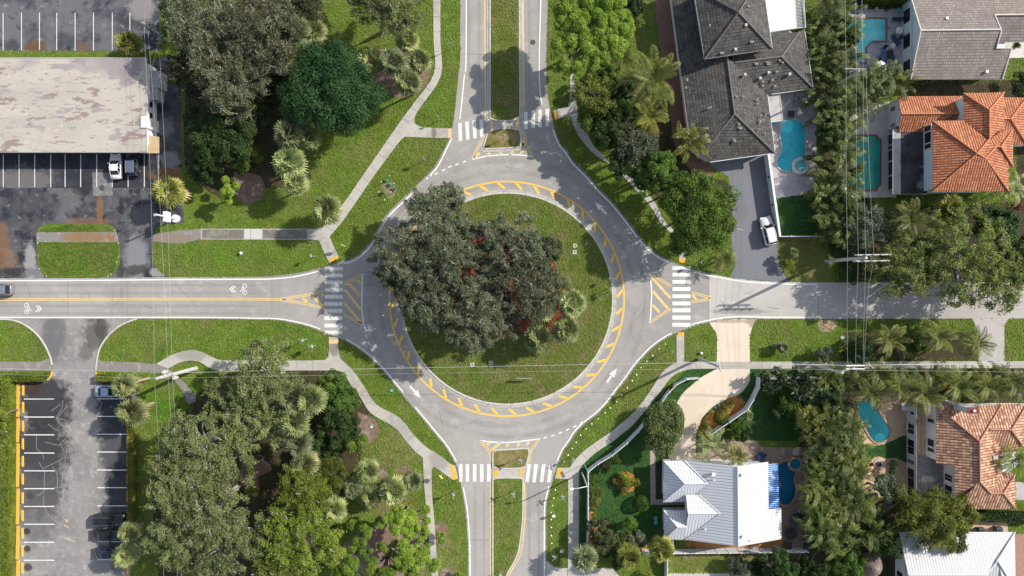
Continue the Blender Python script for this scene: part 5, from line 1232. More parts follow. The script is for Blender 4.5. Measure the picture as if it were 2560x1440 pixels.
# south of the east road
for i, (x, y, r, t) in enumerate(((2222, 848, 50, 'left coconut palm of the three along the east road verge'), (2346, 842, 50, 'middle coconut palm of the three along the east road verge'), (2442, 858, 46, 'right coconut palm of the three, reaching over the paver driveway'))):
    palm('coconut_palm', 'coconut', x, y, r, 6, L_coco, m_bark_palm, t, 'coconut palms along the east road verge', var=i)
T('shrub', 'dense', 2284, 848, 42, 3, L_green, bk, 'dense green shrub between the left and middle coconut palms of the verge', seed=101)
T('shrub', 'bush', 2150, 880, 40, 2.2, L_greendk, bk, 'dark shrub on the verge left of the three coconut palms', seed=102)
T('shrub', 'bush', 2060, 885, 24, 2.5, L_grey, bk, 'thin grey-green shrub rising over the pavement left of the wire crossing', seed=103)
palm('young_palm', 'fansmall', 1959, 869, 17, 1.6, L_fand, m_bark_palm, 'small star-shaped palm on the lawn beside the dark mailbox', var=1)
GE = 'feathery palms in the band south of the east pavement'
xs = list(range(2075, 2560, 44))
for i, x in enumerate(xs):
    palm('areca_palm', 'areca', x, 938 + (i % 3) * 9, 34, 4.2, L_areca if i % 3 else L_coco, m_bark_palm, 'feathery palm, %s from the left in the band along the east pavement' % ORD[i], GE, var=i)
for i, (x, y, r, t) in enumerate(((2178, 985, 50, 'coconut palm over the top of the teal pool'), (2310, 985, 60, 'coconut palm over the white facade wall'), (2395, 965, 52, 'coconut palm above the red chimney'), (2468, 965, 50, 'second coconut palm from the right edge in the lower row'), (2535, 958, 46, 'coconut palm on the right edge in the lower row'), (2250, 968, 40, 'short coconut palm between the teal pool and the white facade'))):
    palm('coconut_palm', 'coconut', x, y, r, 6.5, L_coco, m_bark_palm, t, 'coconut palms of the lower row', var=i)
T('paddle_leaf_plant', 'big', 1935, 962, 40, 3.5, L_bop, bk, 'paddle-leaved plant in the corner of the white garden wall', seed=104)
T('paddle_leaf_plant', 'big', 2003, 955, 40, 4, L_bop, bk, 'taller paddle-leaved plant along the white garden wall', seed=105)
T('paddle_leaf_plant', 'big', 2052, 1000, 46, 4, L_bop, bk, 'dark paddle-leaved plant left of the teal pool', seed=106)
T('shrub', 'dense', 1975, 1008, 38, 2.6, L_green, bk, 'round fresh green shrub on the lawn below the paddle-leaved plants', seed=107)
T('shrub', 'dense', 1945, 1025, 24, 2, L_greendk, bk, 'dark shrub left below the round fresh green shrub', seed=1071)
palm('fan_palm', 'fan', 2028, 1046, 34, 4, L_fany, m_bark_palm, 'olive fan palm between the shady lawn and the teal pool', var=2)
for i, (x, y, r, t) in enumerate(((2118, 95, 30, 'dark round bush in the upper half of the palm hedge by the turquoise pool'), (2062, 250, 30, 'dark bush in the palm hedge beside the lavender deck'), (2100, 500, 30, 'dark bush in the lower palm hedge left of the octagonal pool'), (2120, 1130, 30, 'dark bush in the wide palm hedge next to the tan patio'), (2048, 1210, 32, 'dark bush in the wide palm hedge beside the deep blue pool'), (2100, 1300, 34, 'dark bush low in the wide palm hedge'))):
    T('bushy_tree', 'dense', x, y, r, 5.2, (L_greendk, L_oakdk)[i % 2], bk, t, seed=520 + i)
HS = 'feathery palms of the hedge east of the white-roofed house'
cols = []
for j, y in enumerate(range(1075, 1375, 38)):
    cols += [(2045 + (j % 2) * 8, y), (2088 + (j % 3) * 5, y + 14)] + ([(2132, y + 4)] if y not in (1189, ) else [(2130, y)])
cols += [(2070, 1052), (2112, 1050), (2105, 1012), (2180, 1330), (2170, 1290), (2160, 1250)]
for i, (x, y) in enumerate(cols):
    palm('areca_palm', 'areca', x, y, 37 + (i * 5) % 7, 4.9 + (i * 7 % 5) * .3, L_areca if (i * 3) % 4 else L_coco, m_bark_palm, 'feathery palm, %s along the wide hedge right of the white-roofed house' % ORD[i], HS, var=i)
T('tree', 'dense', 2208, 1228, 42, 6, L_grey, bk, 'dark grey-green tree over the tan patio by the small table', seed=108)
T('shrub', 'bush', 2232, 1166, 20, 1.4, L_greendk, bk, 'oval green shrub on the tan patio beside the round fire pit', seed=109)
T('drooping_tree', 'willow', 2325, 1290, 86, 8, L_olive, bk, 'drooping olive tree hanging over the ribbed white roof in the corner', seed=110)
T('drooping_tree', 'willow', 2375, 1335, 50, 7.5, L_olive, bk, 'lower drooping olive tree spilling down the ribbed white roof', seed=111)
T('drooping_tree', 'willow', 2265, 1275, 50, 7, L_olive, bk, 'drooping olive tree nearest the tan patio', seed=112)
T('drooping_tree', 'willow', 2395, 1285, 50, 7, L_olive, bk, 'drooping olive tree against the edge of the pink tiled roof', seed=1121)
T('tree', 'willow', 2205, 1345, 58, 7, L_greendk, bk, 'deep green soft-needled tree above the thatched hut', seed=113)
T('tree', 'dense', 2112, 1412, 56, 5, L_green, bk, 'soft green tree on the bottom edge left of the thatched hut', seed=114)
T('tree', 'dense', 1950, 1415, 52, 5, L_greendk, bk, 'dark tree on the bottom edge below the white fence end', seed=115)
T('tree', 'dense', 2030, 1425, 48, 5, L_greendk, bk, 'dark tree on the bottom edge in the middle of the shady strip', seed=116)
T('shrub', 'bush', 1850, 1408, 34, 2.4, L_grey, bk, 'grey-green shrub below the white panelled fence', seed=117)
T('shrub', 'bush', 1890, 1420, 26, 2, L_greendk, bk, 'dark shrub right of the grey-green one below the panelled fence', seed=118)
hedge('hedge', [(2440, 1284), (2575, 1290)], 22, 1.5, L_greendk, 'dark hedge strip below the pink tiled roof', seed=5)
palm('areca_palm', 'areca', 2540, 1150, 36, 5, L_hedge, m_bark_palm, 'bright feathery palm on the right edge over the pink tiled roof', var=1)

# garden of the white-roofed house
T('bougainvillea', 'dense', 1655, 1058, 62, 4.0, L_bougain, bk, 'large pink-flecked bougainvillea mound beside the cream driveway', cat='shrub', seed=121, puffs=[(1665, 1040, 42), (1640, 1068, 36), (1670, 1075, 40), (1645, 1100, 32), (1660, 1128, 24)])
T('topiary', 'ball', 1804, 1044, 19, 1.7, L_topi, bk, 'ball-clipped shrub beside the cream driveway and white wall', cat='shrub', seed=122)
T('topiary', 'ball', 1604, 1260, 21, 1.8, L_topi, bk, 'ball-clipped shrub on the lawn by the taupe path', cat='shrub', seed=123)
T('shrub', 'bush', 1570, 1310, 25, 2.6, L_green, bk, 'lone round green shrub with a long shadow on the garden lawn', seed=124)
T('shrub', 'bush', 1567, 1200, 18, 1.6, L_hedge, bk, 'bright yellow-green shrub in the middle of the round flower bed', seed=125)
T('shrub', 'bush', 1562, 1224, 19, .9, L_croton, bk, 'orange croton on the lower side of the round flower bed', seed=126)
T('shrub', 'bush', 1546, 1196, 17, .8, L_croton, bk, 'russet croton on the left side of the round flower bed', seed=127)
T('shrub', 'bush', 1586, 1206, 15, .8, L_croton, bk, 'russet croton on the right side of the round flower bed', seed=128)
for i, (x, y, r, t) in enumerate(((1485, 1203, 22, 'upper flowering shrub inside the white fence by the street lamp'), (1488, 1232, 24, 'middle flowering shrub inside the white fence'), (1487, 1260, 20, 'lower thin shrub inside the white fence'), (1512, 1166, 20, 'shrub inside the slanting part of the white fence'), (1536, 1147, 18, 'shrub furthest up the slanting part of the white fence'), (1482, 1302, 20, 'small shrub above the dark corner bush'))):
    T('shrub', 'bush', x, y, r, 1.3, (L_green, L_olive, L_hedge2, L_oakdk)[i % 4], bk, t, group='shrubs inside the white front fence', seed=140 + i)
T('shrub', 'dense', 1500, 1342, 48, 3.6, L_oakdk, bk, 'big dark corner bush inside the white front fence', seed=129)
T('shrub', 'dense', 1535, 1370, 44, 3, L_topi, bk, 'deep green bush right of the dark corner bush', seed=130)
T('shrub', 'dense', 1585, 1354, 36, 2, L_grey, bk, 'silvery green mound along the orange mulch edge', seed=132)
palm('fan_palm', 'fan', 1463, 1398, 34, 4.5, L_fand, m_bark_palm, 'dark fan palm beside the lower pavement at the garden corner', var=0)
palm('fan_palm', 'fan', 1573, 1393, 34, 4.5, L_fany, m_bark_palm, 'pale fan palm on the grass below the garden', var=1)
palm('fan_palm', 'fan', 1655, 1375, 33, 4.5, L_fany, m_bark_palm, 'fan palm between the two pieces of white panelled fence', var=2)
T('shrub', 'bush', 1622, 1436, 20, 1.3, L_yel, bk, 'yellow-green shrub on the bottom edge below the pale fan palm', seed=133)
T('shrub', 'bush', 1763, 1072, 22, 1.6, L_olive, bk, 'olive shrub along the inner curve of the cream driveway', seed=134)
T('shrub', 'dense', 1842, 1066, 28, 2, L_green, bk, 'green shrub behind the slanting white garden wall', seed=135)
T('shrub', 'dense', 1858, 1082, 24, 2, L_greendk, bk, 'dark green shrub at the end of the slanting white garden wall', seed=136)
palm('young_palm', 'fansmall', 1872, 1040, 15, 1.8, L_fan, m_bark_palm, 'small star palm by the bend of the white garden wall', var=2)
palm('areca_palm', 'areca', 1780, 1116, 40, 4, L_fan, m_bark_palm, 'pale feathery palm at the top corner of the white roof', var=0)
palm('coconut_palm', 'coconut', 1842, 1140, 34, 4, L_coco2, m_bark_palm, 'yellowish coconut palm over the yellow patio', var=2)
T('shrub', 'bush', 1680, 975, 12, .9, L_hedge, bk, 'small bright shrub inside the curved white wall left of the cream driveway', seed=137)
T('shrub', 'bush', 1820, 1015, 18, .8, L_croton, bk, 'rusty shrub in the bed beside the ball-clipped shrub', seed=138)

# hedges and trees of the south car park
hedge('hedge', [(29, 945), (29, 1110), (27, 1480)], 18, 1.4, L_hedge, 'long clipped yellow-green hedge down the left side of the south car park', seed=6)
hedge('hedge', [(24, 944), (118, 942)], 16, 1.2, L_hedge, 'short clipped hedge along the top of the south car park, left of the entrance', seed=7)
hedge('hedge', [(250, 943), (340, 942)], 15, 1.1, L_hedge, 'short clipped hedge right of the car park entrance, beside the leaning palm', seed=8)
hedge('hedge', [(336, 1048), (337, 1250), (334, 1300)], 14, 1.2, L_hedge2, 'clipped olive hedge down the right side of the south car park', seed=9)
T('tree', 'dense', 2, 1035, 38, 5, L_yel, bk, 'yellow-green tree cut by the left edge beside the long hedge', seed=151)
T('tree', 'open', -6, 1085, 34, 4.5, L_olive, bp, 'olive tree cut by the left edge, below the yellow-green one', seed=152)
# ================================================================ buildings
m_slate = roof_mat('dark_slate_tiles', 'slate', [(0.052, 0.048, 0.046), (0.105, 0.098, 0.090), (0.008, 0.008, 0.009)], .42, .46, .75, dirt=(0.16, 0.15, 0.135), wear=.28)
m_greytile = roof_mat('grey_brown_tiles', 'slate', [(0.225, 0.195, 0.175), (0.315, 0.28, 0.25), (0.09, 0.075, 0.07)], .34, .42, .8, dirt=(0.15, 0.125, 0.115), wear=.6)
m_orange = roof_mat('orange_clay_tiles', 'barrel', [(0.34, 0.110, 0.048), (0.53, 0.225, 0.115), (0.09, 0.026, 0.015)], .37, .46, .75, dirt=(0.30, 0.10, 0.05), wear=.35)
m_pink = roof_mat('mixed_clay_tiles', 'barrel', [(0.30, 0.13, 0.085), (0.62, 0.42, 0.27), (0.12, 0.045, 0.03)], .42, .48, .8, dirt=(0.26, 0.14, 0.10), wear=.35)
m_seam = roof_mat('white_standing_seam', 'seam', [(0.60, 0.61, 0.63), (0.55, 0.56, 0.585), (0.16, 0.165, 0.185)], .44, 1, .45, wear=.5)
m_ridge_dark = plain('grey_ridge_tiles', (0.135, 0.125, 0.115), .8)
m_ridge_or = plain('orange_ridge_tiles', (0.58, 0.21, 0.09), .8)
m_ridge_pk = plain('pink_ridge_tiles', (0.42, 0.20, 0.13), .8)
m_ridge_w = plain('white_ridge_metal', (0.60, 0.62, 0.65), .5)
m_ridge_cr = plain('cream_ridge_mortar', (0.62, 0.57, 0.52), .8)
m_trim = plain('white_trim', (0.72, 0.72, 0.72), .5)
m_wall = surf('white_render', (0.66, 0.67, 0.68), [(0.8, (0.58, 0.59, 0.61), .45, .7)], rough=.85)
m_wall_bl = surf('pale_blue_render', (0.60, 0.67, 0.71), [(0.8, (0.53, 0.60, 0.65), .45, .7)], rough=.85)
m_wall_cr = surf('cream_render', (0.62, 0.60, 0.55), [(0.8, (0.54, 0.52, 0.48), .45, .7)], rough=.85)
m_glass = plain('dark_window_glass', (0.018, 0.022, 0.028), .12, .5)
m_beige_roof = surf('worn_beige_roof', (0.43, 0.395, 0.345), [(0.25, (0.385, 0.352, 0.31), .45, .62, (.5, 1.2, 1)), (0.42, (0.25, 0.20, 0.175), .58, .63, (.55, 1.5, 1)), (0.55, (0.30, 0.27, 0.27), .58, .63, (.5, 1.4, 1)), (1.3, (0.28, 0.235, 0.205), .59, .64, (.5, 1.7, 1)), (1.1, (0.52, 0.47, 0.40), .62, .70)],
                    spots=[(330, 175, 70, 40, (0.26, 0.235, 0.245), .7, .85), (250, 180, 46, 22, (0.30, 0.27, 0.27), .9, .7), (345, 210, 24, 26, (0.25, 0.215, 0.22), .7, .8), (110, 170, 30, 16, (0.32, 0.285, 0.285), .8, .6), (40, 245, 40, 14, (0.31, 0.28, 0.28), .8, .6)], rough=.9)
m_lanai = surf('blackened_lanai_roof', (0.055, 0.052, 0.055), [(0.4, (0.03, 0.028, 0.032), .45, .62), (1.2, (0.14, 0.135, 0.14), .60, .74)], spots=[(2290, 450, 22, 14, (0.24, 0.235, 0.24), .8, .7), (2285, 425, 18, 4, (0.26, 0.25, 0.25), .6, .7), (2275, 470, 12, 12, (0.25, 0.24, 0.24), .8, .7)], rough=.8)
m_lanai_l = surf('pale_lanai_roof', (0.36, 0.34, 0.33), [(0.8, (0.26, 0.25, 0.245), .45, .65)], rough=.8)
m_white_flat = surf('white_flat_roof', (0.74, 0.73, 0.69), [(0.5, (0.64, 0.63, 0.59), .5, .7), (1.0, (0.48, 0.46, 0.42), .66, .76)], rough=.7)
m_metal_grey = plain('weathered_steel', (0.42, 0.42, 0.41), .6, .4)
m_dark = plain('dark_paint', (0.03, 0.03, 0.034), .5)

def face3(f):
    known = [p for p in f if p[2] is not None]
    a, b_, c = [W(*p) for p in known[:3]]
    n = (b_ - a).cross(c - a); n.normalize()
    if n.z < 0: n = -n
    pts = [W(*p) if p[2] is not None else on_plane(p[0], p[1], a, n) for p in f]
    return pts, n

def roof_part(parent, name, mat, faces, thick=.14):
    V = []; F = []; UV = []
    for f in faces:
        pts, n = face3(f)
        area = sum(pts[i].x * pts[(i + 1) % len(pts)].y - pts[(i + 1) % len(pts)].x * pts[i].y for i in range(len(pts)))
        if area < 0: pts = pts[::-1]
        u = Vector((0, 0, 1)).cross(n)
        u = u.normalized() if u.length > .02 else Vector((1, 0, 0))
        v = n.cross(u)
        b0 = len(V)
        for p in pts: V.append(tuple(p)); UV.append((p.dot(u), p.dot(v)))
        F.append(tuple(range(b0, b0 + len(pts))))
    me = bpy.data.meshes.new(name); me.from_pydata(V, [], F); me.materials.append(mat)
    ul = me.uv_layers.new(name='UVMap')
    for l in me.loops: ul.data[l.index].uv = UV[l.vertex_index]
    me.update()
    o = link(name, me, parent)
    md = o.modifiers.new('thickness', 'SOLIDIFY'); md.thickness = thick; md.offset = -1.0
    return o

def caps(parent, name, mat, lines, r=.13, dz=.05):
    b = MB()
    for l in lines: b.tube([W(*p) + Vector((0, 0, dz)) for p in l], r, 6)
    return b.build(name, mat, parent)

def walls(parent, px, z1, mat, inset=0.0, zpx=0.0, name='wall'):
    pts = [W(p[0], p[1], zpx) for p in px]
    p2 = [(p.x, p.y) for p in pts]
    a = sum(p2[i][0] * p2[(i + 1) % len(p2)][1] - p2[(i + 1) % len(p2)][0] * p2[i][1] for i in range(len(p2)))
    if inset: p2 = offset(p2, inset if a > 0 else -inset, True)
    b = MB(); b.prism(p2, 0.0, z1)
    return b.build(name, mat, parent)

def west_window(parent, gx, y0, y1, z0, z1, panes=2, face=-1, label=None):
    """window in a wall whose face stands at ground pixel gx; face -1 looks to the left (west), +1 to the right"""
    a = W(gx, y0); c = W(gx, y1); ym = (a.y + c.y) / 2; L = abs(a.y - c.y)
    b = MB(); b.box((a.x + face * .03, ym, (z0 + z1) / 2), (.08, L + .16, z1 - z0 + .16))
    fr = b.build('window', m_trim, parent)
    for i in range(panes):
        b = MB(); q = L / panes
        b.box((a.x + face * .065, ym - L / 2 + q * (i + .5), (z0 + z1) / 2), (.04, q - .07, z1 - z0))
        b.build('pane', m_glass, fr)
    if label: fr['label'] = label
    return fr

def vents(parent, pts, s=.28, h=.35, mat=None, name='roof_vent'):
    for (x, y, z) in pts:
        p = W(x, y, z); b = MB(); b.box((p.x, p.y, p.z + h / 2 - .05), (s, s, h)); b.box((p.x, p.y, p.z + h), (s * 1.25, s * 1.25, .05))
        b.build(name, mat or m_trim, parent)

def house(name, px, py, label, cat='house'):
    c = W(px, py); return empty(name, (c.x, c.y, 0), label, cat)

# --- A: white commercial building, flat worn roof
A = house('white_building', 180, 265, 'long white single-storey building with a worn beige flat roof by the front car park', 'building')
walls(A, [(-70, 172), (391, 172), (393, 345), (393, 372), (-70, 372)], 3.05, m_wall)
b = MB(); q = [W(*p) for p in ((-70, 146, 3.2), (366, 146, 3.2), (368, 381, 3.2), (-70, 381, 3.2))]
b.prism([(p.x, p.y) for p in q], 3.0, 3.2); b.build('roof', m_beige_roof, A)
caps(A, 'gutter', m_metal_grey, [[(-70, 380.5, 3.1), (368, 380.5, 3.1)], [(366, 146, 3.15), (368, 381, 3.15)], [(-70, 145.5, 3.15), (366, 145.5, 3.15)]], .11, 0)
b = MB(); q = [W(*p) for p in ((372, 338, 2.5), (397, 342, 2.5), (397, 383, 2.5), (350, 383, 2.5))]
b.prism([(p.x, p.y) for p in q], 2.35, 2.5); b.build('porch_roof', surf('tan_porch', (0.50, 0.36, 0.21), [(2, (0.44, 0.31, 0.18), .45, .7)]), A)
b = MB(); q = [W(*p) for p in ((382, 304), (397, 304), (397, 332), (382, 332))]
b.prism([(p.x, p.y) for p in q], 0, 3.42); b.build('roof_parapet', m_trim, A)
b = MB()
for g, z in (([(380, 188), (418, 188), (418, 229), (380, 229)], 2.05), ([(380, 229.5), (411, 229.5), (411, 258), (380, 258)], 1.95)):
    q = [W(*p) for p in g]; b.prism([(p.x, p.y) for p in q], 0, z)
b.build('annex', surf('grey_annex', (0.38, 0.38, 0.385), [(1.2, (0.30, 0.30, 0.305), .45, .6), (1.4, (0.10, 0.10, 0.10), .62, .68)]), A)
for y0, y1 in ((262, 277), (290, 305)): west_window(A, 393, y0, y1, 1.5, 2.4, 1, 1)

# --- B: dark-roofed house
B = house('dark_roof_house', 1840, 200, 'large house with a dark slate hip roof and a two-storey tower, beside the kidney pool')
LR = 5.0
roof_part(B, 'roof', m_slate, [
    [(1679, 5, 3.0), (1716, 290, 3.0), (1836, 285, LR), (1817, 141, None), (1775, 60, None), (1735, -45, None), (1673, -45, None)],
    [(1716, 290, 3.0), (1728, 372, 3.0), (1757, 384, None), (1836, 285, LR)],
    [(1836, 286, LR), (1757, 384, 3.0), (1775, 405.5, None), (1937, 383, 3.0)],
    [(1817, 141, LR), (1836, 285, LR), (1937, 383, 3.0), (1919, 237, 3.0), (1837, 158, None)],
    [(1837, 157.5, 4.6), (1953, 142, 4.6), (2033, 221, 3.0), (1919, 237.5, None)],
    [(1953, 142, 4.6), (2033, 221, 3.0), (2011, 72, 3.0), (1998, 80, None)],
    [(1830, 158, 4.6), (1953, 142, 4.6), (1998, 80, 3.2), (1830, 96, None)]])
roof_part(B, 'tower_roof', m_slate, [
    [(1761.5, 147.6, 6.0), (1846, 31, 8.3), (1733, -31, 6.0)],
    [(1761.5, 147.6, 6.0), (1931, 122.6, 6.0), (1846, 31, 8.3)],
    [(1931, 122.6, 6.0), (1905, -60, 6.0), (1846, 31, 8.3)],
    [(1905, -60, 6.0), (1733, -31, 6.0), (1846, 31, 8.3)]])
caps(B, 'ridge', m_ridge_dark, [[(1817, 141, LR), (1836, 285, LR), (1757, 384, 3.0)], [(1836, 285, LR), (1937, 383, 3.0)], [(1837, 157, 4.6), (1953, 142, 4.6), (2033, 221, 3.0)], [(1953, 142, 4.6), (1998, 80, 3.2)],
      [(1761.5, 147.6, 6.0), (1846, 31, 8.3), (1931, 122.6, 6.0)], [(1905, -60, 6.0), (1846, 31, 8.3), (1733, -31, 6.0)]], .15)
caps(B, 'eave_trim', m_trim, [[(1733, -31, 5.95), (1761.5, 147.6, 5.95), (1931, 122.6, 5.95), (1905, -60, 5.95)], [(1775, 405.5, 2.95), (1937, 383, 2.95), (1919, 237, 2.95)], [(1930, 235.5, 2.95), (2033, 221, 2.95), (2011, 72, 2.95)], [(1673, -45, 2.95), (1716, 290, 2.95), (1728, 372, 2.95)]], .06, 0)
walls(B, [(1673, -45), (1716, 290), (1728, 372), (1775, 405), (1937, 383), (1919, 237), (2033, 221), (2011, 72), (1998, 80), (1830, -45)], 2.75, m_wall_cr, .55, 3.0)
walls(B, [(1733, -31), (1761.5, 147.6), (1931, 122.6), (1905, -60)], 5.8, m_wall_bl, .55, 6.0, 'tower_wall')
b = MB(); q = [W(*p) for p in ((1908, -50, 3.5), (1925.6, 79, 3.5), (1990, 71, 3.5), (1982, -50, 3.5))]; b.prism([(p.x, p.y) for p in q], 3.3, 3.5); b.build('flat_roof', m_white_flat, B)
b = MB()
for i in range(34):
    t = i / 33; y = -46 + t * 116; x0 = 1982 + t * 9; b.tube([W(x0, y, 3.4), W(x0 + 24, y - 3, 3.4)], .045, 4)
b.tube([W(1998, -50, 3.45), W(2014, 69, 3.45)], .08, 4); b.tube([W(2006, -50, 3.6), W(2013.5, 68, 3.6), W(1926, 79, 3.6)], .09, 4); b.tube([W(1983, -50, 3.45), W(1991, 71, 3.45)], .08, 4)
b.build('pergola', m_trim, B)
roof_part(B, 'patio_canopy', surf('pale_canopy', (0.40, 0.39, 0.375), [(.8, (.32, .31, .3), .45, .65)]), [[(1919, 237, 2.6), (1949, 235, 2.5), (1957, 302, 2.5), (1929, 305, 2.6)]], .08)
caps(B, 'canopy_edge', m_trim, [[(1949, 235, 2.52), (1957, 302, 2.52), (1929, 305, 2.6)]], .05, 0)
vents(B, [(1863, 64.5, 7.3), (1899, 197, 3.9), (1920, 183, 4.1), (1972, 187, 3.9), (1861, 188, 4.6), (1837, 125, 6.1)], .3, .42, m_metal_grey)
b = MB()
for x, y, w, h, z in ((1775, 63, 4, 5, 7.2), (1880, 104, 9, 5, 6.7), (1805, 132, 9, 5, 6.35), (1872, 15, 5, 5, 7.6), (1911, 80, 4, 5, 6.5), (1718, 199, 4, 8, 3.5), (1715.5, 219, 4, 5, 3.4), (1772, 270, 4, 4, 4.2), (1777, 268, 4, 4, 4.25), (1848, 310, 5, 5, 4.6), (1851, 320, 9, 5, 4.4), (1836, 349, 5, 5, 3.9), (1838, 353, 5, 5, 3.85), (1842, 241, 5, 4, 4.95), (1859, 241, 5, 4, 4.7), (1893, 249, 5, 4, 4.0), (1895, 259, 5, 4, 4.0), (1901, 303, 5, 8, 4.0), (1903, 289, 4, 5, 4.0), (1909, 300, 5, 4, 3.8), (1899, 322, 4, 4, 4.1), (1913, 333, 4, 4, 3.8), (1915, 286, 4, 4, 3.7), (1891, 159, 9, 5, 4.5), (1920, 156, 9, 4, 4.5), (1921, 160, 9, 4, 4.4), (1950, 151, 5, 4, 4.5), (1957, 156, 5, 4, 4.4), (1942, 179, 5, 5, 4.1), (1908, 204, 5, 5, 3.8), (1908, 214, 5, 5, 3.6), (1932, 200, 5, 5, 3.8), (1938, 215, 5, 5, 3.5)):
    p = W(x, y, z + .10); b.box((p.x, p.y, p.z), (w / S, h / S, .05))
b.build('replaced_tiles', plain('pale_replacement_tile', (0.22, 0.21, 0.195), .8), B)

# --- C: grey-tiled gable house
C = house('grey_tile_house', 2400, 80, 'gabled house with a weathered grey-brown tile roof beside the turquoise pool')
roof_part(C, 'roof', m_greytile, [
    [(2301.6, 76.5, 5.4), (2503, 74, 5.4), (2501, 80, None), (2490.5, 121, None), (2528, 121, None), (2505.5, 198, 2.8), (2276, 199.5, 2.8)],
    [(2301.6, 76.5, 5.4), (2503, 74, 5.4), (2486, 38, None), (2478, -55, 2.8), (2262, -55, 2.8)],
    [(2486, 37.5, 4.6), (2620, 36, 4.6), (2620, 106, 2.9), (2493, 106, None), (2502, 76, None)],
    [(2486, 37.5, 4.6), (2620, 36, 4.6), (2620, -50, 2.4), (2480, -50, None)]])
caps(C, 'ridge', m_ridge_cr, [[(2301.6, 76.5, 5.42), (2503, 74, 5.42)], [(2276, 199.5, 2.85), (2301.6, 76.5, 5.42), (2262, -55, 2.85)], [(2486, 37.5, 4.65), (2620, 36, 4.65)], [(2486, 37.5, 4.65), (2502, 76, 5.35)], [(2503, 74, 5.35), (2490.5, 121, 4.5), (2528, 121, 4.3), (2505.5, 198, 2.85)]], .12)
cw = walls(C, [(2255, -45), (2480, -45), (2480, 186), (2255, 186)], 2.7, m_wall_bl)
b = MB(); x0 = W(2255, 0).x; ya, yb = W(0, 192).y, W(0, -50).y; ym = W(2301.6, 76.5, 5.4).y
b.add([(x0, ya, 2.6), (x0, yb, 2.6), (x0, ym, 5.15), (x0 + .3, ya, 2.6), (x0 + .3, yb, 2.6), (x0 + .3, ym, 5.15)], [(0, 2, 1), (3, 4, 5), (0, 3, 5, 2), (1, 2, 5, 4), (0, 1, 4, 3)]); b.build('gable', m_wall_bl, C)
for y0, y1 in ((32, 66), (94, 128), (158, 184), (-20, 10)): west_window(C, 2255, y0, y1, .5, 2.25, 1)
vents(C, [(2381, 20, 3.9), (2411, 20, 3.9), (2365, 47, 4.7), (2465, 180, 3.2)], .3, .3)

# --- D: orange barrel tile house
D = house('orange_roof_house', 2430, 370, 'two-storey house with bright orange barrel-tile roofs and a black lanai roof')
roof_part(D, 'wing_roof', m_orange, [
    [(2253.8, 284.6, 4.4), (2408, 283.5, 4.4), (2406, 240, 3.0), (2245, 241, 3.0)],
    [(2253.8, 284.6, 4.4), (2408, 283.5, 4.4), (2408, 300, None), (2331, 302, None), (2325, 330, 3.0), (2246.5, 330.4, 3.0)]])
roof_part(D, 'roof', m_orange, [
    [(2408, 232.5, 6.0), (2473.5, 275, 7.4), (2473.5, 347, 7.4), (2408, 301, None)],
    [(2408, 232.5, 6.0), (2510, 230.4, 6.0), (2473.5, 275, 7.4)],
    [(2510, 230.4, 6.0), (2473.5, 275, 7.4), (2473.5, 347, 7.4), (2512, 322, None)],
    [(2331, 302, 6.0), (2332, 479.4, 6.0), (2443, 383.5, 8.2)],
    [(2332, 479.4, 6.0), (2521.5, 478, 6.0), (2464, 396, None), (2443, 383.5, 8.2)],
    [(2331, 302, 6.0), (2408, 301, 6.0), (2472, 349, None), (2443, 383.5, 8.2)],
    [(2521.5, 478, 6.0), (2464, 396, 7.7), (2489, 367, 7.2), (2521, 420, None)],
    [(2472, 349, 7.3), (2443, 383.5, 8.2), (2464, 396, 7.7), (2489, 367, 7.0)],
    [(2472, 349, 7.3), (2489, 367, 7.0), (2502, 367, 6.9), (2532, 323, 6.0), (2512, 322, None)],
    [(2489, 367, 7.0), (2502, 367, 6.9), (2533, 417, 6.0), (2521, 420, None)],
    [(2502, 367, 7.0), (2532, 323, 6.0), (2533, 417, 6.0)]])
roof_part(D, 'side_roof', m_orange, [
    [(2505, 297, 4.6), (2527, 297, 4.6), (2566, 244, 3.4), (2505, 243, 3.4)],
    [(2505, 297, 4.6), (2527, 297, 4.6), (2568, 362, 3.4), (2530, 362, 3.4), (2510, 345, None)],
    [(2527, 297, 4.6), (2566, 244, 3.4), (2620, 244, None), (2620, 362, None), (2568, 362, 3.4)]])
caps(D, 'ridge', m_ridge_or, [[(2253.8, 284.6, 4.42), (2408, 283.5, 4.42)], [(2408, 232.5, 6.02), (2473.5, 275, 7.42), (2473.5, 347, 7.42)], [(2510, 230.4, 6.02), (2473.5, 275, 7.42)], [(2331, 302, 6.02), (2443, 383.5, 8.22), (2332, 479.4, 6.02)], [(2443, 383.5, 8.22), (2472, 349, 7.4)], [(2443, 383.5, 8.22), (2464, 396, 7.75), (2521.5, 478, 6.02)], [(2464, 396, 7.75), (2489, 367, 7.1), (2502, 367, 7.0), (2532, 323, 6.02)], [(2502, 367, 7.0), (2533, 417, 6.02)], [(2505, 297, 4.62), (2527, 297, 4.62), (2566, 244, 3.42)], [(2527, 297, 4.62), (2568, 362, 3.42)]], .12)
walls(D, [(2220, 258), (2385, 258), (2385, 325), (2220, 325)], 2.95, m_wall)
b = MB(); x0 = W(2220, 0).x; ya, yb = W(0, 330).y, W(0, 254).y; ym = W(2253, 284.6, 4.4).y
b.add([(x0, ya, 2.9), (x0, yb, 2.9), (x0, ym, 4.2), (x0 + .3, ya, 2.9), (x0 + .3, yb, 2.9), (x0 + .3, ym, 4.2)], [(0, 2, 1), (3, 4, 5), (0, 3, 5, 2), (1, 2, 5, 4)]); b.build('gable', m_wall, D)
for y0, y1 in ((273, 284), (315, 323)): west_window(D, 2220, y0, y1, .9, 2.1, 2)
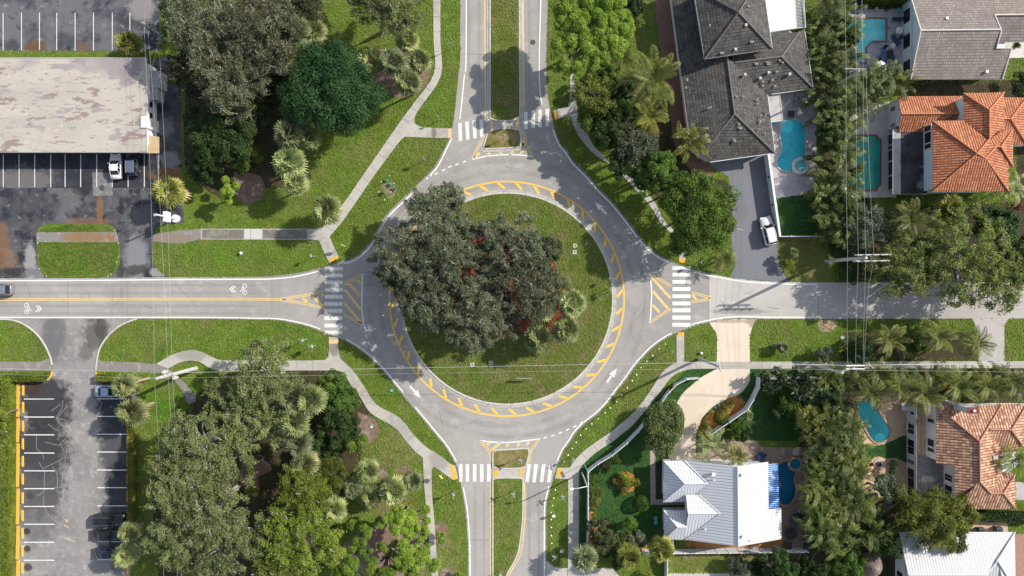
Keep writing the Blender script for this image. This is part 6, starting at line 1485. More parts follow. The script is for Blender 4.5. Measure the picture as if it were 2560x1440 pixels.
walls(D, [(2331, 302), (2408, 301), (2408, 232.5), (2510, 230), (2511, 322), (2531, 323), (2531, 415), (2519, 418), (2519, 476), (2332, 479)], 5.7, m_wall_bl, .5, 6.0)
walls(D, [(2505, 243), (2600, 243), (2600, 362), (2505, 362)], 3.2, m_wall_bl, .4, 3.4, 'side_wall')
for y0, y1 in ((330, 344), (346, 372), (374, 386)): west_window(D, 2278.3, y0, y1, 3.5, 5.0, 1)
roof_part(D, 'lanai_roof', m_lanai, [[(2252, 322, 2.9), (2318, 332, 3.05), (2318, 485, 3.05), (2252, 485, 2.9)]], .1)
roof_part(D, 'lanai_roof_edge', m_lanai_l, [[(2232, 322, 2.8), (2252, 322, 2.9), (2252, 485, 2.9), (2232, 485, 2.8)]], .1)
caps(D, 'lanai_trim', m_trim, [[(2232, 322, 2.8), (2232, 485, 2.8), (2318, 485, 3.0)]], .06, 0)
x0 = W(2220.5, 0).x
for y0, y1 in ((338, 364), (366, 376), (378, 404), (406, 440), (442, 476)):
    b = MB(); ya, yb = W(0, y0).y, W(0, y1).y; b.box((x0, (ya + yb) / 2, 1.35), (.06, abs(ya - yb), 2.5)); f = b.build('screen_panel', m_dark, D)
    b = MB()
    for yy in (ya, yb): b.box((x0 - .03, yy, 1.35), (.08, .07, 2.6))
    b.build('frame', m_trim, f)
b = MB(); p = W(2466, 315, 6.9); b.tube([p, p + Vector((0, 0, .5))], .09, 8); b.build('roof_vent', m_trim, D)

# --- E: pink mixed tile house
E = house('pink_tile_house', 2450, 1140, 'house with a mottled pink and cream tile roof and red-topped chimney by the teal pool')
roof_part(E, 'roof', m_pink, [
    [(2341, 1015, 3.2), (2448.5, 1103, 5.6), (2449.6, 1204, 5.6), (2387, 1240, None), (2386, 1165, None), (2340, 1159, None)],
    [(2449.6, 1204, 5.6), (2380, 1273, 3.2), (2539, 1272, 3.2), (2508, 1233, None), (2474.6, 1234, None)],
    [(2341, 1015, 3.2), (2503, 1012, 3.2), (2448.5, 1103, 5.6)],
    [(2448.5, 1103, 5.6), (2503, 1012, 3.2), (2506, 1180, 3.2), (2477, 1234, None), (2449.6, 1204, 5.6)],
    [(2470, 1074, 4.6), (2528, 1074, 4.6), (2566, 1012, 3.2), (2495, 1008, None)],
    [(2528, 1074, 4.6), (2566, 1012, 3.2), (2620, 1012, None), (2620, 1128, None), (2566, 1128, 3.2)],
    [(2470, 1074, 4.6), (2528, 1074, 4.6), (2566, 1128, 3.2), (2495, 1128, None)],
    [(2477, 1233, 4.5), (2508, 1233, 4.5), (2537, 1186, 3.2), (2506, 1180, None)],
    [(2508, 1233, 4.5), (2537, 1186, 3.2), (2539, 1272, 3.2)]])
caps(E, 'ridge', m_ridge_pk, [[(2341, 1015, 3.22), (2448.5, 1103, 5.62), (2449.6, 1204, 5.62), (2387, 1240, 3.5)], [(2448.5, 1103, 5.62), (2503, 1012, 3.22)], [(2449.6, 1204, 5.62), (2477, 1234, 4.55), (2508, 1233, 4.55), (2537, 1186, 3.22)], [(2508, 1233, 4.55), (2539, 1272, 3.22)], [(2474, 1074, 4.65), (2528, 1074, 4.65), (2566, 1012, 3.22)], [(2528, 1074, 4.65), (2566, 1128, 3.22)]], .12)
walls(E, [(2340, 1013), (2503, 1010), (2600, 1010), (2600, 1128), (2537, 1180), (2539, 1272), (2386, 1272), (2386, 1163), (2340, 1159)], 3.0, m_wall, .4, 3.2)
for y0, y1 in ((1042, 1052), (1092, 1110), (1114, 1124)): west_window(E, 2313.3, y0, y1, .7, 2.2, 1)
for y0, y1 in ((1180, 1196), (1207, 1238)): west_window(E, 2358, y0, y1, .5, 2.2, 2)
b = MB(); p = W(2433, 1026, 6.6); b.box((p.x, p.y, 3.3), (1.5, .85, 6.5)); ch = b.build('chimney', m_wall, E)
b = MB(); b.box((p.x, p.y, 6.62), (1.6, .95, .14)); b.build('chimney_cap', plain('dark_red_cap', (0.16, 0.03, 0.025), .7), ch)
b = MB(); b.tube([(p.x, p.y, 6.6), (p.x, p.y, 6.95)], .2, 12); b.build('flue', m_trim, ch)
b = MB(); p = W(2486, 1143, 4.1); b.box((p.x, p.y, 4.25), (.7, .55, .3)); b.build('skylight', plain('skylight_glass', (0.45, 0.45, 0.43), .2), E)
b = MB(); q = [W(*z) for z in ((2266, 1006), (2270, 1006), (2270, 1240), (2266, 1240))]; b.prism([(v.x, v.y) for v in q], 0, 2.5); cwal = b.build('facade_wall', m_wall, E)
for y0, y1, n in ((1024, 1032, 1), (1055, 1080, 2), (1094, 1130, 2), (1144, 1154, 2), (1165, 1235, 3)): west_window(E, 2266, y0, y1, .5 if n > 1 else 1.2, 2.1, n)
b = MB()
for l in ([(2293, 1010, 2.6), (2293, 1240, 2.6)], [(2303, 1010, 2.6), (2303, 1240, 2.6)]): b.tube([W(*z) for z in l], .07, 4)
for i in range(11): b.tube([W(2293, 1034 + i * 19, 2.6), W(2303, 1036 + i * 19, 2.6)], .05, 4)
for y in (1012, 1120, 1238): b.tube([W(2293, y, 2.6), W(2293, y, 2.6) - Vector((0, 0, 2.6))], .06, 4)
b.build('trellis_frame', plain('brown_aluminium', (0.12, 0.07, 0.05), .5), E)

# --- F: white metal roof house
F = house('white_metal_house', 1810, 1255, 'house with a white standing-seam metal roof and two hipped front wings beside the blue canopy')
roof_part(F, 'roof', m_seam, [
    [(1711, 1152, 3.0), (1844, 1166.5, 6.2), (1846, 1366.5, 6.2), (1714, 1349, 3.0)],
    [(1844, 1166.5, 6.2), (1920.6, 1155, None), (1921.5, 1274.5, None), (1953, 1270.6, None), (1954, 1347.5, 3.2), (1846, 1366.5, 6.2)]])
roof_part(F, 'wing_roof', m_seam, [
    [(1659, 1152, 3.0), (1712, 1152, 3.0), (1769, 1209, 5.0), (1712.5, 1209.7, None)],
    [(1658, 1255, 3.0), (1712.5, 1209.7, 4.9), (1769, 1209, 5.0), (1742.5, 1230, None), (1716, 1254.5, None)],
    [(1659, 1152, 3.0), (1712.5, 1209.7, 4.9), (1658, 1255, 3.0)],
    [(1659, 1276, 3.0), (1718, 1276, 3.0), (1717, 1317.6, 4.5), (1694, 1317.6, None)],
    [(1661, 1348.5, 3.0), (1694, 1317.6, 4.5), (1717, 1317.6, 4.5), (1714, 1348.5, None)],
    [(1659, 1276, 3.0), (1694, 1317.6, 4.5), (1661, 1348.5, 3.0)],
    [(1715, 1237, 4.0), (1747, 1237, 4.0), (1800, 1283.5, 5.7), (1720, 1284, None)],
    [(1713.5, 1348.5, 3.1), (1720, 1284, 5.65), (1800, 1283.5, 5.7)]], .1)
caps(F, 'ridge', m_ridge_w, [[(1844, 1166.5, 6.22), (1846, 1366.5, 6.22)], [(1659, 1152, 3.02), (1712.5, 1209.7, 4.92), (1658, 1255, 3.02)], [(1712.5, 1209.7, 4.92), (1769, 1209, 5.02)], [(1659, 1276, 3.02), (1694, 1317.6, 4.52), (1661, 1348.5, 3.02)], [(1694, 1317.6, 4.52), (1717, 1317.6, 4.52)], [(1720, 1284, 5.68), (1800, 1283.5, 5.72), (1713.5, 1348.5, 3.12)], [(1747, 1237, 4.02), (1800, 1283.5, 5.72)], [(1711, 1152, 3.05), (1769, 1209, 5.02)]], .10)
caps(F, 'gutter', plain('dark_gutter', (0.22, 0.225, 0.24), .5), [[(1711, 1151, 2.95), (1658.5, 1151, 2.95), (1658, 1255.5, 2.95), (1716, 1255, 2.95)], [(1718, 1275.5, 2.95), (1658.5, 1275.5, 2.95), (1660.5, 1349, 2.95), (1714, 1349.5, 2.95)]], .06, 0)
walls(F, [(1711, 1153), (1659, 1153), (1658, 1254), (1714, 1254), (1716, 1277), (1659, 1277), (1661, 1348), (1714, 1348), (1954, 1346), (1953, 1272), (1921, 1274), (1920, 1156)], 2.75, m_wall, .45, 3.0)
vents(F, [(1782, 1184.5, 4.8), (1855, 1186, 6.0), (1857, 1340, 6.0)], .36, .4); vents(F, [(1784, 1199, 4.9), (1762, 1322, 4.3), (1877, 1351, 5.5)], .14, .3)
m_blue = roof_mat('blue_striped_canopy', 'seam', [(0.02, 0.16, 0.55), (0.02, 0.14, 0.48), (0.55, 0.72, 0.85)], .30, 1, .3, wear=.4)
for n in m_blue.node_tree.nodes:
    if n.type == 'MAP_RANGE' and abs(n.inputs[1].default_value - .41) < 1e-4: n.inputs[1].default_value = .24; n.inputs[2].default_value = .32
roof_part(F, 'canopy', m_blue, [[(1921, 1160, 2.75), (1945, 1159, 2.5), (1948, 1271, 2.5), (1922, 1274, 2.75)]], .05)
b = MB()
for y in (1163, 1215, 1267): p = W(1944, y, 2.5); b.tube([(p.x, p.y, 0), (p.x, p.y, 2.5)], .06, 6)
b.build('canopy_posts', m_trim, F)

# --- G: ribbed white roof house in the corner
G = house('ribbed_roof_house', 2400, 1410, 'house with a ribbed white metal roof cut by the bottom right corner')
m_rib = roof_mat('white_ribbed_metal', 'seam', [(0.52, 0.53, 0.545), (0.45, 0.46, 0.475), (0.15, 0.155, 0.17)], .42, 1, .45, wear=.6)
roof_part(G, 'roof', m_rib, [
    [(2248, 1330, 3.0), (2537, 1330, 3.0), (2496, 1399, None), (2468, 1437, 5.2), (2271, 1437, 5.2)],
    [(2271, 1437, 5.2), (2468, 1437, 5.2), (2490, 1560, None), (2248, 1560, 3.0)],
    [(2537, 1330, 3.0), (2540, 1520, 3.0), (2510, 1470, None), (2496, 1399, 4.5)],
    [(2488, 1402, 4.6), (2496, 1402, 4.6), (2540, 1475, 3.4), (2540, 1560, None), (2450, 1560, None), (2466, 1437, None)]])
caps(G, 'ridge', m_ridge_w, [[(2537, 1330, 3.02), (2494, 1400, 4.62), (2466, 1437, 5.0)], [(2271, 1437, 5.25), (2468, 1437, 5.25)], [(2494, 1402, 4.65), (2540, 1475, 3.5)], [(2248, 1330, 3.02), (2271, 1437, 5.22)]], .10)
walls(G, [(2238, 1345), (2480, 1335), (2490, 1500), (2238, 1500)], 2.8, m_wall)
b = MB(); x0 = W(2238, 0).x; ya, yb = W(0, 1330, 3).y, W(0, 1500).y; ym = W(0, 1437, 5.2).y
b.add([(x0, ya, 2.7), (x0, yb, 2.7), (x0, ym, 5.0), (x0 + .3, ya, 2.7), (x0 + .3, yb, 2.7), (x0 + .3, ym, 5.0)], [(0, 1, 2), (3, 5, 4), (0, 2, 5, 3), (1, 4, 5, 2)]); b.build('gable', m_wall, G)
for y0, y1 in ((1358, 1376), (1420, 1445)): west_window(G, 2238, y0, y1, .6, 2.1, 2)

# --- thatched hut
TH = house('thatched_hut', 2184, 1420, 'small round thatched hut roof behind the ribbed white house', 'hut')
b = MB(); p = W(2184, 1420, 3.0); rng_ = random.Random(4)
b.lathe((p.x, p.y, 0), [(2.05, 2.0), (1.9, 2.25), (1.3, 3.0), (.55, 3.6), (.05, 3.8)], 26)
b.build('roof', surf('brown_thatch', (0.23, 0.185, 0.15), [(6.0, (0.12, 0.095, 0.075), .45, .62), (1.2, (0.32, 0.27, 0.22), .55, .7)], rough=.95, bump=(8, .8, .1)), TH)
b = MB()
for a in (.8, 2.4, 3.9, 5.5): b.tube([(p.x + 1.6 * math.cos(a), p.y + 1.6 * math.sin(a), 0), (p.x + 1.6 * math.cos(a), p.y + 1.6 * math.sin(a), 2.2)], .09, 6)
b.build('posts', m_bark, TH)

# ================================================================ pools
def pool_water(name, tint):
    m, nt, bs, out = new_mat(name)
    g = nt.nodes.new('ShaderNodeNewGeometry')
    f = noise_n(nt, g.outputs['Position'], 2.2, 3.0)
    bmp = nt.nodes.new('ShaderNodeBump'); bmp.inputs['Strength'].default_value = .25; bmp.inputs['Distance'].default_value = .15
    nt.links.new(f, bmp.inputs['Height'])
    tr = nt.nodes.new('ShaderNodeBsdfTransparent'); tr.inputs[0].default_value = c4(tint)
    gl = nt.nodes.new('ShaderNodeBsdfGlossy'); gl.inputs['Roughness'].default_value = .08; nt.links.new(bmp.outputs[0], gl.inputs['Normal'])
    fr = nt.nodes.new('ShaderNodeFresnel'); fr.inputs[0].default_value = 1.33; nt.links.new(bmp.outputs[0], fr.inputs['Normal'])
    mx = nt.nodes.new('ShaderNodeMixShader'); nt.links.new(fr.outputs[0], mx.inputs[0]); nt.links.new(tr.outputs[0], mx.inputs[1]); nt.links.new(gl.outputs[0], mx.inputs[2])
    nt.links.new(mx.outputs[0], out.inputs[0]); nt.nodes.remove(bs)
    return m
m_water = pool_water('pool_water', (0.86, 0.985, 0.99)); m_water_d = pool_water('deep_pool_water', (0.70, 0.92, 0.97))
def pool(px, col, label, cop=None, water=None, smooth=True, w=4.0, steps=None, group='swimming pools'):
    c = W(sum(p[0] for p in px) / len(px), sum(p[1] for p in px) / len(px))
    r = empty('swimming_pool', (c.x, c.y, 0), label, 'pool')
    pts = catmull(px, 6, closed=True, corner=60 if smooth else 20) if smooth else px
    fl = surf('pool_floor_%d' % int(px[0][0]), col, [(.35, tuple(x * .80 for x in col), .42, .66), (2.6, tuple(min(1, x * 1.25) for x in col), .52, .72)], rough=.6)
    sheet('basin', pts, .03, fl, parent=r, kind=None)
    sheet('water', pts, .13, water or m_water, parent=r, kind=None)
    ribbon('coping', pts, w, .02, cop or m_cop, h=.13, closed=True, kind=None, parent=r)
    if steps:
        b = MB()
        for i, (sx, sy, sr) in enumerate(steps):
            q = [W(*z) for z in circle(sx, sy, sr, 24)]; b.prism([(v.x, v.y) for v in q], .03, .05 + .02 * i)
        b.build('steps', surf('pool_steps_%d' % int(px[0][0]), tuple(min(1, x * 1.3 + .03) for x in col), []), r)
    return r
m_cop = surf('pale_stone_coping', (0.48, 0.45, 0.43), [(2, (0.38, 0.36, 0.34), .45, .65)])
m_cop_br = surf('brick_coping', (0.30, 0.15, 0.10), [(3, (0.22, 0.11, 0.08), .45, .65)])
m_cop_tan = surf('terracotta_coping', (0.42, 0.24, 0.16), [(3, (0.34, 0.19, 0.125), .45, .65)])
pb = pool([(1950.6, 326), (1960, 309), (1983.4, 298.4), (2003.8, 306), (2015.5, 330), (2011.6, 356), (2014, 377), (2004, 402), (1985, 425), (1962, 429), (1946, 420), (1939.7, 403), (1950.6, 381), (1953.8, 364), (1949, 342)], (0.08, 0.72, 0.80), 'kidney-shaped blue pool on the lavender paved deck beside the dark-roofed house', w=3.0, steps=[(1967, 316, 16)])
sp = W(1999, 415); b = MB(); b.lathe((sp.x, sp.y, 0), [(1.32, 0), (1.32, .42), (.92, .46), (.88, .36)], 30); s_ = b.build('spa_wall', plain('pale_spa_stone', (0.60, 0.57, 0.53), .8), pb)
b = MB(); b.lathe((sp.x, sp.y, 0), [(.9, .3), (.89, .40)], 24); b.build('spa_water', surf('spa_teal', (0.10, 0.40, 0.45), [(1.5, (0.07, 0.32, 0.38), .45, .65)], rough=.1, spec=.5), pb)
pool([(2100, 46), (2215.5, 46), (2215.5, 104), (2180, 104), (2165, 119.5), (2164.5, 158), (2120, 158)], (0.30, 0.88, 0.87), 'angular turquoise pool beside the grey-tiled house', m_cop_br, smooth=False, w=3.6)
pool([(2143, 338), (2190, 338), (2194, 345), (2201.7, 349), (2201, 462), (2194, 466), (2190, 476), (2145, 478), (2120, 470), (2118, 352), (2136, 347)], (0.06, 0.46, 0.34), 'octagonal green pool on the white deck of the orange-roofed house', m_cop_br, smooth=False, w=3.6)
pool([(2131, 1003), (2191, 1001), (2199.6, 1030), (2222.5, 1068), (2223, 1088), (2211, 1103), (2195, 1107.5), (2179, 1099), (2164, 1076), (2150, 1046)], (0.10, 0.68, 0.66), 'teal freeform pool with round steps beside the pink-tiled house', m_cop_tan, w=3.6, steps=[(2200, 1096, 13), (2202, 1100, 8)])
pf = pool([(1938, 1166), (1960, 1151), (1975, 1150), (1990, 1164), (1991, 1178), (1985, 1198), (1990.5, 1224), (1983, 1250), (1967, 1263.5), (1949, 1259), (1942, 1227), (1950, 1212.5), (1940, 1195)], (0.012, 0.25, 0.40), 'deep blue freeform pool between the blue striped canopy and the palm hedge', m_cop_tan, m_water_d, w=4.5)
sp = W(1986.5, 1159); b = MB(); b.lathe((sp.x, sp.y, 0), [(1.15, 0), (1.15, .32), (.82, .34), (.80, .28)], 26); b.build('spa_wall', m_cop_tan, pf)
b = MB(); b.lathe((sp.x, sp.y, 0), [(.82, .22), (.81, .30)], 22); b.build('spa_water', surf('spa_blue', (0.015, 0.17, 0.30), [], rough=.08, spec=.5), pf)
# ================================================================ vehicles
m_tyre = plain('tyre_rubber', (0.02, 0.02, 0.02), .8)
m_rim = plain('alloy_rim', (0.45, 0.45, 0.46), .3, .5, .8)
m_lamp = plain('lamp_glass', (0.75, 0.76, 0.78), .15)
m_tail = plain('tail_lamp', (0.35, 0.01, 0.012), .25)
def car(name, kind, px, py, ang, L, Wd, paint, label, cat='car', roofcol=None, rails=False, glass=None):
    """px,py centre, ang = heading of the bonnet in degrees, counter-clockwise from the right"""
    c = W(px, py); root = empty(name, (c.x, c.y, 0), label, cat, None, math.radians(ang))
    mg = glass or m_glass
    H = 1.68 if kind == 'suv' else (1.85 if kind == 'pickup' else 1.42)
    hl = L / 2; w = Wd / 2
    hood = .98 if kind != 'sedan' else .84
    prof = {'suv': [(-1, .55, .70), (-.97, .88, .98), (-.80, .98, 1.02), (-.40, 1, 1.04), (.0, 1, 1.04), (.35, .99, 1.04), (.48, .98, hood + .05), (.78, .95, hood - .04), (.93, .84, hood - .16), (1, .60, .62)],
            'sedan': [(-1, .58, .66), (-.97, .86, .86), (-.80, .95, .92), (-.55, 1, .94), (-.1, 1, .95), (.3, .99, .93), (.42, .98, .90), (.75, .93, .82), (.92, .80, .72), (1, .55, .55)],
            'pickup': [(-1, .9, .9), (-.98, .97, 1.05), (-.6, 1, 1.08), (-.2, 1, 1.08), (.3, 1, 1.1), (.5, .98, 1.1), (.85, .95, 1.04), (.97, .86, .95), (1, .75, .75)]}[kind]
    V = []; F = []
    ns = 11
    for (t, wk, top) in prof:
        x = t * hl; ww = w * wk
        sec = [(-ww * .86, .26), (-ww * .97, .42), (-ww, .62), (-ww * .98, top * .88), (-ww * .90, top * .985), (0, top * 1.03), (ww * .90, top * .985), (ww * .98, top * .88), (ww, .62), (ww * .97, .42), (ww * .86, .26)]
        V += [(x, y, z) for y, z in sec]
    n = len(prof)
    for i in range(n - 1):
        for k in range(ns - 1): F.append((i * ns + k, (i + 1) * ns + k, (i + 1) * ns + k + 1, i * ns + k + 1))
        F.append((i * ns + ns - 1, (i + 1) * ns + ns - 1, (i + 1) * ns, i * ns))
    F.append(tuple(range(ns))); F.append(tuple(range((n - 1) * ns, n * ns))[::-1])
    b = MB(); b.add(V, F); body = b.mesh('body', paint, True)
    link('body', body, root, world=False)
    # greenhouse: glass with a painted roof panel
    belt = {'suv': (-.93, .40, 1.02), 'sedan': (-.70, .38, .92), 'pickup': (-.12, .48, 1.08)}[kind]
    roofx = {'suv': (-.80, .16), 'sedan': (-.38, .10), 'pickup': (-.05, .26)}[kind]
    bw, rw = w * .90, w * (.72 if kind != 'pickup' else .76)
    x0, x1, zb = belt[0] * hl, belt[1] * hl, belt[2]
    r0, r1 = roofx[0] * hl, roofx[1] * hl
    b = MB()
    vs = [(x0, -bw * .88, zb - .04), (x0 * .55 + x1 * .45, -bw, zb - .04), (x1, -bw * .86, zb - .04), (x1 + .05, 0, zb - .02), (x1, bw * .86, zb - .04), (x0 * .55 + x1 * .45, bw, zb - .04), (x0, bw * .88, zb - .04), (x0 - .05, 0, zb - .02)]
    ts = [(r0, -rw * .92, H - .07), (r0 * .5 + r1 * .5, -rw, H - .05), (r1, -rw * .92, H - .07), (r1 + .06, 0, H - .05), (r1, rw * .92, H - .07), (r0 * .5 + r1 * .5, rw, H - .05), (r0, rw * .92, H - .07), (r0 - .06, 0, H - .05)]
    b.add(vs + ts, [(i, (i + 1) % 8, 8 + (i + 1) % 8, 8 + i) for i in range(8)] + [tuple(range(8, 16))]); link('windows', b.mesh('windows', mg), root, world=False)
    b = MB(); k = 1.03
    tv = [(x * 1.0, y * k, z + .015) for x, y, z in ts]; mid = [((r0 + r1) / 2 + (x - (r0 + r1) / 2) * .8, y * .8, H) for x, y, z in ts]
    b.add(tv + mid, [(i, (i + 1) % 8, 8 + (i + 1) % 8, 8 + i) for i in range(8)] + [tuple(range(8, 16))])
    for sy in (-1, 1):  # pillars
        for (a, d) in ((0, 0), (2, 2), (1, 1)) if sy < 0 else ((6, 6), (4, 4), (5, 5)):
            b.tube([Vector(vs[a]) + Vector((0, 0, .03)), Vector(ts[d]) + Vector((0, 0, .03))], .045, 5)
    link('roof', b.mesh('roof', roofcol or paint, False), root, world=False)
    if kind == 'sedan' or kind == 'suv':
        b = MB(); b.box((r1 + (x1 - r1) * .98 + .05, 0, zb + .02), (.10, bw * 1.5, .03)); link('wiper_cowl', b.mesh('wiper_cowl', m_dark), root, world=False)
    if rails:
        for sy in (-1, 1):
            b = MB(); b.tube([(r0, sy * rw * .88, H + .03), (r1, sy * rw * .88, H + .03)], .025, 5); link('roof_rail', b.mesh('roof_rail', m_rim), root, world=False)
    if kind == 'pickup':
        b = MB(); b.box((-.56 * hl, 0, 1.105), (.80 * hl, w * 1.62, .03)); link('load_bed_cover', b.mesh('load_bed_cover', m_dark), root, world=False)
    wr = .34 if kind != 'pickup' else .40
    for sx in (-.60, .62):
        for sy in (-1, 1):
            b = MB(); y0 = sy * (w - .20); y1 = sy * (w - .005)
            b.tube([(sx * hl, y0, wr), (sx * hl, y1, wr)], wr, 16); o = link('wheel', b.mesh('wheel', m_tyre), root, world=False)
            b = MB(); b.tube([(sx * hl, y1 - sy * .03, wr), (sx * hl, y1 + sy * .012, wr)], wr * .62, 12); link('rim', b.mesh('rim', m_rim), o, world=False)
    for sy in (-1, 1):
        b = MB(); b.box((hl * .925, sy * w * .62, prof[-2][2] - .05), (.30, .36, .12), sy * -.35); link('headlight', b.mesh('headlight', m_lamp), root, world=False)
        b = MB(); b.box((-hl * .965, sy * w * .70, prof[1][2] - .10), (.16, .34, .16), sy * .25); link('tail_light', b.mesh('tail_light', m_tail), root, world=False)
        b = MB(); b.box((x1 - .25, sy * (w + .09), zb + .04), (.18, .24, .14), sy * .2); link('wing_mirror', b.mesh('wing_mirror', paint), root, world=False)
    return root
def paint(name, c, m=0.0): return plain(name, c, .28, .5, m, .6)
p_white = paint('white_paint', (0.72, 0.72, 0.71)); p_black = paint('black_paint', (0.012, 0.013, 0.017)); p_navy = paint('navy_paint', (0.016, 0.026, 0.06)); p_blue = paint('pale_blue_paint', (0.30, 0.38, 0.48)); p_slate = paint('slate_blue_roof_paint', (0.10, 0.13, 0.20)); p_silver = paint('grey_paint', (0.17, 0.185, 0.22))
car('parked_car', 'sedan', 296, 418, 92, 3.95, 1.85, p_white, 'white coupe with a long bonnet parked in a stall in front of the white building')
car('parked_car', 'suv', 338, 411, 91, 3.8, 1.85, p_black, 'black car with a slate blue roof and bright rails parked beside the white coupe', roofcol=p_slate, rails=True)
car('parked_car', 'suv', 1916.5, 578, 104, 4.5, 1.95, p_white, 'white car with a dark sunroof standing on the grey driveway', rails=True)
car('pickup_truck', 'suv', 2, 724, 180, 4.6, 1.95, p_silver, 'grey vehicle on the west road cut by the left edge of the photo', 'car', rails=True)
car('parked_car', 'sedan', 279, 977, 0, 4.4, 1.75, p_blue, 'pale blue car half hidden under the leaning fan palm')
car('parked_car', 'suv', 280, 1295, 0, 4.9, 1.9, p_black, 'uppermost and largest of the three dark parked cars, black with bright roof rails', rails=True)
car('parked_car', 'sedan', 274, 1333, 0, 4.6, 1.8, p_black, 'middle one of the three dark parked cars, black, its bonnet under a fan palm')
car('parked_car', 'sedan', 279, 1378, 0, 4.5, 1.75, p_navy, 'lowest of the three dark parked cars, navy blue, its bonnet under a fan palm')
b = MB(); p = W(1918, 579); b.box((0, 0, 0), (.001, .001, .001))

# ================================================================ poles and wires
m_pole_c = surf('concrete_pole', (0.46, 0.455, 0.44), [(1.0, (0.38, 0.375, 0.36), .45, .65)], rough=.85)
m_pole_w = surf('weathered_wood_pole', (0.34, 0.325, 0.30), [(2.0, (0.25, 0.24, 0.22), .45, .65)], rough=.9)
m_ins = plain('porcelain_insulator', (0.62, 0.63, 0.64), .3)
m_wire = plain('overhead_wire', (0.46, 0.46, 0.45), .5)
def utility_pole(name, base, h, label, mat, r=(.22, .15), arms=(), transformers=(), extra=None):
    c = W(*base); root = empty(name, (c.x, c.y, 0), label, 'utility pole')
    b = MB(); b.tube([(0, 0, -.1), (0, 0, h * .5), (0, 0, h)], [r[0], (r[0] + r[1]) / 2, r[1]], 12); link('pole', b.mesh('pole', mat), root, world=False)
    for (z, a, L) in arms:
        d = Vector((math.cos(math.radians(a)), math.sin(math.radians(a)), 0))
        b = MB(); b.box((0, .0, z), (L, .16, .16), math.radians(a)); o = link('crossarm', b.mesh('crossarm', mat), root, world=False)
        for t in (-.46, -.16, .16, .46):
            b = MB(); q = d * L * t; b.lathe((q.x, q.y, z + .08), [(.07, 0), (.10, .08), (.06, .14), (.09, .2), (.04, .28)], 8); link('insulator', b.mesh('insulator', m_ins), o, world=False)
    for (z, a, d) in transformers:
        x, y = d * math.cos(math.radians(a)), d * math.sin(math.radians(a))
        b = MB(); b.lathe((x, y, z), [(.26, 0), (.30, .06), (.30, .8), (.24, .9), (.10, .95)], 14); b.box((x * .5, y * .5, z + .5), (abs(d), .12, .12), math.radians(a)); o = link('transformer', b.mesh('transformer', m_metal_grey), root, world=False)
        b = MB(); b.tube([(x, y, z + .9), (x * 1.05, y * 1.05, z + 1.25)], .05, 6); link('bushing', b.mesh('bushing', m_ins), o, world=False)
    return root
P1 = utility_pole('utility_pole', (421, 103), 7.4, 'leaning-looking grey pole with two canister transformers at the corner of the north car park', m_pole_w, arms=((6.2, 65, 1.2),), transformers=((4.8, 70, .8), (5.2, -110, .75)))
P2 = utility_pole('utility_pole', (490, 921), 11.6, 'tall pale concrete pole with brackets standing on the path above the south car park', m_pole_c, r=(.34, .2), arms=((8.3, 20, 1.8), (10.2, 30, 1.2)), transformers=((6.4, -70, .6), (8.6, 110, .6)))
P3 = utility_pole('utility_pole', (2065, 653), 12.0, 'tall steel pole with a double crossarm among the trees above the east road', m_metal_grey, r=(.3, .2))
for z, y in ((11.9, .42), (11.5, -.42)):
    b = MB(); b.box((0.9, y, z), (5.0, .17, .17), math.radians(1)); o = link('crossarm', b.mesh('crossarm', m_metal_grey), P3, world=False)
    for t in (-1.3, -.2, .9, 2.0, 3.2):
        b = MB(); b.lathe((t, y, z + .08), [(.07, 0), (.11, .1), (.06, .18), (.1, .28), (.04, .4)], 8); link('insulator', b.mesh('insulator', m_ins), o, world=False)
P4 = utility_pole('utility_pole', (1747, 897), 10.6, 'grey square concrete pole standing at the edge of the cream driveway', m_pole_c, r=(.24, .16), arms=((10.4, 105, 1.3), (9.2, 100, 1.0)))
P5 = utility_pole('utility_pole', (2020, 910), 11.0, 'pole with twin white crossarms where the overhead wires cross, right of the east lawn', m_pole_c, r=(.24, .16))
for z, y in ((11.0, .55), (10.6, -.55)):
    b = MB(); q = W(2138, 914 if y > 0 else 922, z) - P5.location; b.box((q.x, q.y, z), (2.6, .14, .14)); link('crossarm', b.mesh('crossarm', m_trim), P5, world=False)
b = MB(); q = W(2138, 918, 10.8) - P5.location; b.tube([(0, 0, 10.3), (q.x, q.y, 10.8)], .09, 6); link('bracket', b.mesh('bracket', m_metal_grey), P5, world=False)
P6 = utility_pole('utility_pole', (2060, 232), 10.6, 'pole with a single dark crossarm buried in the palm hedge beside the turquoise pool', m_pole_w, r=(.2, .14))
b = MB(); q = W(2138, 172, 10.6) - P6.location; b.box((q.x, q.y, 10.55), (2.9, .14, .14), -.03); link('crossarm', b.mesh('crossarm', m_pole_w), P6, world=False)
b = MB(); b.tube([(0, 0, 10.2), (q.x, q.y, 10.5)], .08, 6); link('bracket', b.mesh('bracket', m_pole_w), P6, world=False)
P7 = utility_pole('utility_pole', (1799, 574), 4.2, 'small grey bracket pole rising from the round driveway tree', m_metal_grey, r=(.08, .06))
b = MB(); q1 = W(1833, 569, 4.3) - P7.location; q2 = W(1857, 575, 4.3) - P7.location; b.tube([(0, 0, 4.1), (q1.x, q1.y, 4.2), (q2.x, q2.y, 4.25)], .06, 6); link('arm', b.mesh('arm', m_metal_grey), P7, world=False)
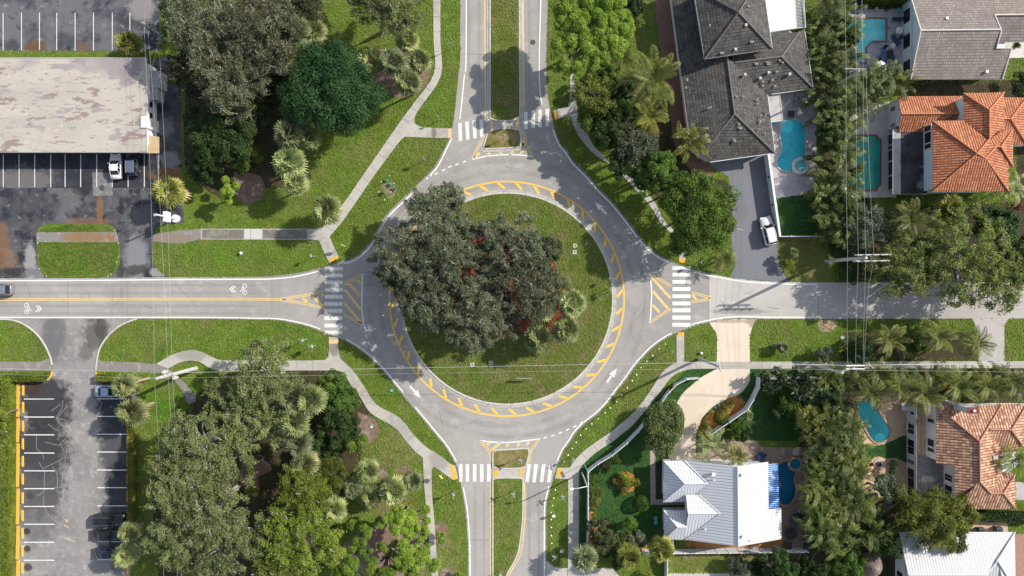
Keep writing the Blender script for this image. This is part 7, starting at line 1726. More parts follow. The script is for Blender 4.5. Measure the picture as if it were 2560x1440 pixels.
# street lamp on the corner of the white-fenced garden
c = W(1455, 1182); SL = empty('street_lamp', (c.x, c.y, 0), 'street lamp with a long arm reaching over the lower pavement beside the white fence', 'street lamp')
b = MB(); b.tube([(0, 0, 0), (0, 0, 7.2)], [.14, .09], 10); link('pole', b.mesh('pole', m_pole_c), SL, world=False)
q = W(1432, 1222, 7.4) - c; tp = Vector((0, 0, 7.15)); b = MB(); b.tube([tp, (q.x * .6, q.y * .6, 7.5), (q.x, q.y, 7.4)], [.06, .05, .04], 8); link('arm', b.mesh('arm', m_trim), SL, world=False)
b = MB(); b.box((q.x - .15, q.y, 7.38), (.62, .30, .16)); lh = link('lamp_head', b.mesh('lamp_head', m_trim), SL, world=False)
b = MB(); b.box((q.x - .15, q.y, 7.29), (.42, .20, .03)); link('lens', b.mesh('lens', m_lamp), lh, world=False)
# white pole sign in front of the car park
c = W(441, 547); PS = empty('pole_sign', (c.x, c.y, 0), 'white pole sign with a square board and round foot at the car park corner', 'sign')
b = MB(); b.lathe((0, 0, 0), [(.62, 0), (.62, .45), (.50, .5), (.1, .5)], 24); link('foot', b.mesh('foot', m_trim), PS, world=False)
b = MB(); b.tube([(0, 0, .4), (0, 0, 5.8)], [.16, .11], 10); link('pole', b.mesh('pole', m_trim), PS, world=False)
q = W(422, 543, 3.0) - c
for dx in (-.34, .34):
    b = MB(); b.box((dx * .5, 0, 2.9), (.10, 1.55, 1.5)); b2 = link('sign_board', b.mesh('sign_board', m_trim), PS, world=False)
b = MB(); b.box((0, 0, 2.9), (.5, 1.45, 1.42)); link('sign_box', b.mesh('sign_box', m_wall), PS, world=False)
b = MB(); b.box((-.25, .0, 5.75), (.45, .34, .14), .2); link('floodlight', b.mesh('floodlight', m_metal_grey), PS, world=False)
# white slatted board between the leaning palms
c = W(346, 992); SB = empty('slatted_board', (c.x, c.y, 0), 'white slatted board on two posts between the two leaning palms of the south car park', 'sign')
b = MB(); ang = math.radians(35)
for i in range(5): b.box((-.36 + i * .18, 0, 1.35 + (-.36 + i * .18) * .7), (.11, 1.6, .04))
b.box((0, .82, 1.33), (1.0, .07, .06)); b.box((0, -.82, 1.33), (1.0, .07, .06)); link('slats', b.mesh('slats', m_trim), SB, world=False)
b = MB(); b.box((0, 0, 1.16), (.95, 1.55, .03)); link('backing', b.mesh('backing', plain('grey_lettered_backing', (0.16, 0.17, 0.22), .6)), SB, world=False)
for y in (-.6, .6):
    b = MB(); b.tube([(.1, y, 0), (.1, y, 1.2)], .05, 6); link('post', b.mesh('post', m_metal_grey), SB, world=False)

def wire(pts, label, sag=.5, r=.0115, group='overhead wires'):
    q = [W(*p) for p in pts]; out = []
    for a, c_ in zip(q[:-1], q[1:]):
        L = (c_ - a).length
        for k in range(10):
            t = k / 10; v = a.lerp(c_, t); v = v - Vector((0, 0, sag * 4 * t * (1 - t) * min(1, L / 40))); out.append(v)
    out.append(q[-1])
    b = MB(); b.tube(out, r, 5); o = b.build('overhead_wire', m_wire)
    return tag(o, label, 'wire', group)
wire([(-80, 920, 9.2), (430, 932, 9.2), (1800, 905.5, 9.2), (2140, 914, 9.8), (2640, 903, 9.6)], 'thickest overhead wire running right across the photo along the southern pavements', .3, .027)
wire([(-80, 934, 9.6), (388, 946, 10.2), (1803, 921, 10.2), (2150, 925.5, 10.4), (2640, 932, 10.4)], 'lower overhead wire running right across the photo just below the thickest one', .3)
wire([(1795, 911, 9.4), (2120, 913, 10.0), (2640, 910, 10)], 'middle overhead wire from the cream driveway pole to the right edge', .3, .03)
for i, (a, b_, c_, d) in enumerate(((2113, 2116, 2119, 2119), (2140, 2141, 2146, 2139), (2155, 2158, 2165, 2158))):
    wire([(a, -40, 10.6), (b_, 172, 10.8), (c_, 645, 11.6), (d, 916, 10.9)], ('left', 'middle', 'right')[i] + ' of the three long wires running down over the palm hedge from the top edge', .35)
wire([(2165, 172, 10.8), (2185, 645, 11.6), (2172, 720, 11.2), (2160, 916, 10.9)], 'fourth wire from the single crossarm to the right end of the double crossarm', .3)
for i, (x0, x1, y0) in enumerate(((360, 386, 66), (370, 420, 74), (396, 430, 88))):
    wire([(x0 + 6, -40, 7), (x0, y0, 7.2), (x1, 946 - i * 8, 9.6), (x1 + 24, 1480, 9)], ('left', 'middle', 'right')[i] + ' of the three faint wires hanging over the white building and west road', .5, .011, 'faint wires over the west road')
wire([(398, 96, 5.2), (366, 223, 3.3)], 'dark service wire from the transformer pole to the roof corner of the white building', .4, .03, 'service wires')
wire([(1802, 919, 10), (1700, 1170, 3.6)], 'thin service wire from the cream driveway pole to the white metal house', .5, .014, 'service wires')

# ================================================================ fences and garden walls
m_vinyl = plain('white_vinyl', (0.70, 0.71, 0.73), .45)
def fence(label, top, h=1.8, step=2.4, z0=0.0, name='white_fence', mat=None, cap=True, group=None):
    """solid white panel fence; top edge given in photo pixels at its real height"""
    mat = mat or m_vinyl
    q = [W(p[0], p[1], h) for p in top]
    mid = sum(q, Vector()) / len(q); root = empty(name, (mid.x, mid.y, 0), label, 'fence', group)
    posts = []
    for a, c_ in zip(q[:-1], q[1:]):
        d = c_ - a; L = Vector((d.x, d.y, 0)).length; n = max(1, round(L / step)); an = math.atan2(d.y, d.x)
        for i in range(n):
            p0 = a.lerp(c_, i / n); p1 = a.lerp(c_, (i + 1) / n); m = (p0 + p1) / 2; l = (p1 - p0).length
            b = MB(); b.box((m.x - mid.x, m.y - mid.y, h / 2), (l - .12, .05, h - .16), an); b.box((m.x - mid.x, m.y - mid.y, h - .06), (l, .09, .10), an); b.box((m.x - mid.x, m.y - mid.y, .12), (l, .09, .10), an)
            link('panel', b.mesh('panel', mat), root, world=False)
            posts.append(p0)
    posts.append(q[-1])
    for p in posts[:60]:
        b = MB(); b.box((p.x - mid.x, p.y - mid.y, h / 2 + .04), (.14, .14, h + .08)); b.box((p.x - mid.x, p.y - mid.y, h + .1), (.19, .19, .05), 0, 0, .5); link('post', b.mesh('post', mat), root, world=False)
    return root
fence('white fence along the lower pavement, bending up beside the curved walk', [(1470, 1375), (1471, 1300), (1471, 1240), (1471, 1180), (1495, 1161), (1530, 1140), (1567, 1110), (1597, 1080), (1616, 1058)])
fence('short curved white fence left of the cream driveway, above the bougainvillea', [(1657, 1005), (1664, 993), (1673, 982), (1692, 962), (1718, 949), (1750, 946)], 1.5, 1.6)
fence('white garden fence that bends down from the east pavement toward the cream driveway', [(2047, 946), (1975, 947), (1901, 947.5), (1899, 970), (1884, 1001), (1869.5, 1024.5), (1824, 1056), (1781, 1086)], 1.8)
fence('long white panelled fence below the white metal roof', [(1683, 1384.5), (2021, 1381)], 1.8, 1.75)
fence('short white panelled fence between two fan palms', [(1592, 1384.5), (1640, 1384.5)], 1.8, 1.5)
fence('white fence return at the side of the white metal house', [(1683, 1352), (1683, 1383)], 1.8, 1.6)
fence('white gate fence going down to the bottom edge under the panelled fence', [(1669, 1388), (1668, 1460)], 1.8, 1.8)
fence('white slat fence closing the shady lawn east of the grey driveway', [(1949, 591), (2062, 590)], 1.4, 1.8)
b = MB(); tw = [W(1921, 383, 1.7), W(1950, 589, 1.7)]; d = (tw[1] - tw[0]); mid = (tw[0] + tw[1]) / 2
WL = empty('garden_wall', (mid.x, mid.y, 0), 'straight pale garden wall between the grey driveway and the kidney pool deck', 'wall')
b.box((0, 0, .85), (d.length, .22, 1.7), math.atan2(d.y, d.x)); link('wall', b.mesh('wall', m_wall), WL, world=False)
b = MB(); b.box((0, 0, 1.73), (d.length + .1, .32, .07), math.atan2(d.y, d.x)); link('coping', b.mesh('coping', m_trim), WL, world=False)
for t in (-.22, .12, .38):
    b = MB(); p = d.normalized() * d.length * t; b.lathe((p.x - .17, p.y, .9), [(.02, -.17), (.16, -.1), (.16, .1), (.02, .17)], 10); link('wall_lamp', b.mesh('wall_lamp', m_dark), WL, world=False)
c = W(10, 1300); CF = empty('chain_link_fence', (c.x, c.y, 0), 'low wire fence with pale posts along the left edge beside the long hedge', 'fence')
for y in (1130, 1170, 1215, 1258, 1301, 1344, 1386, 1430):
    p = W(11, y) - c; b = MB(); b.tube([(p.x, p.y, 0), (p.x, p.y, 1.6)], .06, 6); link('post', b.mesh('post', m_trim), CF, world=False)
b = MB()
for z in (.2, .5, .8, 1.1, 1.4, 1.58):
    b.tube([(0, W(0, 1120).y - c.y, z), (0, W(0, 1470).y - c.y, z)], .025 if z < 1.5 else .04, 4)
link('wires', b.mesh('wires', m_metal_grey), CF, world=False)

# ================================================================ street furniture
m_sign_g = plain('sign_back_metal', (0.50, 0.51, 0.52), .4, .5, .3); m_sign_y = plain('yellow_green_sign', (0.75, 0.68, 0.03), .5); m_sign_gr = plain('green_street_sign', (0.05, 0.33, 0.15), .5); m_post = plain('galvanised_post', (0.44, 0.45, 0.46), .5)
def signpost(base, h, label, shape='square', mat=None, ang=0, blades=0, size=.6, group='signposts'):
    c = W(*base); r = empty('signpost', (c.x, c.y, 0), label, 'sign', group, math.radians(ang))
    b = MB(); b.tube([(0, 0, 0), (0, 0, h)], .045, 6); link('post', b.mesh('post', m_post), r, world=False)
    n = {'square': 4, 'diamond': 4, 'triangle': 3, 'octagon': 8, 'round': 14, 'pentagon': 5}[shape]; a0 = {'square': PI / 4, 'diamond': 0, 'triangle': -PI / 2, 'octagon': PI / 8, 'round': 0, 'pentagon': PI / 2}[shape]
    f = [(.05, size * .62 * math.cos(a0 + 2 * PI * i / n), h - size * .55 + size * .62 * math.sin(a0 + 2 * PI * i / n)) for i in range(n)]; g = [(.09, y, z) for x, y, z in f]
    b = MB(); b.add(f + g, [tuple(range(n))[::-1], tuple(range(n, 2 * n))] + [(i, (i + 1) % n, n + (i + 1) % n, n + i) for i in range(n)]); link('sign_plate', b.mesh('sign_plate', mat or m_sign_g), r, world=False)
    for k in range(blades):
        b = MB(); b.box((0, 0, h + .05 + .2 * k), (1.0, .03, .2), math.radians(40 + 90 * k)); link('name_blade', b.mesh('name_blade', m_sign_g), r, world=False)
    return r
SG = [((1127, 123), 2.5, 'signpost on the verge between the straight pavement and the north road', 'square', 90, 0), ((1099, 301), 2.6, 'signpost on the grass by the north crossing path, casting a triangular shadow', 'triangle', 70, 0), ((1062, 402), 2.7, 'signpost on the open grass left of the north west kerb, casting an oval shadow', 'round', 60, 0),
      ((787, 641), 2.6, 'thin signpost on the long lawn above the west crosswalk', 'square', 0, 0), ((767, 848), 2.6, 'upper of two signposts with crossed blades on the south west verge', 'triangle', 20, 2), ((790, 863), 2.6, 'lower of two signposts with crossed blades on the south west verge', 'octagon', 20, 2),
      ((1672, 876), 2.4, 'signpost on the verge between south east kerb and the crosswalk walkway', 'square', -40, 0), ((1518, 697), 2.4, 'northernmost of three signposts on the right rim of the island', 'square', 0, 0), ((1519, 722), 2.4, 'middle one of three signposts on the right rim of the island', 'square', 0, 0), ((1522, 729), 2.4, 'southernmost of three signposts on the right rim of the island', 'diamond', 10, 0),
      ((1301, 1142), 2.7, 'signpost with blades in the small southern splitter island', 'octagon', 90, 2), ((1431, 1142), 2.6, 'signpost on the grass above the south crossing, casting a triangular shadow on the bars', 'triangle', 60, 2), ((1404, 1232), 2.5, 'signpost among white stones below the south crossing', 'square', 90, 2), ((1384, 1378), 2.6, 'signpost near the bottom between south road and lower pavement', 'round', 90, 2),
      ((1283, 1226), 2.5, 'signpost on the southern median below its crossing', 'square', 90, 2), ((1136, 1227), 2.5, 'signpost on the grass between southern pavement and south road', 'square', 60, 1), ((1252, 1425), 2.4, 'signpost at the narrow lower end of the southern median', 'square', 80, 1), ((1260, 347), 2.5, 'signpost on the dry grass of the northern splitter island', 'round', 80, 0), ((1742, 657), 2.5, 'signpost on the grass corner right of the east crosswalk', 'square', 0, 0)]
for bs_, h, t, shp, a, bl in SG: signpost(bs_, h, t, shp, None, a, bl)
signpost((865, 616), 2.6, 'yellow-green pedestrian signpost by the pavement end above the west crosswalk', 'pentagon', m_sign_y, 60, 0, .7)
signpost((1105, 1184), 2.4, 'yellow-green signpost on the grass beside the south west ramp', 'pentagon', m_sign_y, 50, 0, .7)
c = W(1461, 1160); r = empty('street_name_sign', (c.x, c.y, 0), 'green street name sign on a thin post by the white fence corner', 'sign')
b = MB(); b.tube([(0, 0, 0), (0, 0, 2.6)], .04, 6); link('post', b.mesh('post', m_post), r, world=False)
b = MB(); b.box((0, 0, 2.75), (.10, 1.0, .28), .5); link('sign_plate', b.mesh('sign_plate', m_sign_gr), r, world=False)
c = W(1309, 943); r = empty('direction_board', (c.x, c.y, 0), 'low two-post board on the bare grass at the south of the island', 'sign')
for x in (-1.1, 1.1):
    b = MB(); b.tube([(x, 0, 0), (x, 0, 1.6)], .05, 6); link('post', b.mesh('post', m_post), r, world=False)
b = MB(); b.box((0, 0, 1.35), (2.6, .05, .5)); link('board', b.mesh('board', m_sign_g), r, world=False)
# wheel stops
for i, (y0, y1) in enumerate(((962, 990), (1006, 1032), (1052, 1079), (1096, 1124), (1140, 1167), (1184, 1212), (1232, 1259), (1275, 1303), (1320, 1348), (1364, 1391), (1407, 1434))):
    p = W(58.5 - i * .25, (y0 + y1) / 2); b = MB(); b.box((0, 0, .075), (.30, 1.75, .15), 0, 0, .8); o = b.build('wheel_stop', m_kerb_yellow); o.location = (p.x, p.y, ZL)
    tag(o, 'yellow wheel stop, %s from the top in the left row of stalls' % ORD[i], 'wheel stop', 'yellow wheel stops of the left row')
for i, (y0, y1) in enumerate(((1057, 1078), (1095, 1122), (1139, 1166), (1184, 1210), (1229, 1255), (1412, 1434))):
    p = W(319.5, (y0 + y1) / 2); b = MB(); b.box((0, 0, .075), (.28, 1.7, .15), 0, 0, .8); o = b.build('wheel_stop', m_kerb_yellow); o.location = (p.x, p.y, ZL)
    tag(o, 'worn yellow wheel stop, %s from the top in the right row of stalls' % ORD[i], 'wheel stop', 'yellow wheel stops of the right row')
# white verge stones
m_stone = plain('white_painted_stone', (0.75, 0.75, 0.73), .8)
ST = [(1663, 860), (1647, 872), (1631, 889), (1617, 903), (1602.5, 919), (1591, 937), (1580, 952), (1567.5, 969.5), (1554.5, 987), (1541, 1004), (1525.5, 1020), (1512.5, 1032), (1495, 1046.5), (1479, 1059.5), (1465, 1072), (1451, 1088), (1440, 1105.5), (1430, 1121), (1420, 1137.5), (1410, 1154), (1388, 1224.5), (1384, 1245), (1381, 1264), (1378, 1281), (1377.5, 1299), (1378, 1318), (1378, 1339), (1379, 1358)]
rs = random.Random(3); stm = MB(); stm.lathe((0, 0, 0), [(.12, 0), (.17, .05), (.15, .14), (.07, .19)], 9); sme = stm.mesh('verge_stone', m_stone)
for i, (x, y) in enumerate(ST):
    o = link('verge_stone', sme); p = W(x, y); o.location = (p.x, p.y, 0); o.scale = (rs.uniform(.6, .85),) * 3; o.rotation_euler = (0, 0, rs.uniform(0, 6))
    tag(o, 'white verge stone, %s from the top along the south east kerb' % ORD[i], 'stone', 'white stones along the south east verge')
for i, x in enumerate((1716, 1725, 1735, 1745, 1757, 1767)):
    o = link('verge_stone', sme); p = W(x, 819.5 - i * 3.1); o.location = (p.x, p.y, 0); o.scale = (.5,) * 3
    tag(o, 'small white stone, %s from the crosswalk along the kerb left of the cream driveway' % ORD[i], 'stone', 'small stones between the east crosswalk and the cream driveway')
for i, (x, y) in enumerate(((288, 576), (297, 608), (297, 644), (293, 655), (278, 686), (271, 691), (117, 691), (100, 672), (96, 640), (95, 608))):
    o = link('verge_stone', sme); p = W(x, y); o.location = (p.x, p.y, .07); o.scale = (.45,) * 3
    tag(o, 'tiny white marker stone, %s clockwise from the top right around the grass lozenge' % ORD[i], 'stone', 'marker stones around the grass lozenge')
# hydrant, covers, boxes
c = W(604, 633); r = empty('fire_hydrant', (c.x, c.y, 0), 'small white fire hydrant alone on the long lawn above the west road', 'fire hydrant')
b = MB(); b.lathe((0, 0, 0), [(.2, 0), (.2, .06), (.13, .08), (.13, .5), (.16, .52), (.14, .62), (.04, .72)], 12); link('barrel', b.mesh('barrel', m_trim), r, world=False)
for sy in (-1, 1):
    b = MB(); b.tube([(0, sy * .1, .42), (0, sy * .26, .42)], .07, 8); link('nozzle', b.mesh('nozzle', m_trim), r, world=False)
for (x, y, t) in ((1437.5, 614.5, 'upper of two white valve cover slabs on the right of the island'), (1436.5, 630.5, 'lower of two white valve cover slabs on the right of the island'), (1181, 911, 'left of two white valve cover slabs under the wires at the south of the island'), (1227, 907, 'right of two white valve cover slabs under the wires at the south of the island')):
    c = W(x, y); r = empty('valve_cover', (c.x, c.y, .13), t, 'valve cover', 'white valve cover slabs on the island')
    b = MB(); b.box((0, 0, .04), (.62, .62, .08), .08); link('slab', b.mesh('slab', m_kerb), r, world=False)
    b = MB(); b.lathe((0, 0, .08), [(.12, 0), (.11, .02)], 14); link('lid', b.mesh('lid', m_dark), r, world=False)
def cover(px, py, rr, label, z=ZR + .008):
    c = W(px, py); b = MB(); b.lathe((c.x, c.y, z), [(rr, 0), (rr * .98, .006)], 22); tag(b.build('manhole_cover', plain('dark_manhole_iron', (0.07, 0.07, 0.07), .7)), label, 'manhole cover')
cover(1332, 106, .42, 'dark manhole cover on the right lane of the north road'); cover(255, 470, .45, 'dark manhole cover on the concrete apron of the front car park', ZL + .015)
c = W(112, 474); b = MB(); b.box((c.x, c.y, ZL + .01), (.6, .7, .02)); tag(b.build('storm_drain', m_dark), 'square storm drain in the front car park below the stalls', 'drain')
def mailbox(px, py, label, m):
    c = W(px, py); r = empty('mailbox', (c.x, c.y, 0), label, 'mailbox')
    b = MB(); b.tube([(0, 0, 0), (0, 0, 1.1)], .05, 6); link('post', b.mesh('post', m_post), r, world=False)
    b = MB(); b.box((0, 0, 1.2), (.5, .32, .28)); b.tube([(-.25, 0, 1.33), (.25, 0, 1.33)], .16, 10); link('box', b.mesh('box', m), r, world=False)
mailbox(1383, 1284, 'white mailbox among the verge stones beside the south road', m_trim); mailbox(1931, 861, 'dark mailbox on the lawn right of the cream driveway', m_dark)
for (x, y, s, h, t, m) in ((1752, 882, .32, .5, 'small white utility box on the grass left of the cream driveway', m_trim), (2105, 844, .5, .12, 'pale blue square utility lid on the verge by the wire crossing', plain('pale_blue_lid', (0.30, 0.40, 0.45), .6)), (979, 976, .4, .1, 'turquoise utility lid beside the southern grove pavement', plain('turquoise_lid', (0.15, 0.45, 0.42), .6)), (1248, 296, .3, .1, 'pale blue utility lid at the end of the northern median', plain('ice_blue_lid', (0.4, 0.55, 0.58), .6)), (929, 1067, .4, .1, 'pale blue utility lid in the red mulch of the southern grove', plain('sky_blue_lid', (0.4, 0.6, 0.62), .6)), (1403, 1376, .4, .5, 'white utility box at the edge of the shade near the lower pavement', m_wall)):
    c = W(x, y); b = MB(); b.box((c.x, c.y, h / 2 + .01), (s, s * .8, h)); b.box((c.x, c.y, h + .025), (s * 1.08, s * .88, .03)); tag(b.build('utility_box', m), t, 'utility box')
c = W(1787, 882); r = empty('marker_post', (c.x, c.y, 0), 'white marker post at the left edge of the cream driveway', 'post')
b = MB(); b.tube([(0, 0, 0), (0, 0, 1.2)], .05, 8); link('post', b.mesh('post', m_trim), r, world=False); b = MB(); b.lathe((0, 0, 1.2), [(.09, 0), (.09, .12), (.03, .18)], 8); link('cap', b.mesh('cap', m_trim), r, world=False)
for i, (x, y, t) in enumerate(((977, 442, 'top'), (987, 461, 'right upper'), (980, 482, 'right lower'), (950, 482, 'left lower'), (964, 502, 'bottom'), (956, 457, 'left upper'))):
    c = W(x, y); r = empty('planting_stake', (c.x, c.y, 0), 'white-capped stake at the %s of the newly planted patch on the north west grass' % t, 'stake', 'stakes of the newly planted patch')
    b = MB(); b.tube([(0, 0, 0), (0, 0, .9)], .03, 6); link('stake', b.mesh('stake', m_dark), r, world=False); b = MB(); b.lathe((0, 0, .86), [(.09, 0), (.1, .06), (.04, .12)], 8); link('cap', b.mesh('cap', m_trim), r, world=False)
m_teal = leaf('teal_seedling', (0.05, 0.25, 0.20), (0.15, 0.50, 0.42), .5, .2)
for i, (x, y, t) in enumerate(((968, 451, 'brightest teal seedling near the top of the newly planted patch'), (976, 460, 'teal seedling in the middle of the newly planted patch'), (987, 471, 'teal seedling at the right of the newly planted patch'), (957, 483, 'grey-green seedling at the left of the newly planted patch'))):
    T('seedling', 'bush', x, y, 5, .5, m_teal if i < 3 else L_grey, m_stem, t, 'plant', 'seedlings of the newly planted patch', 300 + i)
# bike left on the pavement path: two small tubs by the path, air conditioners
def ac(px, py, label):
    c = W(px, py); r = empty('air_conditioner', (c.x, c.y, 0), label, 'air conditioner')
    b = MB(); b.box((0, 0, .45), (.95, .95, .9)); link('case', b.mesh('case', plain('ac_grey', (0.10, 0.11, 0.13), .6)), r, world=False)
    b = MB(); b.lathe((0, 0, .9), [(.38, 0), (.36, .04), (.08, .05)], 18); link('fan_grille', b.mesh('fan_grille', m_dark), r, world=False)
ac(2447, 1324, 'left air conditioning unit above the ribbed white roof'); ac(2490, 1322, 'right air conditioning unit above the ribbed white roof')

# ---------------------------------------------------------------- garden furniture
def lounger(px, py, ang, label, m, mf=None):
    c = W(px, py); r = empty('sun_lounger', (c.x, c.y, 0), label, 'sun lounger', None, math.radians(ang))
    b = MB(); b.box((.25, 0, .33), (1.3, .62, .08)); link('seat', b.mesh('seat', m), r, world=False)
    b = MB(); b.add([(-.4, -.31, .30), (-.4, .31, .30), (-.95, .31, .72), (-.95, -.31, .72), (-.4, -.31, .38), (-.4, .31, .38), (-.95, .31, .80), (-.95, -.31, .80)], [(0, 1, 2, 3), (7, 6, 5, 4), (0, 4, 5, 1), (1, 5, 6, 2), (2, 6, 7, 3), (3, 7, 4, 0)]); link('backrest', b.mesh('backrest', m), r, world=False)
    for x in (-.35, .8):
        for y in (-.27, .27):
            b = MB(); b.tube([(x, y, 0), (x, y, .3)], .03, 5); link('leg', b.mesh('leg', mf or m_trim), r, world=False)
def table(px, py, R, label, m, h=.74, square=False):
    c = W(px, py); r = empty('garden_table', (c.x, c.y, 0), label, 'table'); b = MB()
    if square: b.box((0, 0, h), (R * 2, R * 2, .05))
    else: b.lathe((0, 0, h - .03), [(R, 0), (R, .05)], 24)
    link('tabletop', b.mesh('tabletop', m), r, world=False)
    b = MB(); b.tube([(0, 0, 0), (0, 0, h)], .06, 8); b.lathe((0, 0, 0), [(.28, 0), (.1, .06)], 12); link('pedestal', b.mesh('pedestal', m), r, world=False)
def chair(px, py, ang, label, m, group=None):
    c = W(px, py); r = empty('garden_chair', (c.x, c.y, 0), label, 'chair', group, math.radians(ang))
    b = MB(); b.box((0, 0, .44), (.52, .52, .06)); link('seat', b.mesh('seat', m), r, world=False)
    b = MB(); b.box((-.27, 0, .72), (.06, .52, .55)); link('backrest', b.mesh('backrest', m), r, world=False)
    for x in (-.22, .22):
        for y in (-.22, .22):
            b = MB(); b.tube([(x, y, 0), (x, y, .42)], .025, 5); link('leg', b.mesh('leg', m), r, world=False)
def umbrella(px, py, R, label, m):
    c = W(px, py, 2.3); r = empty('garden_umbrella', (c.x, c.y, 0), label, 'umbrella')
    b = MB(); b.tube([(0, 0, 0), (0, 0, 2.5)], .03, 6); link('pole', b.mesh('pole', m_post), r, world=False)
    b = MB(); b.lathe((0, 0, 2.0), [(R, 0), (R * .55, .3), (.03, .55)], 8); link('canopy', b.mesh('canopy', m), r, world=False)
m_navy = plain('navy_sling', (0.03, 0.055, 0.13), .7); m_turq = plain('turquoise_plastic', (0.10, 0.45, 0.50), .5); m_greyf = plain('grey_sling', (0.24, 0.235, 0.23), .8); m_tanf = plain('tan_cushion', (0.40, 0.27, 0.20), .8); m_orf = plain('orange_wood', (0.50, 0.20, 0.07), .7); m_tealdk = plain('dark_teal_cover', (0.02, 0.07, 0.09), .7)
chair(2244, 27, 140, 'turquoise chair in the corner by the grey-tiled gable', m_turq); lounger(2243, 50, 180, 'dark teal lounger against the pale blue gable wall', m_tealdk)
lounger(2236, 101, 120, 'navy lounger turned diagonally beside the round white table', m_navy); chair(2251, 94, 180, 'small navy chair right against the pale blue gable wall', m_navy); chair(2207, 122, 230, 'navy folding chair at the pool corner of the stained deck', m_navy); lounger(2205, 145, 270, 'blue lounger with a white frame at the end of the stained deck', plain('mid_blue_sling', (0.08, 0.16, 0.38), .7))
table(2242, 80, .55, 'round white table on the stained pool deck', m_white_flat); table(2226, 118, .4, 'small round cream table on the stained pool deck', m_wall_cr); table(2222, 135, .45, 'square black table on the stained pool deck', m_dark, .5, True)
umbrella(2204, 166, 1.0, 'large white umbrella between the palms south of the turquoise pool', m_trim); umbrella(2124, 185, .7, 'small white umbrella beside the single crossarm pole', m_trim); umbrella(2196, 192, .6, 'half-hidden white umbrella under the spur palms', m_trim)
for i, x in enumerate((2162, 2188, 2215)):
    c = W(x, 25); b = MB(); b.lathe((c.x, c.y, .02), [(.22, 0), (.30, .4), (.26, .42), (.24, .34)], 14); tag(b.build('planter', m_tealdk if i == 2 else m_metal_grey), ('left', 'middle', 'right')[i] + ' round planter below the clipped hedge by the turquoise pool', 'planter', 'round planters by the turquoise pool')
lounger(1989, 252, 262, 'left grey lounger on the lavender deck in the shade of the dark roof', m_greyf); lounger(2001, 250, 262, 'right grey lounger on the lavender deck in the shade of the dark roof', m_greyf); chair(1995, 285, 200, 'white chair leaning at the head of the kidney pool', m_trim); chair(2022, 366, 60, 'white chair right of the kidney pool waist', m_trim); table(1975, 287, .5, 'black square table at the head of the kidney pool', m_dark, .5, True)
c = W(1931, 309); b = MB(); b.lathe((c.x, c.y, .02), [(.05, 0), (.24, .1), (.28, .25), (.2, .42), (.04, .48)], 14); tag(b.build('beach_ball', plain('bright_blue_ball', (0.02, 0.25, 0.62), .4)), 'bright blue ball under the pale patio canopy', 'ball')
lounger(1894, 1143, 250, 'left navy lounger above the corner of the white roof', m_navy); lounger(1904, 1146, 250, 'right navy lounger above the corner of the white roof', m_navy)
lounger(2006, 1255, 180, 'upper tan lounger beside the deep blue pool', m_tanf, m_dark); lounger(2006, 1276, 180, 'lower tan lounger beside the deep blue pool', m_tanf, m_dark)
table(1972, 1331, .95, 'round black table at the side of the white metal house', m_dark); table(2010, 1336, .55, 'square black table right of the round black table', m_dark, .7, True); table(1966, 1362, .6, 'square black planter table below the round black table', m_dark, .6, True); table(2012, 1362, .5, 'square black table beside the end of the panelled fence', m_dark, .6, True)
umbrella(1996, 1305, 1.4, 'closed-looking dark umbrella right of the white metal roof', m_dark)
for x, y, s, t in ((1991, 1129, 1.0, 'larger pale boulder beside the spa of the deep blue pool'), (2013, 1149, .8, 'smaller pale boulder beside the spa of the deep blue pool'), (1789, 1019, .35, 'left cream stone on the edge of the cream driveway bed'), (1798, 1014, .4, 'right cream stone on the edge of the cream driveway bed')):
    c = W(x, y); b = MB(); b.lathe((c.x, c.y, 0), [(.55 * s, 0), (.68 * s, .12 * s), (.6 * s, .32 * s), (.3 * s, .42 * s), (.05, .45 * s)], 9); tag(b.build('boulder', surf('boulder_%d' % x, (0.42, 0.39, 0.34), [(2, (0.33, 0.3, 0.27), .45, .65)])), t, 'boulder')
chair(2173, 1160, 200, 'upper orange wooden chair on the tan patio', m_orf); chair(2175, 1174, 160, 'lower orange wooden chair on the tan patio', m_orf); table(2222, 1225, .7, 'square slatted wooden table at the end of the tan patio', plain('pale_slats', (0.52, 0.40, 0.27), .8), .5, True)
c = W(2195.5, 1159); FPt = empty('fire_pit', (c.x, c.y, 0), 'round stone fire pit on the tan patio', 'fire pit'); b = MB(); b.lathe((0, 0, 0), [(.75, 0), (.72, .12), (.42, .14)], 22); link('stone_ring', b.mesh('stone_ring', m_grey_paver), FPt, world=False); b = MB(); b.lathe((0, 0, .1), [(.34, 0), (.38, .22), (.26, .24), (.2, .14)], 16); link('bowl', b.mesh('bowl', m_dark), FPt, world=False)
def bench(px, py, ang, label, m, L=1.4):
    c = W(px, py); r = empty('garden_bench', (c.x, c.y, 0), label, 'bench', None, math.radians(ang))
    b = MB()
    for i in range(3): b.box((0, -.17 + i * .17, .44), (L, .14, .04))
    link('seat', b.mesh('seat', m), r, world=False); b = MB(); b.box((0, .28, .68), (L, .05, .42)); link('backrest', b.mesh('backrest', m), r, world=False)
    for x in (-L * .42, L * .42):
        b = MB(); b.box((x, 0, .21), (.06, .5, .42)); link('leg', b.mesh('leg', m), r, world=False)
bench(1638, 1299, 92, 'teal bench on the lawn in the shade of the white metal house', m_turq, 1.2); bench(2266, 1063, 90, 'white bench against the white facade wall', m_trim, 1.3)
table(2257, 1014, .6, 'white square box table at the top of the white facade wall', m_trim, .8, True)
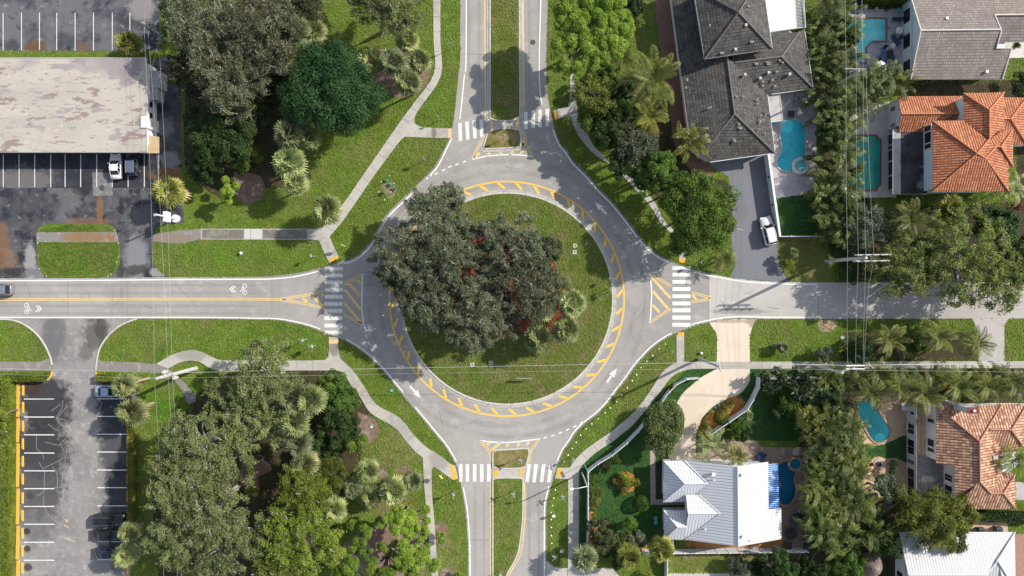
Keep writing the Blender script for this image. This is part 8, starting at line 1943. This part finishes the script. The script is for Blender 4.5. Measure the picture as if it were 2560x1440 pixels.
c = W(2320, 1118); GRl = empty('grill', (c.x, c.y, 0), 'dark covered grill on the paved court of the pink-tiled house', 'grill'); b = MB(); b.box((0, 0, .5), (.7, 1.3, .8), 0, 0, .85); link('cover', b.mesh('cover', m_dark), GRl, world=False); b = MB(); b.box((0, -.5, .98), (.5, .45, .06), .3); link('tray', b.mesh('tray', m_trim), GRl, world=False)
c = W(2533, 92 + 126); PD = None
# ================================================================ grass blades: nobody could count them
def inside(P, poly):
    x, y = P[:, 0], P[:, 1]; r = np.zeros(len(P), bool); b0 = poly.min(0); b1 = poly.max(0)
    m = (x >= b0[0]) & (x <= b1[0]) & (y >= b0[1]) & (y <= b1[1])
    if not m.any(): return r
    X, Y = x[m], y[m]; c = np.zeros(len(X), bool); n = len(poly)
    for i in range(n):
        x1, y1 = poly[i]; x2, y2 = poly[(i + 1) % n]
        if y1 == y2: continue
        t = (y1 > Y) != (y2 > Y)
        c ^= t & (X < (x2 - x1) * (Y - y1) / (y2 - y1) + x1)
    r[m] = c; return r
def blades(name, mat, P, z, seed, l=.34, w=.11):
    rng = np.random.default_rng(seed)
    k = 1.0 / S
    C = np.stack([(P[:, 0] - CX) * k, -(P[:, 1] - CY) * k, np.full(len(P), z + .03) + rng.uniform(0, .04, len(P))], axis=1)
    N = norm(rng.normal(size=C.shape) * .26 + np.array([0, 0, 1.0]))
    V, Q = leaf_quads(rng, C, N, l, w)
    tag(link(name, np_mesh(name, V, Q, mat)), kind='stuff')
rng = np.random.default_rng(99)
P = np.stack([rng.uniform(-20, 2580, 520000), rng.uniform(-20, 1460, 520000)], axis=1)
free = np.ones(len(P), bool)
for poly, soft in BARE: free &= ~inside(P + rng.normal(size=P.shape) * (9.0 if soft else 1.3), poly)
isl = np.hypot(P[:, 0] - 1268, P[:, 1] - 746.5) < 261
turf = np.zeros(len(P), bool)
for poly in ([(1455, 1145), (1640, 1000), (1720, 922), (2050, 921), (2050, 1105), (1880, 1100), (1690, 1370), (1447, 1370)], [(1941, 496), (2042, 482), (2062, 588), (1947, 590)], [(2120, 1060), (2275, 1060), (2275, 1165), (2120, 1165)]): turf |= inside(P, np.array(poly))
YP = (0.205, 0.200, 0.075); BR = (0.27, 0.215, 0.115)
m_blade = leaf('grass_blades', (0.118, 0.188, 0.024), (0.205, 0.290, 0.058), .8, .25, .05, nscale=.5, wr=.27, patch=((.13, YP, .46, .62, .7), (.4, BR, .55, .70, .75), (.2, (0.075, 0.15, 0.02), .56, .68, .6)))
m_blade_i = leaf('island_grass_blades', (0.128, 0.172, 0.030), (0.225, 0.275, 0.075), .8, .25, .05, nscale=.5, wr=.27, patch=((.12, YP, .44, .60, .75), (.3, (0.30, 0.24, 0.13), .49, .63, .8), (.2, (0.085, 0.16, 0.02), .58, .68, .6)))
m_blade_t = leaf('turf_blades', (0.036, 0.088, 0.024), (0.085, 0.150, 0.048), .8, .25, .05, nscale=.5, wr=.4)
g0 = free & ~isl & ~turf
med = np.zeros(len(P), bool)
for poly in ([(1229, -30), (1295, -30), (1296, 290), (1278, 298), (1240, 297), (1229, 292)], [(1236, 1202), (1304, 1202), (1303, 1290), (1296, 1350), (1287, 1390), (1262, 1435), (1238, 1452), (1236, 1300)]): med |= inside(P, np.array(poly))
loz = inside(P, np.array([(97, 574), (180, 561), (265, 561), (291, 585), (299, 645), (286, 679), (117, 693), (96, 640)])) & ~inside(P, np.array([(92, 580), (297, 579), (297, 606), (92, 606)]))
blades('grass', m_blade, P[g0], 0.0, 1)
mul = np.array(catmull([(1170, 568), (1235, 572), (1310, 600), (1360, 640), (1385, 660), (1395, 690), (1425, 770), (1415, 825), (1385, 838), (1320, 836), (1240, 842), (1160, 800), (1120, 740), (1140, 640)], 4, True, 60))
q = P[isl]; blades('grass', m_blade_i, q[~inside(q, mul)], .13, 2)
blades('grass', m_blade_i, P[med], .12, 4); blades('grass', m_blade, P[loz], .07, 5)
blades('grass', m_blade_t, P[turf & free], .02, 3, .26, .08)
